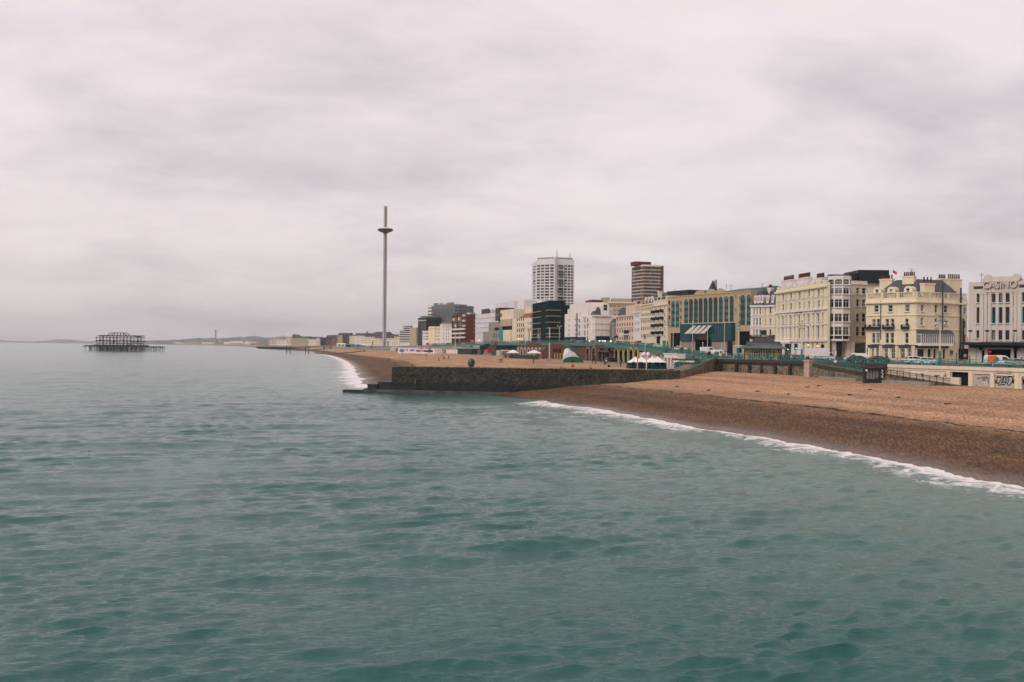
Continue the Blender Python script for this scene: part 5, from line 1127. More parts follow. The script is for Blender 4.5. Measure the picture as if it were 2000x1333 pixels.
p = G(418, 6600, 4); b, f = hb('power_station', 'grey boxy power station hall at the foot of the tall chimney', 'power station', 419, 6620, 431, 6560, 663.5, 424, 'grey', 60, 3.5); f.auto(4, 2, 3, 6, 8, f.H-2, style='dark'); f.finish(); f.box('boiler_house', f.W*.1, f.W*.5, f.H-.1, f.H*1.25, 10, 50, 'steel')
# ------------------------------------------------------------------ groyne, sea walls
def flint_mat(name, dark, mid, light, zt=None):
    m = bpy.data.materials.new(name); m.use_nodes = True; n = m.node_tree.nodes; l = m.node_tree.links; b = n['Principled BSDF']; b.inputs['Roughness'].default_value = .85
    g = n.new('ShaderNodeNewGeometry'); v = n.new('ShaderNodeTexVoronoi'); v.inputs['Scale'].default_value = 4.2; l.new(g.outputs['Position'], v.inputs['Vector'])
    sp = n.new('ShaderNodeSeparateColor'); l.new(v.outputs['Color'], sp.inputs[0])
    nz = n.new('ShaderNodeTexNoise'); nz.inputs['Scale'].default_value = .35; nz.inputs['Detail'].default_value = 6; nz.inputs['Roughness'].default_value = .7; l.new(g.outputs['Position'], nz.inputs['Vector'])
    ad = n.new('ShaderNodeMath'); ad.operation = 'MULTIPLY_ADD'; l.new(sp.outputs[0], ad.inputs[0]); ad.inputs[1].default_value = .45; l.new(nz.outputs[0], ad.inputs[2])
    r = n.new('ShaderNodeValToRGB'); e = r.color_ramp.elements; e[0].position = .38; e[0].color = (*dark, 1); e[1].position = .98; e[1].color = (*light, 1); k = e.new(.66); k.color = (*mid, 1)
    l.new(ad.outputs[0], r.inputs[0]); src = r.outputs[0]
    if zt is not None:   # weed and algae below the high water mark
        sx = n.new('ShaderNodeSeparateXYZ'); l.new(g.outputs['Position'], sx.inputs[0]); q = n.new('ShaderNodeMath'); q.operation = 'MULTIPLY_ADD'; l.new(nz.outputs[0], q.inputs[0]); q.inputs[1].default_value = 1.8; l.new(sx.outputs[2], q.inputs[2])
        mr = n.new('ShaderNodeMapRange'); mr.inputs[1].default_value = zt+1.3; mr.inputs[2].default_value = zt+.5; l.new(q.outputs[0], mr.inputs[0])
        mx = n.new('ShaderNodeMix'); mx.data_type = 'RGBA'; l.new(mr.outputs[0], mx.inputs[0]); l.new(src, mx.inputs[6]); mx.inputs[7].default_value = (.008, .013, .011, 1); src = mx.outputs[2]
    l.new(src, b.inputs['Base Color']); bp = n.new('ShaderNodeBump'); bp.inputs['Distance'].default_value = .12; l.new(v.outputs['Distance'], bp.inputs['Height']); l.new(bp.outputs[0], b.inputs['Normal'])
    M[name] = m; return m
flint_mat('groyne_flint', (.005, .007, .005), (.013, .015, .010), (.065, .058, .04), 2.5)
flint_mat('wall_flint', (.03, .025, .017), (.11, .085, .055), (.28, .22, .15))
M['lichen'] = mat('dull_yellow_lichen', (0.10, 0.082, 0.028), .9, .5, 3.0, .1)
M['algae'] = mat('wet_black_algae', (.010, .016, .014), .5, .4, 1.2, .4)
def rough_quad(mb, a, b_, c, d, nu, nv, amp, nrm, seed=1, m=0):
    """subdivided wall patch a-b (bottom) d-c (top) with small stone relief along nrm"""
    rr = random.Random(seed); a, b_, c, d = map(Vector, (a, b_, c, d)); nrm = Vector(nrm); vs = []
    for j in range(nv+1):
        for i in range(nu+1):
            s, t = i/nu, j/nv; p = (a*(1-s)+b_*s)*(1-t)+(d*(1-s)+c*s)*t; vs.append(p+nrm*rr.uniform(-amp, amp)*(0 < i < nu)*(0 < j))
    mb.add(vs, [(j*(nu+1)+i, j*(nu+1)+i+1, (j+1)*(nu+1)+i+1, (j+1)*(nu+1)+i) for j in range(nv) for i in range(nu)], m)
zg = 6.05
a0, a1, a2 = Vector((-27.6, 229.5, 0)), Vector((36.8, 217.5, 0)), Vector((48.6, 236.5, 0)); nrm = Vector((-.18, -.98, 0)); bk = Vector((1.2, 6.8, 0))
t = thing('groyne', 'long dark flint groyne wall with steps running from shingle beach into the sea', 'groyne', (a0.x, a0.y, 0)); O = a0
mb = MB(); z = lambda p, h: Vector((p.x-O.x, p.y-O.y, h))
rough_quad(mb, z(a0+nrm*.8, -2), z(a1+nrm*.8, -2), z(a1, zg), z(a0, zg), 150, 14, .10, nrm)
mb.poly([z(a0, zg), z(a1, zg), z(a1+bk, zg), z(a0+bk, zg)]); mb.poly([z(a0+nrm*.8, -2), z(a0, zg), z(a0+bk, zg), z(a0+bk, -2)]); mb.poly([z(a0+bk, -2), z(a0+bk, zg), z(a1+bk, zg), z(a1+bk, -2)]); mb.poly([z(a1, zg), z(a1+bk, zg), z(a1+bk, -2), z(a1+nrm*.8, -2)])
mb.build('wall', ['groyne_flint'], t)
mb = MB(); lf = Vector((-.98, .19, 0))
for s0, s1, h, y0, y1 in ((0, 3.3, 2.55, -.1, 5.4), (3.3, 5.7, 2.0, -.6, 5), (5.7, 6.5, 1.0, -1.0, 5)):
    p = [a0+lf*s0-nrm*y0, a0+lf*s1-nrm*y0, a0+lf*s1-nrm*y1, a0+lf*s0-nrm*y1]; m_ = MB(); m_.add([z(q, -2) for q in p]+[z(q, h) for q in p], [(4, 5, 6, 7), (0, 1, 5, 4), (1, 2, 6, 5), (2, 3, 7, 6), (3, 0, 4, 7)]); m_.build('step', ['algae'], t)
m_ = MB(); rough_quad(m_, z(a0+nrm*2.1-lf*46, -1.2), z(a0+nrm*2.1+lf*6.4, -1.2), z(a0+nrm*1.6+lf*6.4, .9), z(a0+nrm*1.6-lf*46, .75), 60, 3, .09, nrm, 5); rough_quad(m_, z(a0+nrm*1.6-lf*46, .75), z(a0+nrm*1.6+lf*6.4, .9), z(a0+lf*6.4, 1.0), z(a0-lf*46, 1.0), 60, 2, .06, Vector((0, 0, 1)), 6); m_.build('toe_apron', ['algae'], t)
m_ = MB(); q0, q1 = a0+lf*6.5+nrm*1.2, a0+lf*11.6+nrm*1.0; dn = nrm*-1.2; m_.add([z(q, h) for h in (-1, .62) for q in (q0, q1, q1+dn, q0+dn)], [(4, 5, 6, 7), (0, 1, 5, 4), (1, 2, 6, 5), (2, 3, 7, 6)]); m_.build('end_slab', ['algae'], t)
m_ = MB(); rough_quad(m_, z(a0+nrm*.1, zg-.02), z(a1+nrm*.1, zg-.02), z(a1+nrm*.04, zg+.16), z(a0+nrm*.04, zg+.16), 90, 1, .06, Vector((0, 0, 1)), 9); m_.build('coping', ['wall_flint'], t)
m_ = MB()
for s0, s1, h0, h1 in ((.6, 3.0, 3.35, 3.47), (3.4, 5.0, 3.32, 3.44), (5.5, 6.0, 2.2, 3.3), (5.5, 8.0, 3.28, 3.42), (7.8, 8.0, 2.7, 3.3), (10.2, 11.5, 3.6, 3.68)):
    k = lambda s, h: z(a0-lf*s+nrm*(.93-.13*h), h); m_.poly([k(s0, h0), k(s1, h0), k(s1, h1), k(s0, h1)])
m_.build('yellow_lichen', ['lichen'], t)
# stair wing at the landward end
m_ = MB(); S_ = [a1, a1+(a2-a1)*.28, a2]; hs = [zg, 6.35, 8.75]
for i in (0, 1): rough_quad(m_, z(S_[i], 2), z(S_[i+1], 2), z(S_[i+1], hs[i+1]), z(S_[i], hs[i]), 20, 8, .08, nrm, 12+i)
for i in (0, 1): w_ = Vector((-1.2, .75, 0)); m_.poly([z(S_[i], hs[i]), z(S_[i+1], hs[i+1]), z(S_[i+1]+w_, hs[i+1]), z(S_[i]+w_, hs[i])])
m_.build('stair_wall', ['wall_flint'], t)
m_ = MB(); n = 14
for i in range(n): p = S_[1]+(S_[2]-S_[1])*(i/n)+Vector((-1.2, .75, 0)); p2 = S_[1]+(S_[2]-S_[1])*((i+1)/n)+Vector((-1.2, .75, 0)); h = 6.3+2.3*(i+1)/n; w_ = Vector((-2.2, 1.4, 0)); m_.add([z(q, h_) for h_ in (5, h) for q in (p, p2, p2+w_, p+w_)], [(4, 5, 6, 7), (0, 1, 5, 4), (3, 7, 6, 2), (0, 4, 7, 3)])
m_.build('stair', ['paving'], t)
# further low groynes
for nm, lab, pts, h in (('small_groyne', 'low dark timber groyne crossing the shingle just short of the iron columns', [(615, 695.2), (640, 694.2), (662, 691.6), (690, 689.2), (712, 686.5)], 1.1), ('small_groyne', 'farther dark groyne at the water edge behind the iron columns', [(580, 685.6), (600, 685.5), (620, 683.5), (645, 681.3)], 1.3)):
    P = []
    for px, py in pts:
        q = on_beach(px, py); q = q if q and q.y < 3000 else Wp(px, py, 1300); P.append(Vector((q.x, q.y, max(q.z, 0))))
    o_ = thing(nm, lab, 'groyne', P[0], 0, 'small groynes'); m_ = MB()
    for i in range(len(P)-1):
        p, q = P[i]-P[0], P[i+1]-P[0]; d = (q-p).normalized(); s_ = Vector((-d.y, d.x, 0))*.8; dz = Vector((0, 0, h*(1-.12*i))); dn = Vector((0, 0, -2))
        m_.add([p-s_+dn, q-s_+dn, q+s_+dn, p+s_+dn, p-s_+dz, q-s_+dz, q+s_+dz, p+s_+dz], [(4, 5, 6, 7), (0, 1, 5, 4), (2, 3, 7, 6), (1, 2, 6, 5), (3, 0, 4, 7)])
    m_.build('planking', ['algae'], o_)

# --- railings
def railing(label, P, h=1.15, sp=2.4, m='turq', fancy=True, posts=True, name='railing', grp='seafront railings'):
    t = thing(name, label, 'railing', P[0], 0, grp); P = [Vector(p) for p in P]; O = P[0]; m1 = MB(); m2 = MB(); cnt = 0; pm = None; carry = 0.0
    bm_ = MB()
    for i in range(len(P)-1):
        a_, b_ = P[i]-O, P[i+1]-O; d = b_-a_; L_ = d.length; d = d/L_; up_ = Vector((0, 0, h))
        m1.bar(a_+up_, b_+up_, .07); bm_.bar(a_+Vector((0, 0, .12)), b_+Vector((0, 0, .12)), .05); bm_.bar(a_+Vector((0, 0, h*.72)), b_+Vector((0, 0, h*.72)), .04)
        n = max(1, round(L_/sp))
        for k in range(n):
            p, q = a_+d*L_*k/n, a_+d*L_*(k+1)/n
            if posts and cnt < 99:
                if pm is None: pb = MB(); pb.lathe([(.13, 0), (.13, .18), (.075, .25), (.06, h-.1), (.11, h), (.04, h+.14)], 6); pm = pb.mesh('post', [m])
                link('post', pm, t, p); cnt += 1
            else: bm_.bar(p, p+up_, .06)
            if fancy:
                c = (p+q)/2
                for s0, s1 in ((.12, .72), (.72, .12)): m2.bar(p+Vector((0, 0, h*s0+.05)), q+Vector((0, 0, h*s1+.05)), .045)
                w_ = (q-p).length*.22; u_ = d*w_
                for a0_, a1_ in ((-1, 0), (1, 0), (0, 1), (0, -1)):
                    pass
                dm = [c-u_+Vector((0, 0, h*.42)), c+Vector((0, 0, h*.70)), c+u_+Vector((0, 0, h*.42)), c+Vector((0, 0, h*.14))]
                for j in range(4): m2.bar(dm[j], dm[(j+1) % 4], .045)
            else:
                for j in range(1, 6): x = p+(q-p)*j/6; m2.bar(x+Vector((0, 0, .1)), x+up_, .022)
    m1.build('top_rail', [m], t); bm_.build('lower_rail', [m], t); m2.build('lattice', [m], t); return t
R3 = lambda px, d, dz=0: (lambda p: Vector((p.x, p.y, p.z+dz)))(road_at(px, d))
def wall_line(i, t): a_, b_ = ST[i], ST[i+1]; return Vector((interp(a_[2][0], b_[2][0], t), interp(a_[2][1], b_[2][1], t), interp(a_[5], b_[5], t)))
PR = [wall_line(1, .55), wall_line(2, 0), wall_line(2, .5), wall_line(3, 0)]
railing('bright turquoise railing with diamond lattice along the cream promenade wall', PR)
PR2 = [wall_line(3, 0), wall_line(4, 0), wall_line(5, 0), wall_line(6, 0)]
railing('turquoise railing above flint wall beside the yellow kiosk', PR2)
PR3 = [wall_line(6, .02), wall_line(7, 0), wall_line(8, 0), wall_line(9, 0), wall_line(9, .9)]
railing('tall turquoise railing climbing from the groyne stairs past glass fronted hotel', PR3, 1.35, 2.0)
PL = [wall_line(9, .9)]+[wall_line(i, 0) for i in (10, 11, 12, 13)]
railing('long green upper esplanade railing above the brick arches', PL, 1.25, 2.5, 'dullturq')
railing('far green esplanade railing above the beach bars', [wall_line(13, 0), wall_line(14, 0), wall_line(15, 0)], 1.25, 3.5, 'dullturq')
# stair rails
for dx, lab in ((0, 'turquoise handrail on the seaward side of the groyne stairs'), (1, 'turquoise handrail on the landward side of the groyne stairs')):
    w_ = Vector((-3.4, 2.2, 0))*dx; railing(lab, [Vector((S_[1].x, S_[1].y, 6.3))+w_, Vector((S_[2].x, S_[2].y, 8.7))+w_], 1.2, 1.8, 'turq', False, grp='groyne stair handrails')

# --- promenade wall with shop shutters (right)
A = wall_line(3, 0); B = wall_line(2, 0); E_ = wall_line(1, .55)
b = Bld('promenade_wall', 'cream painted promenade wall with pilasters, shop shutters and graffiti under the railing', 'wall', (A.x, A.y, 4.2))
f = Face(b, (A.x, A.y), (B.x, B.y), 4.2, 8.42, 'cream2', 0, .3); g = Face(b, (B.x, B.y), (E_.x, E_.y), 4.2, 8.42, 'cream2', 0, .3); r = 1900; V = lambda y: f.v(y, r)
f.holes += [(f.u(1856.5), f.u(1893), .3, V(728.2)), (f.u(1900.5), f.u(1936.5), .3, V(730)), (f.u(1942.5), f.u(1984), V(756.5), V(730.5)), (f.u(1990), f.W-.3, .3, V(731))]; f.finish(); g.holes = [(.4, 6, .3, 3)]; g.finish()
f.band(f.H-.55, f.H+.0, .22, 'cream2', 'coping'); f.band(V(728), V(726.5), .12, 'cream2', 'string_course'); g.band(f.H-.55, f.H, .22, 'cream2', 'coping')
for px, w in ((1752, .5), (1773, .6), (1810.5, .75), (1853.5, .7), (1896.5, .8), (1939.5, .7), (1987, .8)): f.box('pilaster', f.u(px)-w/2, f.u(px)+w/2, .02, V(727.9), -.14, .02, 'cream2')
f.box('panel_recess', f.u(1776), f.u(1807), V(738), V(729.5), -.03, .01, 'white'); f.box('panel_recess', f.u(1814), f.u(1849), V(743), V(730), -.03, .01, 'cream2')
f.box('inner_wall', f.u(1856.5), f.u(1875), .3, V(739), -.05, .3, 'cream2')
sh = [(1901, 1914.2, 729.5), (1914.6, 1936, 729.5), (1943, 1983.5, 731), (1990.5, 2000, 731)]
for p0, p1, y in sh:
    u0, u1 = f.u(p0), min(f.u(p1), f.W-.35); m_ = MB(); k = 16; v0, v1 = (.32 if p0 < 1940 or p0 > 1985 else V(756.4)), V(y+1.6)
    for i in range(k): m_.box(u0, .1+.02*(i % 2), v0+(v1-v0)*i/k, u1, .2, v0+(v1-v0)*(i+1)/k-.01)
    f.part(m_, 'shutter', ['shutter'])
for p0, p1, y in ((1903, 1936, 728.8), (1946, 1980, 730.4)): f.box('lintel_sign', f.u(p0), f.u(p1), V(y+1.3), V(y-.2), -.1, .3, 'trim')
f.box('pink_sign', f.u(1948), f.u(1976), V(726.3), V(722.3), -.28, .02, 'pinkpaint')
def scribble(face, strokes, th, m, y=-.012, name='graffiti'):
    mb = MB()
    for st in strokes:
        pts = [face.uv(px, py, y) for px, py in st]; cur = []
        for i in range(len(pts)-1):
            p0 = Vector(pts[max(i-1, 0)]); p1 = Vector(pts[i]); p2 = Vector(pts[i+1]); p3 = Vector(pts[min(i+2, len(pts)-1)])
            for k in range(5): t_ = k/5; cur.append(0.5*((2*p1)+(p2-p0)*t_+(2*p0-5*p1+4*p2-p3)*t_**2+(3*p1-p0-3*p2+p3)*t_**3))
        cur.append(Vector(pts[-1]))
        for i in range(len(cur)-1):
            d = cur[i+1]-cur[i]
            if d.length < 1e-4: continue
            d.normalize(); s_ = Vector((-d.y, d.x))*th; e_ = d*th*.5; q = [cur[i]-s_-e_, cur[i+1]-s_+e_, cur[i+1]+s_+e_, cur[i]+s_-e_]
            mb.poly([(p.x, y, p.y) for p in q])
    o = face.part(mb, name, [m]); return o
rr = random.Random(5)
def zig(px, py, n, sx, sy): return [(px+sx*i+rr.uniform(-.5, .5), py+(sy if i % 2 else -sy)*rr.uniform(.5, 1.1)) for i in range(n)]
scribble(f, [zig(1908, 739.5, 6, 1.3, 1.6), zig(1917, 737.5, 9, 1.6, 2.5), zig(1919, 742, 6, 1.9, 2.6), [(1929, 745), (1931, 749), (1930, 741), (1932, 738)], [(1903, 745.5), (1903.6, 746.4), (1902.7, 746)], [(1911, 745.5), (1911.8, 746.5), (1910.8, 746)], [(1905.5, 752), (1907.5, 753.4), (1909, 752)]], .035, 'ink', .085)
# big outlined mural letters on the second shutter
o_ = [[(1947, 737), (1955, 738), (1954, 744), (1951, 748), (1950, 751.5), (1953, 752.8), (1956, 751), (1956, 747), (1958, 746.5), (1958.5, 738.5), (1964, 737.4), (1963.5, 746), (1966, 748), (1967.5, 737.8), (1977, 737.6), (1976, 747), (1973.5, 750.5), (1971.5, 752.6), (1968, 752), (1968, 749), (1964, 748.5), (1962, 751.5), (1957.5, 751.5)], [(1946.5, 737), (1948, 739.4), (1946, 745), (1947, 748.4), (1950, 749)], [(1960.5, 739), (1960, 746), (1962, 747.5)], [(1970, 739), (1969.5, 746.5)]]
scribble(f, o_, .07, 'ink', .085); scribble(f, [[(1977.5, 742), (1981, 744.5), (1978, 747), (1982.5, 746)], [(1944.5, 744), (1946, 746.5), (1944.8, 748)]], .16, 'greenink', .083)
scribble(f, [[(1991, 737), (1994, 741), (1992.5, 746), (1996, 752), (1994, 754)], [(1996, 739), (1998, 744), (1999, 751)]], .1, 'ink', .085)
scribble(f, [[(1799, 729.5), (1803, 733), (1800, 735), (1803.5, 730)], zig(1825, 734.5, 6, 2.0, .7), [(1843, 734.7), (1848.5, 735.2)], [(1846, 730.5), (1847, 733)]], .1, 'greenink', -.035)
# green-brown sloping bank, its handrail and kerb wall in front
def beach_pt(px, py, lift=0): 
    p = None; k = 0
    while p is None and k < 30: p = on_beach(px, py+k*.4); k += 1
    return Vector((p.x, p.y, p.z+lift))
Ra = wall_line(3, 0)+(wall_line(4, 0)-wall_line(3, 0))*.9
P0 = G(1588, 201, 8.2); P1 = G(1690, 181, 6.9); P2 = G(1858, 161.5, 5.35)
b2 = thing('ramp', 'sloping flint faced access ramp dropping along the beach below the kiosk', 'ramp', P0); z = lambda p, h: Vector((p.x-P0.x, p.y-P0.y, h-P0.z))
m_ = MB(); nr_ = Vector((-.85, -.5, 0)); inw = Vector((2.6, 1.1, 0))
for a_, c_ in ((P0, P1), (P1, P2)):
    za, zc_ = a_.z, c_.z; rough_quad(m_, z(a_, 4.4), z(c_, 4.4), z(c_, zc_), z(a_, za), 26, 5, .06, nr_, 3); m_.poly([z(a_, za), z(c_, zc_), z(c_+inw, zc_), z(a_+inw, za)])
m_.build('ramp_wall', ['wall_flint'], b2)
m_ = MB()
for a_, c_ in ((P0, P1), (P1, G(1728, 177, 6.6))): m_.add([z(q, h)+nr_*o_ for o_, h_ in ((.12, -.1), (.12, -.75)) for q, h in ((a_, a_.z+h_), (c_, c_.z+h_))], [(0, 1, 3, 2)]); m_.add([z(a_, a_.z-.09)+nr_*.12, z(c_, c_.z-.09)+nr_*.12, z(c_, c_.z-.09)-nr_*.3, z(a_, a_.z-.09)-nr_*.3], [(0, 1, 2, 3)])
m_.build('timber_edge', ['wood'], b2)
m_ = MB(); k0, k1 = beach_pt(1600, 739), beach_pt(1815, 754); o_ = Vector((1.4, 1.0, 0)); m_.add([z(q, h) for h in (k0.z-.5, k0.z+.42) for q in (k0, k1, k1+o_, k0+o_)], [(4, 5, 6, 7), (0, 1, 5, 4), (1, 2, 6, 5), (3, 0, 4, 7)]); m_.build('kerb_wall', ['concrete'], b2)
railing('thin brown handrail sloping down the ramp beyond the black hoarding', [G(1728, 176, 6.5), G(1790, 168.5, 5.95), G(1856, 161.3, 5.35)], 1.05, 1.7, 'rust', False, grp='ramp handrails')
railing('green handrail at the top of the ramp by the pink pillar', [G(1590, 200.6, 8.2), G(1640, 191, 7.55), G(1688, 181.5, 6.9)], 1.1, 2.0, 'dullturq', True, grp='ramp handrails')
# scrub on the bank
m_ = MB()
for i in range(900):
    t_ = rr.random(); p = G(1730, 178.5, 6.2)*(1-t_)+G(1855, 163.5, 4.9)*t_+Vector((rr.uniform(0, 1.6), rr.uniform(-.4, 1.4), rr.uniform(-.5, .45))); s_ = .16; a_ = Vector((rr.uniform(-1, 1), rr.uniform(-1, 1), rr.uniform(-1, 1))).normalized(); q_ = a_.orthogonal().normalized()*s_; r_ = a_.cross(q_); m_.add([p-q_, p+r_, p+q_, p-r_], [(0, 1, 2, 3)])
o = m_.build('bank_scrub', ['hedge']); o['kind'] = 'stuff'; tag(o, 'low scrubby weeds growing along the ramp bank below the cream wall', 'weeds')

# --- flint wall under the kiosk
A = wall_line(6, 0); B = wall_line(5, 0); C_ = wall_line(4, .0)
b = Bld('sea_wall', 'flint sea wall with dark timber coping and buttresses below the yellow kiosk', 'wall', (A.x, A.y, 4))
segs = [(A, B), (B, C_), (C_, wall_line(3, 0))]
for i, (p, q) in enumerate(segs):
    f = Face(b, (p.x, p.y), (q.x, q.y), 4.0, 8.5, 'wall_flint', 0, .2); f.finish(); f.box('coping', -.1, f.W+.1, f.H-.62, f.H+.02, -.35, .1, 'wood'); f.box('ledge', 0, f.W, f.H-1.1, f.H-.64, -.12, .02, 'darkframe')
    for px in ((1410, 1440, 1466), (1489, 1516, 1545), ())[i]: u = f.u(px); f.box('buttress', u-.4, u+.4, .02, f.H-.7, -.4, .02, 'groyne_flint')
q = G(1581, 203.5, 4); m_ = MB(); m_.box(-.8, -.8, 0, .8, .8, 3.9); m_.box(-.95, -.95, 3.9, .95, .95, 4.25); t = thing('pillar', 'faded pink square pillar where flint wall meets the ramp', 'pillar', (q.x, q.y, 4.6), .4); m_.build('shaft', ['pinkpaint'], t); m_ = MB(); m_.box(-1.0, -1.0, 0, 1.0, 1.0, .5); m_.build('plinth', ['wood'], t)
# --- black hoarding box
p = beach_pt(1708, 748.5); x0 = G(1688.5, p.y, p.z); x1 = G(1728, p.y-.6, p.z); b = Bld('hoarding_box', 'black site hut on the shingle covered with chalky scribbles', 'hut', (x0.x, x0.y, p.z-.3)); f = Face(b, (x0.x, x0.y), (x1.x, x1.y), p.z-.3, Zp(1690, 717.5, p.y), 'black', 2.2, .05); f.finish()
rr = random.Random(8)
scribble(f, [[(1693+6*c, 729+4*q_), (1695+6*c, 726+4*q_), (1697+6*c, 730+4*q_), (1694+6*c, 733+3*q_), (1693+6*c, 731+3*q_)] for c in range(4) for q_ in (0, 1, 2)]+[zig(1693, 739, 8, 2.2, 2)], .022, 'shutter', -.01); scribble(f, [[(1722.5, 723), (1724.5, 725), (1722, 728), (1725, 731), (1722, 735), (1725, 738.5)], [(1721, 737), (1724, 736), (1722.5, 734)]], .07, 'trim', -.012); f.box('notice', f.u(1691), f.u(1694.5), f.v(725.5, 1692), f.v(721.8, 1692), -.03, .01, 'trim')

# --- kiosk
d = 228; p = R3(1491, d); k = thing('kiosk', 'yellow seafront kiosk with flared grey metal roof, dark dome and small cupola', 'kiosk', (p.x, p.y, p.z), -.38)
hw, hd = 3.7, 2.6
m_ = MB(); m_.box(-hw, -hd, 0, hw, hd, 2.75); w_ = m_.build('wall', ['yellow'], k)
for x, ww in ((-2.6, .5), (-1.1, 1.5), (1.0, 1.5), (2.6, .5)):
    m_ = MB(); m_.box(x-ww/2, -hd-.06, .6, x+ww/2, -hd-.002, 2.3); o = m_.build('window', ['trim'], k); m_ = MB(); n = 3 if ww > 1 else 1
    for i in range(n): m_.box(x-ww/2+.05+ww*i/n, -hd-.08, .66, x-ww/2+ww*(i+1)/n-.03, -hd-.062, 1.5); m_.box(x-ww/2+.05+ww*i/n, -hd-.08, 1.56, x-ww/2+ww*(i+1)/n-.03, -hd-.062, 2.24)
    m_.build('pane', ['glass'], o)
for x in (-3.75, -1.95, 0.0, 1.95, 3.75): m_ = MB(); m_.cyl((x, -hd-1.05, 0), (x, -hd-1.05, 2.8), .08); m_.build('column', ['darkframe'], k)
m_ = MB(); a_ = [(-5.0, -4.0, 2.7), (5.0, -4.0, 2.7), (5.0, 4.0, 2.7), (-5.0, 4.0, 2.7)]; c_ = [(-3.4, -2.3, 3.7), (3.4, -2.3, 3.7), (3.4, 2.3, 3.7), (-3.4, 2.3, 3.7)]; m_.add(a_+c_, [(0, 1, 5, 4), (1, 2, 6, 5), (2, 3, 7, 6), (3, 0, 4, 7), (3, 2, 1, 0)]); m_.build('canopy_roof', ['grey'], k)
m_ = MB()
for i in range(19): x = -4.9+9.8*i/18; m_.bar((x, -4.0, 2.74), (x*.68, -2.3, 3.74), .05)
m_.build('roof_ribs', ['tentgreen'], k); m_ = MB(); m_.box(-5.05, -4.05, 2.62, 5.05, 4.05, 2.74); m_.build('gutter', ['tentgreen'], k)
m_ = MB(); m_.box(-3.4, -2.3, 3.7, 3.4, 2.3, 3.95); m_.build('frieze', ['yellow'], k)
m_ = MB(); m_.box(-3.6, -2.5, 3.95, 3.6, 2.5, 4.3); m_.build('parapet', ['slate'], k)
m_ = MB(); n = 9; pts = [(2.2*math.cos(math.pi*i/n), 4.3+1.15*math.sin(math.pi*i/n)) for i in range(n+1)]; m_.prism(pts, -2.4, 2.4); m_.build('dome_roof', ['slate'], k)
m_ = MB(); m_.box(-.45, -.45, 5.3, .45, .45, 5.9); m_.build('cupola_base', ['yellow'], k); m_ = MB(); m_.box(-.6, -.6, 5.9, .6, .6, 6.9); m_.build('cupola', ['tentgreen'], k)
m_ = MB(); m_.ball((-2.4, -2.0, 2.2), .14, .14, .14, 6, 4); m_.ball((1.6, -2.0, 2.2), .14, .14, .14, 6, 4); m_.cyl((-2.4, -2.7, 2.2), (-2.4, -2.7, 2.3), .12, n=6)

# --- arches level: wall line below the upper esplanade
def arch(face, u0, u1, v0, v1, ring='cream2', inside='dark', proud=.12, rw=.35):
    face.holes.append((u0, u1, v0, v1)); n = 10; w = (u1-u0)/2; c = (u0+u1)/2; vs = v1-w; mb = MB()
    arc = [(c+w*math.cos(math.pi*i/n), vs+w*math.sin(math.pi*i/n)) for i in range(n+1)]
    for part_ in (arc[:n//2+1], arc[n//2:]): 
        cor = (u1, v1) if part_ is not arc[n//2:] and part_[0][0] > c else (u0, v1)
        mb.prism([cor]+part_ if cor[0] == u0 else part_+[cor], -.02, .25)
    face.part(mb, 'spandrel', [face.wallm]); m2 = MB()
    arc2 = [(c+(w+rw)*math.cos(math.pi*i/n), vs+(w+rw)*math.sin(math.pi*i/n)) for i in range(n+1)]
    for i in range(n): m2.prism([arc[i], arc2[i], arc2[i+1], arc[i+1]], -proud, .05)
    m2.box(u0-rw, -proud, v0, u0, .05, vs-.002); m2.box(u1, -proud, v0, u1+rw, .05, vs-.002); face.part(m2, 'arch_surround', [ring])
def lower(name, label, i0, t0, i1, t1, wall, cat='arches', drop=.0, back=0.0, rev=.9):
    a_, c_ = wall_line(i0, t0), wall_line(i1, t1); z0 = 5.9; b = Bld(name, label, cat, (a_.x, a_.y, z0), 'seafront arches'); f = Face(b, (a_.x, a_.y), (c_.x, c_.y), z0, min(a_.z, c_.z)-.02-drop, wall, 0, rev); return b, f
FAS = []
def fascia(label, ids):
    pts = [wall_line(i, t_) for i, t_ in ids]; t = thing('esplanade_edge', label, 'deck edge', pts[0], 0, 'esplanade deck edges'); m_ = MB()
    for p, q in zip(pts, pts[1:]):
        d = (q-p).normalized(); n = Vector((d.y, -d.x, 0)); n = n if n.x < 0 else -n; a_, c_ = p-pts[0]+n*.5, q-pts[0]+n*.5; i_ = -n*.9
        m_.add([v+Vector((0, 0, h)) for h in (-.95, .1) for v in (a_, c_, c_+i_, a_+i_)], [(4, 5, 6, 7), (0, 1, 5, 4), (0, 3, 2, 1), (1, 2, 6, 5), (3, 0, 4, 7)])
    m_.build('beam', ['dullturq'], t)
    br = MB(); n_ = 0
    for p, q in zip(pts, pts[1:]):
        L_ = (q-p).length; k = max(1, int(L_/4))
        for j in range(k): x = p+(q-p)*(j+.5)/k-pts[0]; br.bar(x+Vector((-.4, -.1, -.9)), x+Vector((.05, 0, -1.7)), .06)
    br.build('brackets', ['dullturq'], t)
fascia('green iron edge beam of the esplanade beside the groyne stairs', [(7, .3), (8, 0), (9, 0), (9, .9)]); fascia('long green edge beam of the esplanade above the brick arches', [(9, .9), (10, 0), (11, 0), (12, 0), (13, 0)]); fascia('far green edge beam above beach bars', [(13, 0), (14, 0), (15, 0)])
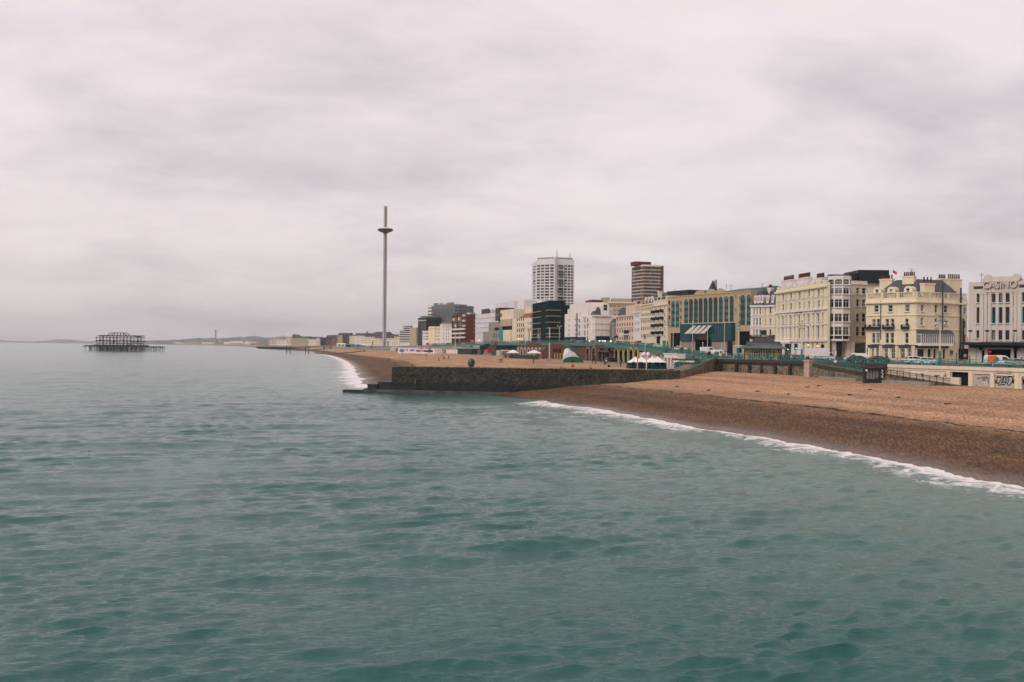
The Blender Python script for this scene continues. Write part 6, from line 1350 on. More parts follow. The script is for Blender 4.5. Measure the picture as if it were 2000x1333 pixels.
# a: beside groyne stairs
b, f = lower('shop_arches', 'cream painted shop arches behind white marquees', 9, .9, 8, .2, 'cream2')
for i in range(5): u = f.W*(i+.5)/5; arch(f, u-1.6, u+1.6, .1, min(3.6, f.H-.5), 'yellow' if i < 3 else 'white')
f.finish()
b, f = lower('yellow_arches', 'row of mustard yellow arches over dark green shopfronts, left of white marquees', 10, .62, 9, .9, 'tentgreen')
for i in range(5): u = f.W*(i+.5)/5; arch(f, u-f.W/10+.6, u+f.W/10-.6, .1, 4.7, 'yellow', rw=.55, proud=.3)
f.finish()
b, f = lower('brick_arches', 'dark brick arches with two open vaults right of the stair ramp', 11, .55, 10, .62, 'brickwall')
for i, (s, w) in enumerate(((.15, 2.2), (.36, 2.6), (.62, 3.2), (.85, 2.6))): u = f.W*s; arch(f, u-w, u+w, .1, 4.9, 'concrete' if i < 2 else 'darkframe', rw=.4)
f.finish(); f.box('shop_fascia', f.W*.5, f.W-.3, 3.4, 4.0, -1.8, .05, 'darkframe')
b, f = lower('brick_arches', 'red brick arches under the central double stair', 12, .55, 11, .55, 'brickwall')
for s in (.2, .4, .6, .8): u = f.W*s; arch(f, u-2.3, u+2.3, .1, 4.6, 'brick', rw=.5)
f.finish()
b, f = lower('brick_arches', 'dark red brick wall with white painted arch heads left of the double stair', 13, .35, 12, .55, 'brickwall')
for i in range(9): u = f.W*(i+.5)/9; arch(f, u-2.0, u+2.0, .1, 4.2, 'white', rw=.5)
f.finish()
b, f = lower('beach_bars', 'mixed dark beach bars under the esplanade below the red brick block', 14, .1, 13, .35, 'dark')
for i, m in enumerate(('concrete', 'darkframe', 'tan', 'red', 'brickwall', 'darkframe', 'shutter', 'concrete', 'tentgreen', 'tan')): u0, u1 = f.W*i/10, f.W*(i+1)/10; f.box('bar_front', u0+.4, u1-.6, .1, rr.uniform(2.4, 4.2), -rr.uniform(.5, 3), .02, m)
f.finish()
b, f = lower('beach_bars', 'far low row of beach bars and stalls beyond the murals wall', 15, .6, 14, .1, 'concrete')
for i, m in enumerate(('shutter', 'darkframe', 'tan', 'white', 'brickwall', 'concrete', 'white', 'tentgreen')): u0, u1 = f.W*i/8, f.W*(i+1)/8; f.box('bar_front', u0+1, u1-1, .1, rr.uniform(2.4, 3.8), -rr.uniform(.5, 5), .02, m)
f.finish()
# double stair in front of the arches
def stair(label, pT, dT, pB, dB, zT, zB, m='brickwall'):
    a_, c_ = G(pT, dT, zT), G(pB, dB, zB); t = thing('stair_ramp', label, 'stairs', (a_.x, a_.y, 5.9), 0, 'esplanade stairs'); O = Vector((a_.x, a_.y, 5.9)); n = Vector((1.8, .7, 0)); m_ = MB()
    m_.add([Vector((q.x, q.y, h))-O+o_ for o_ in (Vector(), n) for q, h in ((a_, 5.9), (c_, 5.9), (c_, c_.z), (a_, a_.z))], [(0, 1, 2, 3), (3, 2, 6, 7), (0, 3, 7, 4), (1, 5, 6, 2)]); m_.build('flank_wall', [m], t)
    r_ = MB(); d = c_-a_; k = 16; r_.bar(a_-O+Vector((-.1, -.1, 1.1)), c_-O+Vector((-.1, -.1, 1.1)), .12); r_.bar(a_-O+Vector((-.1, -.1, .3)), c_-O+Vector((-.1, -.1, .3)), .22)
    for i in range(k+1): q = a_-O+d*i/k; r_.bar(q+Vector((-.1, -.1, 0)), q+Vector((-.1, -.1, 1.1)), .07)
    r_.build('handrail', ['dullturq'], t); return t
stair('stair ramp falling to the right of the central brick arches', 1096, 402, 1156, 368, 12.2, 6.2); stair('stair ramp falling to the left of the central brick arches', 1080, 414, 1046, 436, 12.2, 7.4); stair('far stair ramp with pale arches beneath, left of the double stair', 968, 545, 945, 575, 12.3, 6.5)
b = Bld('stair_landing', 'red brick landing block with three arched doors between two stair ramps', 'stairs', tuple(G(1079, 413, 5.9))); A = G(1079, 412, 5.9); B = G(1097, 401, 5.9); f = Face(b, A, B, 5.9, 12.3, 'brickwall', 2, .5); 
for s in (.2, .5, .8): arch(f, f.W*s-1.3, f.W*s+1.3, .1, 4.4, 'brick', rw=.4); f.box('door_frame', f.W*s-1.1, f.W*s+1.1, .1, 2.6, .3, .4, 'yellow')
f.finish()

for lab, ids in (('far retaining wall behind the distant beach', [(15, .55), (16, 0), (17, 0), (18, 0), (19, 0), (20, 0)]), ('short flint wall behind the groyne stairs', [(6, 0), (7, 0), (8, .25)])):
    pts = [wall_line(i, t_) for i, t_ in ids]; b = Bld('retaining_wall', lab, 'wall', (pts[0].x, pts[0].y, 3))
    for p, q in zip(pts, pts[1:]):
        if p.y > q.y: p, q = q, p
        f = Face(b, (q.x, q.y), (p.x, p.y), 3.0, min(p.z, q.z), 'concrete' if ids[0][0] > 10 else 'wall_flint', 0); f.finish(); f.box('coping', 0, f.W, f.H-.3, f.H+.05, -.2, .2, 'concrete')
# ------------------------------------------------------------------ observation tower
d = 1131; zb = 7; p = G(750.3, d, zb); zt = Zp(753.5, 405, d); t = thing('observation_tower', 'very tall slim steel observation tower with a glass ring pod high up', 'tower', p); Ht = zt-zb
m_ = MB(); m_.cyl((0, 0, 0), (0, 0, Ht*.52), 2.25, 2.1, 20); m_.build('lower_mast', ['steel'], t, smooth=False); m_ = MB(); m_.cyl((0, 0, Ht*.52), (0, 0, Ht), 2.1, 1.95, 20); m_.build('upper_mast', ['steel'], t)
m_ = MB(); m_.box(.1, -2.42, 0, .55, -1.9, Ht-1); m_.build('guide_rail', ['darkframe'], t); m_ = MB(); m_.cyl((0, 0, Ht), (0, 0, Ht+.9), 2.15, 2.15, 20); m_.build('cap', ['steel'], t)
zp_ = Zp(752, 450, d)-zb; pr = [(2.4, -2.6), (5.5, -2.2), (8.2, -1.0), (9.0, .1), (8.6, 1.1), (6.8, 2.2), (4.0, 2.7), (2.5, 2.8)]
pod = MB(); pod.lathe(pr[1:6], 32, (0, 0, zp_)); o = pod.build('pod', ['teal_dark'], t, smooth=True); 
m_ = MB(); m_.lathe([(8.75, .95), (7.2, 2.15), (4.2, 2.85), (2.3, 2.95)], 32, (0, 0, zp_)); m_.build('pod_roof', ['sheet'], o, smooth=True); m_ = MB(); m_.lathe([(5.3, -2.32), (2.2, -2.75)], 32, (0, 0, zp_)); m_.build('pod_floor', ['darkframe'], o)
m_ = MB()
for i in range(24): a_ = 2*math.pi*i/24; m_.bar((8.25*math.cos(a_), 8.25*math.sin(a_), zp_-1.0), (8.65*math.cos(a_), 8.65*math.sin(a_), zp_+1.05), .12)
m_.build('pod_ribs', ['sheet'], o); m_ = MB(); m_.cyl((0, 0, zp_-3.9), (0, 0, zp_-2.75), 2.5, 3.3, 20); m_.build('red_collar', ['red'], t)
m_ = MB(); m_.box(-14, -6, -1, 16, 8, 2.6); m_.build('base_building', ['tentgreen'], t); m_ = MB(); m_.box(-15, -7, 2.6, 17, 9, 3.1); m_.build('base_roof', ['grey'], t)

# ------------------------------------------------------------------ ruined pier
d = 1336; O = G(242, d, 0); t = thing('pier_ruin', 'black iron skeleton of a ruined pier pavilion standing alone in the sea', 'pier ruin', (O.x, O.y, 0)); rr = random.Random(21)
X_ = lambda px: G(px, d, 5).x-O.x
Zq = lambda px, py: Zp(px, py, d)
z1 = Zq(242, 676); zde = Zq(242, 674)
# substructure piles
cnt = 0; piles = MB(); braces = MB()
for i, px in enumerate(np.linspace(166.5, 317, 52)):
    inner = 192 < px < 280
    for row in range(4 if inner else 3):
        if not inner and rr.random() < .45: continue
        y = -12+24*row/3 if inner else -8+16*row/2; x = X_(px)+rr.uniform(-.3, .3); 
        top = z1+rr.uniform(-.4, .2); r_ = .36 if inner else .26
        if cnt < 96: m_ = MB(); m_.cyl((0, 0, -2), (0, 0, top), r_, r_, 6); m_.build('pile', ['iron'], t, loc=(x, y, 0)); cnt += 1
        else: piles.cyl((x, y, -2), (x, y, top), r_, r_, 6)
        if rr.random() < (.65 if inner else .3): braces.bar((x, y, rr.uniform(.3, 3)), (x+rr.uniform(2.2, 4.5)*rr.choice((-1, 1)), y+rr.uniform(-2, 2), top-.3), .17)
        if inner and rr.random() < .6: braces.bar((x, y, top*.45), (x+2.6, y, top*.45+rr.uniform(-.5, .5)), .2)
o = piles.build('further_piles', ['iron'], t); o['kind'] = 'stuff'; o = braces.build('bracing', ['iron'], t); o['kind'] = 'stuff'
def slab(p0, p1, ya, yb, y0, y1, nm, sag=.3):
    m_ = MB(); n = 12; a_, b_ = X_(p0), X_(p1)
    for i in range(n):
        u0, u1 = a_+(b_-a_)*i/n, a_+(b_-a_)*(i+1)/n; s_ = rr.uniform(-sag, sag); m_.box(u0, y0, ya+s_, u1, y1, yb+s_)
    m_.build(nm, ['iron'], t)
slab(190, 283, z1-1.2, z1+1.2, -14, 14, 'main_deck', .12); slab(170, 190, z1-.5, z1+.5, -10, 10, 'side_deck', .25); slab(283, 316, z1-1.6, z1-.6, -10, 10, 'side_deck', .25); slab(165, 174, z1-2.0, z1-1.5, -8, 8, 'side_deck', .1)
zf = Zq(242, 666.5); ze = Zq(242, 656.3); zc = Zq(235, 650.6)
slab(193, 279.5, zf-.6, zf+.75, -11, 11, 'upper_floor', .2)
st_ = MB(); bm_ = MB()
for i, px in enumerate(np.linspace(194.5, 275.5, 13)):
    for y in (-10, 0, 10):
        x = X_(px)+rr.uniform(-.2, .2); zz_ = ze+rr.uniform(-.5, .4)
        if i in (2, 6, 10) and y == 0: continue
        m_ = MB(); m_.cyl((0, 0, z1), (0, 0, zz_), .3 if i % 3 else .42, .26, 6); m_.build('column', ['rust' if i % 2 else 'iron'], t, loc=(x, y, 0))
        if rr.random() < .8: bm_.bar((x, y, zf), (x+rr.uniform(-2.5, 2.5), y+rr.uniform(-1, 1), zf+rr.uniform(1.5, 3.4)), .3)
        if rr.random() < .7: bm_.bar((x, y, z1), (x+rr.uniform(-2, 2), y, z1+rr.uniform(1, 3)), .36)
for y in (-10, -3, 3, 10):
    for zz_, p0, p1, r_ in ((ze-.1, 194, 276.5, .75), (ze-2.6, 192, 278, .5), (zf-3.2, 194, 276, .35)):
        n = 10
        for i in range(n):
            if rr.random() < .12: continue
            a_, b_ = X_(p0+(p1-p0)*i/n), X_(p0+(p1-p0)*(i+1)/n); bm_.bar((a_, y, zz_+rr.uniform(-.25, .25)), (b_, y, zz_+rr.uniform(-.25, .25)), r_)
    bm_.bar((X_(262), y, ze-.3), (X_(274), y, ze-1.6), .3); bm_.bar((X_(196), y, ze), (X_(205), y, ze-1.3), .22)
bm_.build('twisted_beams', ['iron'], t)
m_ = MB()
for y in (-6, 6):
    n = 14; a_, b_ = X_(214), X_(250); arc = [(a_+(b_-a_)*i/n, y, ze+(zc-ze)*min(1, math.sin(math.pi*i/n)*2.1)**.6) for i in range(n+1)]
    for i in range(n): m_.bar(arc[i], arc[i+1], .5)
    for px in (220, 226, 232, 238, 244): m_.bar((X_(px), y, ze), (X_(px), y, zc-.2), .3)
for px in (220, 232, 244): m_.bar((X_(px), -6, zc), (X_(px), 6, zc), .2)
m_.build('dome_frame', ['rust'], t)
m_ = MB(); x = X_(228)
for i in range(14): m_.bar((x+rr.uniform(-2, 2), -9, zf-rr.uniform(.2, 2.6)), (x+rr.uniform(-2, 2), -9, zf-rr.uniform(.5, 3.4)), .3)
m_.build('hanging_debris', ['iron'], t)
# iron columns left of the old pier neck
for i, (px, yt, yb, lab) in enumerate(((560, 677.5, 689.8, 'outermost iron column standing in the sea'), (566.4, 677.5, 689.8, 'second iron column from the sea, paired with the outermost'), (597, 677, 690, 'third iron column, standing in the surf'), (603, 677.5, 690, 'fourth iron column, standing in the white surf line'), (632.7, 678, 687.4, 'fifth iron column, on the wet shingle'), (646.5, 677.5, 686.2, 'innermost iron column, on dry shingle'))):
    d = 1270; o_ = G(px, d, 0); zb = Zp(px, yb, d); zt = Zp(px, yt, d); t = thing('iron_column', lab, 'column', (o_.x, o_.y, min(zb, 0)-1), 0, 'old pier columns'); m_ = MB(); hh = zt-min(zb, 0)+1; m_.cyl((0, 0, 0), (0, 0, hh), .62, .55, 10); m_.build('shaft', ['rust'], t); m_ = MB(); m_.cyl((0, 0, hh), (0, 0, hh+.7), .85, .85, 10); m_.build('cap', ['iron'], t)

# ------------------------------------------------------------------ beach objects
p = G(920.5, 231.5, zg); t = thing('sculpture', 'green bronze ring shaped sculpture standing on the groyne top', 'sculpture', (p.x, p.y, zg), .95); m_ = MB(); vs = []; n, k = 28, 14; R_, r_ = .66, .55
for i in range(n):
    a_ = 2*math.pi*i/n
    for j in range(k): b_ = 2*math.pi*j/k; q = R_+r_*math.cos(b_); vs.append((q*math.cos(a_)*.9, r_*1.25*math.sin(b_), 1.22+q*math.sin(a_)))
m_.add(vs, [(i*k+j, ((i+1) % n)*k+j, ((i+1) % n)*k+(j+1) % k, i*k+(j+1) % k) for i in range(n) for j in range(k)]); m_.build('ring', ['verdigris'], t, smooth=True); m_ = MB(); m_.box(-.6, -.45, 0, .6, .45, .14); m_.build('plinth', ['concrete'], t); t.scale = (.86, .86, .86)
# marquees
for i, (px, lab) in enumerate(((1240.5, 'leftmost white peaked marquee in the row of four'), (1253, 'second white peaked marquee from the left'), (1273, 'third white peaked marquee, partly behind the rightmost'), (1284, 'rightmost white peaked marquee in the row of four'))):
    d = 246-i*1.5; p = G(px, d, 6); zt = Zp(px, 696 if i != 3 else 695.3, d); ze_ = Zp(px, 708.3, d); t = thing('marquee', lab, 'marquee', (p.x, p.y, 5.8), .15, 'white marquees on the lower promenade'); w = 1.75
    m_ = MB(); nn = 6; prv = None
    for s in range(nn):
        a_, b_ = s/nn, (s+1)/nn; wa, wb = w*(1-a_)**1.35, w*(1-b_)**1.35; za, zb_ = ze_-5.8+(zt-ze_)*a_, ze_-5.8+(zt-ze_)*b_
        m_.add([(-wa, -wa, za), (wa, -wa, za), (wa, wa, za), (-wa, wa, za), (-wb, -wb, zb_), (wb, -wb, zb_), (wb, wb, zb_), (-wb, wb, zb_)], [(0, 1, 5, 4), (1, 2, 6, 5), (2, 3, 7, 6), (3, 0, 4, 7)])
    m_.build('canopy', ['canvas'], t); m_ = MB(); m_.box(-w, -w, .05, w, w, ze_-5.8-.02); o = m_.build('side_walls', ['tentgreen'], t)
    m_ = MB(); m_.box(-w*.7, -w-.03, .9, -w*.1, -w-.002, 1.7); m_.box(w*.15, -w-.03, .9, w*.7, -w-.002, 1.7); m_.build('window', ['carglass'], o)
for i, (px, lab) in enumerate(((1245, 'pale post in front of the leftmost marquees, taller of two'), (1262.5, 'pale short post between the marquee pairs'))):
    d = 238; p = G(px, d, 5.9); t = thing('post', lab, 'post', p, 0, 'pale posts by the marquees'); m_ = MB(); hh = Zp(px, (684, 703)[i], d)-5.9; m_.cyl((0, 0, -.2), (0, 0, hh), .15, .13, 8); m_.build('shaft', ['yellow' if i == 0 else 'poleW'], t); m_ = MB(); m_.cyl((0, 0, hh), (0, 0, hh+.1), .2, .2, 8); m_.build('cap', ['poleW'], t)
p = G(1261.5, 252, 6); t = thing('lantern_sign', 'pair of big white globes on a thin stem behind the marquees', 'sign', p); zc_ = Zp(1261, 692.5, 252)-6; m_ = MB(); m_.cyl((0, 0, 0), (0, 0, zc_+2.6), .07); m_.build('stem', ['darkframe'], t)
for dx in (-.5, .52): m_ = MB(); m_.ball((dx, 0, zc_), .5, .5, .58, 12, 8); m_.build('globe', ['canvas'], t, smooth=True)
# white pavilion with pillars and the glass pavilion beside the stairs
p0, p1 = G(1296.5, 246, 6), G(1323, 240, 6); b = Bld('white_kiosk', 'long white beach kiosk with square pillars under a plain fascia by the stairs', 'kiosk', p0); f = Face(b, p0, p1, 5.9, Zp(1300, 691, 245), 'white', 2.2, 1.6); n = 4
for i in range(n): f.holes.append((f.W*(i+.15)/n, f.W*(i+.88)/n, .1, f.v(699, 1305)))
f.finish(); f.band(f.H-.15, f.H+.08, .25, 'white', 'roof_edge')
p0, p1 = G(1318, 233, 6), G(1356, 229, 6); b = Bld('glass_pavilion', 'low glass pavilion with white fascia at the foot of the groyne stairs', 'pavilion', p0); f = Face(b, p0, p1, 5.9, Zp(1330, 703.5, 232), 'tentgreen', 2.5, .2); n = 5
for i in range(n): f.window(f.W*(i+.06)/n, f.W*(i+.94)/n, .15, f.H-.75, 'thin')
f.finish(); f.box('fascia', -.2, f.W+.2, f.H-.5, f.H, -.3, .02, 'white'); f.box('roof_edge', -.4, f.W+.4, f.H+.002, f.H+.25, -.5, 2.5, 'darkframe')
# boulder-like inflatable, tarp dome
q = beach_pt(1117, 708.5); d = q.y; zz_ = q.z; p = G(1116, d+8, zz_); t = thing('covered_mound', 'big rounded mound under pale pinkish sheeting behind the green tent', 'mound', p, .2)
m_ = MB(); rr = random.Random(4); n, k = 18, 9; vs = []; sx_ = 17*(d+8)/FPX
for j in range(k):
    a_ = .5*math.pi*j/(k-1)
    for i in range(n): b_ = 2*math.pi*i/n; e_ = 1+rr.uniform(-.06, .06); vs.append((sx_*math.cos(a_)**.6*math.cos(b_)*e_+.5*math.sin(a_)*-1.2, 1.6*math.cos(a_)**.6*math.sin(b_)*e_, 3.9*math.sin(a_)*(1-.15*math.cos(b_))*e_))
m_.add(vs, [(j*n+i, j*n+(i+1) % n, (j+1)*n+(i+1) % n, (j+1)*n+i) for j in range(k-1) for i in range(n)]+[tuple((k-1)*n+i for i in range(n))]); m_.build('cover', ['sheet'], t, smooth=True); m_ = MB(); m_.lathe([(sx_*1.02, -.2), (sx_*1.02, .15)], 18); o = m_.build('ground_skirt', ['shutter'], t); o.scale = (1, .7, 1)
p = G(1119, d, zz_-.1); t = thing('tent', 'dark green domed tent pitched on the edge of the shingle', 'tent', p); hw = 20*d/FPX; n = 12
m_ = MB(); arc = [(-hw*math.cos(math.pi*i/n), 2.0*math.sin(math.pi*i/n)**.8) for i in range(n+1)]; m_.prism(arc[::-1], -1.3, 1.8); m_.build('fabric', ['tarp'], t); m_ = MB(); m_.prism([(-.5, .02), (.5, .02), (0, 1.3)], -1.34, -1.302); m_.build('door_flap', ['tentgreen'], t)
# tall pole with block
q = beach_pt(1070.5, 706); p = G(1073, q.y, q.z); t = thing('tall_pole', 'tall rusty yellow pole in a square concrete block near the double stair', 'pole', p); hh = Zp(1073, 640, q.y)-q.z; m_ = MB(); m_.cyl((0, 0, 0), (0, 0, hh), .2, .17, 8); m_.build('shaft', ['poleW'], t); m_ = MB(); m_.box(-.75, -.7, -.3, .7, .7, 1.0); m_.build('block', ['concrete'], t); m_ = MB(); m_.cyl((0, 0, hh*.55), (0, 0, hh*.7), .215, .21, 8); m_.build('rust_band', ['brick2'], t)
# gazebo, shed and fence
def gazebo(px, py, w, lab, ytop):
    q = beach_pt(px, py); t = thing('gazebo', lab, 'gazebo', q, .1, 'white gazebos'); hh = Zp(px, ytop, q.y)-q.z; e_ = hh*.68
    m_ = MB(); m_.add([(-w, -w, e_), (w, -w, e_), (w, w, e_), (-w, w, e_), (0, 0, hh), (-w, -w, e_-.3), (w, -w, e_-.3), (w, w, e_-.3), (-w, w, e_-.3)], [(0, 1, 4), (1, 2, 4), (2, 3, 4), (3, 0, 4), (5, 6, 1, 0), (6, 7, 2, 1), (7, 8, 3, 2), (8, 5, 0, 3)]); m_.build('canopy', ['canvas'], t)
    for sx_ in (-1, 1):
        for sy in (-1, 1): m_ = MB(); m_.cyl((sx_*(w-.1), sy*(w-.1), 0), (sx_*(w-.1), sy*(w-.1), e_), .07, n=6); m_.build('leg', ['poleW'], t)
gazebo(1043, 700.5, 2.7, 'white pyramid topped gazebo left of the tall rusty pole', 684); gazebo(1002, 700, 2.4, 'white gazebo canopy behind dark fencing, left of the pyramid topped gazebo', 683.5)
q0, q1 = beach_pt(986, 699.5), beach_pt(1052, 703); b = Bld('fence', 'dark slatted fence round the beach bar terrace', 'fence', q0); f = Face(b, q0, q1, q0.z-.2, q0.z+1.7, 'wood', 0); f.finish(); 
for i in range(14): f.box('fence_post', f.W*i/13-.06, f.W*i/13+.06, 0, 2.1, -.1, -.002, 'darkframe')
b = Bld('bar_shed', 'flat roofed cream beach bar behind the slatted fence', 'hut', tuple(G(982, q0.y+9, 6))); f = Face(b, G(980, q0.y+9, 6), G(1004, q0.y+7, 6), 5.9, 9.0, 'concrete', 5); f.auto(3, 1, 1.3, 1.3, .8, 2.6, style='dark'); f.finish(); f.box('roof_edge', -.3, f.W+.3, f.H+.002, f.H+.3, -.6, 5.2, 'cream2')
# murals wall
q0, q1 = beach_pt(777, 690), beach_pt(848.5, 691.5); b = Bld('mural_wall', 'low white beach wall painted with blue blobs and a red mural strip', 'wall', q0); f = Face(b, q0, q1, q0.z-.3, Zp(800, 680.7, q0.y), 'white', 5, .1); f.finish()
for p0, p1, y0, y1, m in ((780, 791, 682.3, 689.3, 'blue'), (793.5, 797, 682.5, 686.5, 'blue'), (800, 811, 682.5, 686.5, 'blue'), (813.5, 846, 683.5, 687, 'brick'), (820, 828, 684, 686.9, 'orange')):
    u0, u1 = f.u(p0), f.u(p1); v0, v1 = f.v(y1, 800), f.v(y0, 800); n = 12; m_ = MB(); c_, w_ = (u0+u1)/2, (u1-u0)/2
    if m == 'blue': m_.prism([(c_+w_*math.cos(2*math.pi*i/n)*(1 if math.sin(2*math.pi*i/n) > -.5 else .7), (v0+v1)/2+(v1-v0)/2*math.sin(2*math.pi*i/n)) for i in range(n)], -.06, -.01)
    else: m_.box(u0, -.06-.01*(m == 'orange'), v0, u1, -.01, v1)
    f.part(m_, 'mural', [m])
f.box('coping', -.1, f.W+.1, f.H+.002, f.H+.25, -.2, 5, 'trim'); f.box('step', f.u(824), f.u(846), .0, f.v(689.7, 830), -1.5, .02, 'white')
for i, (px, m, lab) in enumerate(((822, 'blue', 'blue beach umbrella awning above the mural wall'), (836, 'blue', 'second blue awning further right above the mural wall'))):
    p = G(px, q1.y+9, 6); t = thing('awning', lab, 'awning', p, 0, 'blue awnings'); zt = Zp(px, 678.5, q1.y+9)-6; m_ = MB(); m_.lathe([(3.0, zt-.9), (1.6, zt-.3), (.05, zt)], 10); m_.build('canopy', [m], t); m_ = MB(); m_.cyl((0, 0, 0), (0, 0, zt-.3), .06); m_.build('pole', ['poleW'], t)
# poles
for px, yt, yb, m, lab in ((889, 651, 692, 'poleW', 'slender white pole rising from the shingle in front of red brick block'), (913.5, 668, 692.5, 'yellow', 'yellow pole with crossbar beside the beach volleyball court'), (815.5, 671, 681, 'poleW', 'thin pale pole behind the mural wall')):
    q = beach_pt(px, min(yb, 691.8)); t = thing('beach_pole', lab, 'pole', q, 0, 'beach poles'); hh = Zp(px, yt, q.y)-q.z; m_ = MB(); m_.cyl((0, 0, -.2), (0, 0, hh), .22, .17, 8); m_.build('shaft', [m], t)
    m_ = MB(); 
    if m == 'yellow': m_.bar((-2.5, 0, hh*.33), (2.5, 0, hh*.33), .12)
    else: m_.cyl((0, 0, hh), (0, 0, hh+.2), .28, .28, 8)
    m_.build('crossbar' if m == 'yellow' else 'cap', [m], t)
# life buoy board
q = on_beach(1118.5, 717.2); p = G(1118.5, 236, 5.4); t = thing('lifebuoy', 'orange red lifebuoy disc on a short stake behind the groyne', 'lifebuoy', p, .1); m_ = MB(); vs = []; n, k = 20, 8
for i in range(n):
    a_ = 2*math.pi*i/n
    for j in range(k): b_ = 2*math.pi*j/k; q_ = .30+.11*math.cos(b_); vs.append((q_*math.cos(a_), .09*math.sin(b_), Zp(1118, 714.8, 236)-5.4+q_*math.sin(a_)))
m_.add(vs, [(i*k+j, ((i+1) % n)*k+j, ((i+1) % n)*k+(j+1) % k, i*k+(j+1) % k) for i in range(n) for j in range(k)]); m_.build('ring', ['red'], t, smooth=True); m_ = MB(); m_.box(-.05, .1, 0, .05, .18, 1.6); m_.build('stake', ['poleW'], t); m_ = MB(); zc_ = Zp(1118, 714.8, 236)-5.4; m_.prism([(.22*math.cos(2*math.pi*i/12), zc_+.22*math.sin(2*math.pi*i/12)) for i in range(12)], .0, .08); m_.build('board', ['orange'], t)
# blue bins mural / hoarding
q = beach_pt(1150, 702.5); b = Bld('blue_hoarding', 'dark blue hoarding with white marks below the right stair ramp', 'hoarding', tuple(q)); f = Face(b, G(1140, q.y+14, 6), G(1160, q.y+11, 6), 5.9, 8.0, 'navy', .5); f.finish()
for s in (.15, .4, .65): m_ = MB(); m_.prism([(f.W*s-.12, .6), (f.W*s+.12, .6), (f.W*s+.25, 1.6), (f.W*s-.2, 1.5)], -.04, -.002); f.part(m_, 'mark', ['trim'])
# far beach clutter
for i, (px, py, w, h, m, lab) in enumerate(((666, 676.5, 5, 2.2, 'white', 'white beach hut beyond the iron columns'), (683, 677.5, 4, 2.2, 'navy', 'dark blue hut on the far shingle top'), (694, 678.5, 5, 2, 'shutter', 'pale open fronted hut on far shingle'), (703, 679.5, 4.5, 2, 'concrete', 'grey hut with dark doorway on far shingle'), (716, 680.5, 5.5, 3.2, 'white', 'white round topped hut by the observation tower'), (736, 683, 9, 1.6, 'tan', 'low tan shed near the tower base'), (760, 684.5, 8, 2, 'wood', 'dark low boat shed right of the tower base'))):
    q = on_beach(px, py)
    if q is None or q.y > 2500: q = Wp(px, py, 1100)
    b = Bld('beach_hut', lab, 'hut', tuple(q), 'beach huts by the tower'); f = Face(b, (q.x-w, q.y), (q.x+w, q.y), q.z-.3, q.z+h, m, 4, .3); f.window(w*.4, w*.9, .5, h*.8, 'dark', sub=False); f.window(w*1.2, w*1.7, .5, h*.8, 'dark', sub=False); f.finish(); mansard(f, -.3, 2*w+.3, f.H+.002, f.H+1, -.4, 4.4, .8, 'greytop' if m != 'white' else 'white')
# small crane arm
q = beach_pt(723, 682.5); t = thing('crane', 'thin leaning crane jib beside the white round topped hut', 'crane', tuple(q)); m_ = MB(); zz_ = Zp(727, 666, q.y)-q.z; m_.bar((0, 0, 0), (2.6, 0, zz_), .3); m_.bar((1.1, 0, 0), (2.8, 0, zz_), .2); m_.build('jib', ['darkframe'], t); m_ = MB(); m_.box(-1.5, -1, -.2, 2.5, 1, 1.4); m_.build('base', ['tan'], t)

# ------------------------------------------------------------------ promenade lamps, poles, signals, signs
def make_lamp(p, label, hgt=8.4):
    t = thing('street_lamp', label, 'street lamp', p, 0, 'ornate seafront lamps'); m_ = MB(); m_.lathe([(.42, 0), (.42, .5), (.32, .6), (.28, 1.3), (.34, 1.4), (.22, 1.6), (.2, 2.3), (.27, 2.4), (.14, 2.6)], 10); m_.build('base', ['turq'], t)
    m_ = MB(); m_.cyl((0, 0, 2.6), (0, 0, hgt-1.2), .13, .08, 8); m_.build('shaft', ['poleW'], t); m_ = MB()
    m_.cyl((0, 0, hgt-1.2), (0, 0, hgt), .06, .04, 6); m_.ball((0, 0, hgt+.1), .14, .14, .16, 6, 5)
    for s in (-1, 1):
        pts = [(s*(.05+.85*math.sin(a_)), 0, hgt-1.6+.75*(1-math.cos(a_))) for a_ in np.linspace(0, 2.2, 8)]
        for i in range(7): m_.bar(pts[i], pts[i+1], .05)
        m_.bar((0, 0, hgt-.7), (s*.8, 0, hgt-.9), .04)
    m_.build('bracket', ['dullturq'], t)
    for s in (-1, 1): m_ = MB(); m_.lathe([(.04, 0), (.2, -.12), (.24, -.3), (.2, -.55), (.05, -.65)], 8, (s*.75, 0, hgt-.95)); m_.build('lantern', ['lampglass'], t)
    return t
def edge_pt(px):     # railing line in a given column
    best = None
    for i in range(1, 16):
        for k in range(20):
            p = wall_line(i, k/20); q = G(px, p.y, p.z); e_ = abs(q.x-p.x)
            if best is None or e_ < best[0]: best = (e_, p)
    return best[1]
lp0 = None
for px, lab in ((1829.5, 'ornate lamp with turquoise base in front of the glazed bay'), (1559.5, 'ornate lamp with turquoise base in front of the long hotel'), (1434, 'ornate lamp beside the dark totem panel'), (1297.5, 'ornate lamp on the railing left of the glass fronted hotel'), (1191, 'ornate lamp in front of the lilac grey house'), (1142, 'ornate lamp before the white corner hotel'), (1089.5, 'ornate lamp before the green netted building'), (1021.5, 'ornate lamp before red brown tiled roof building'), (957, 'ornate lamp before concrete centre'), (897, 'farthest ornate lamp, before the red brick block')):
    p = edge_pt(px); p = p+Vector((.9, .2, 0))
    if lp0 is None: lp0 = make_lamp(p, lab)
    else: copy_tree(lp0, p, random.uniform(0, 1.2), lab)
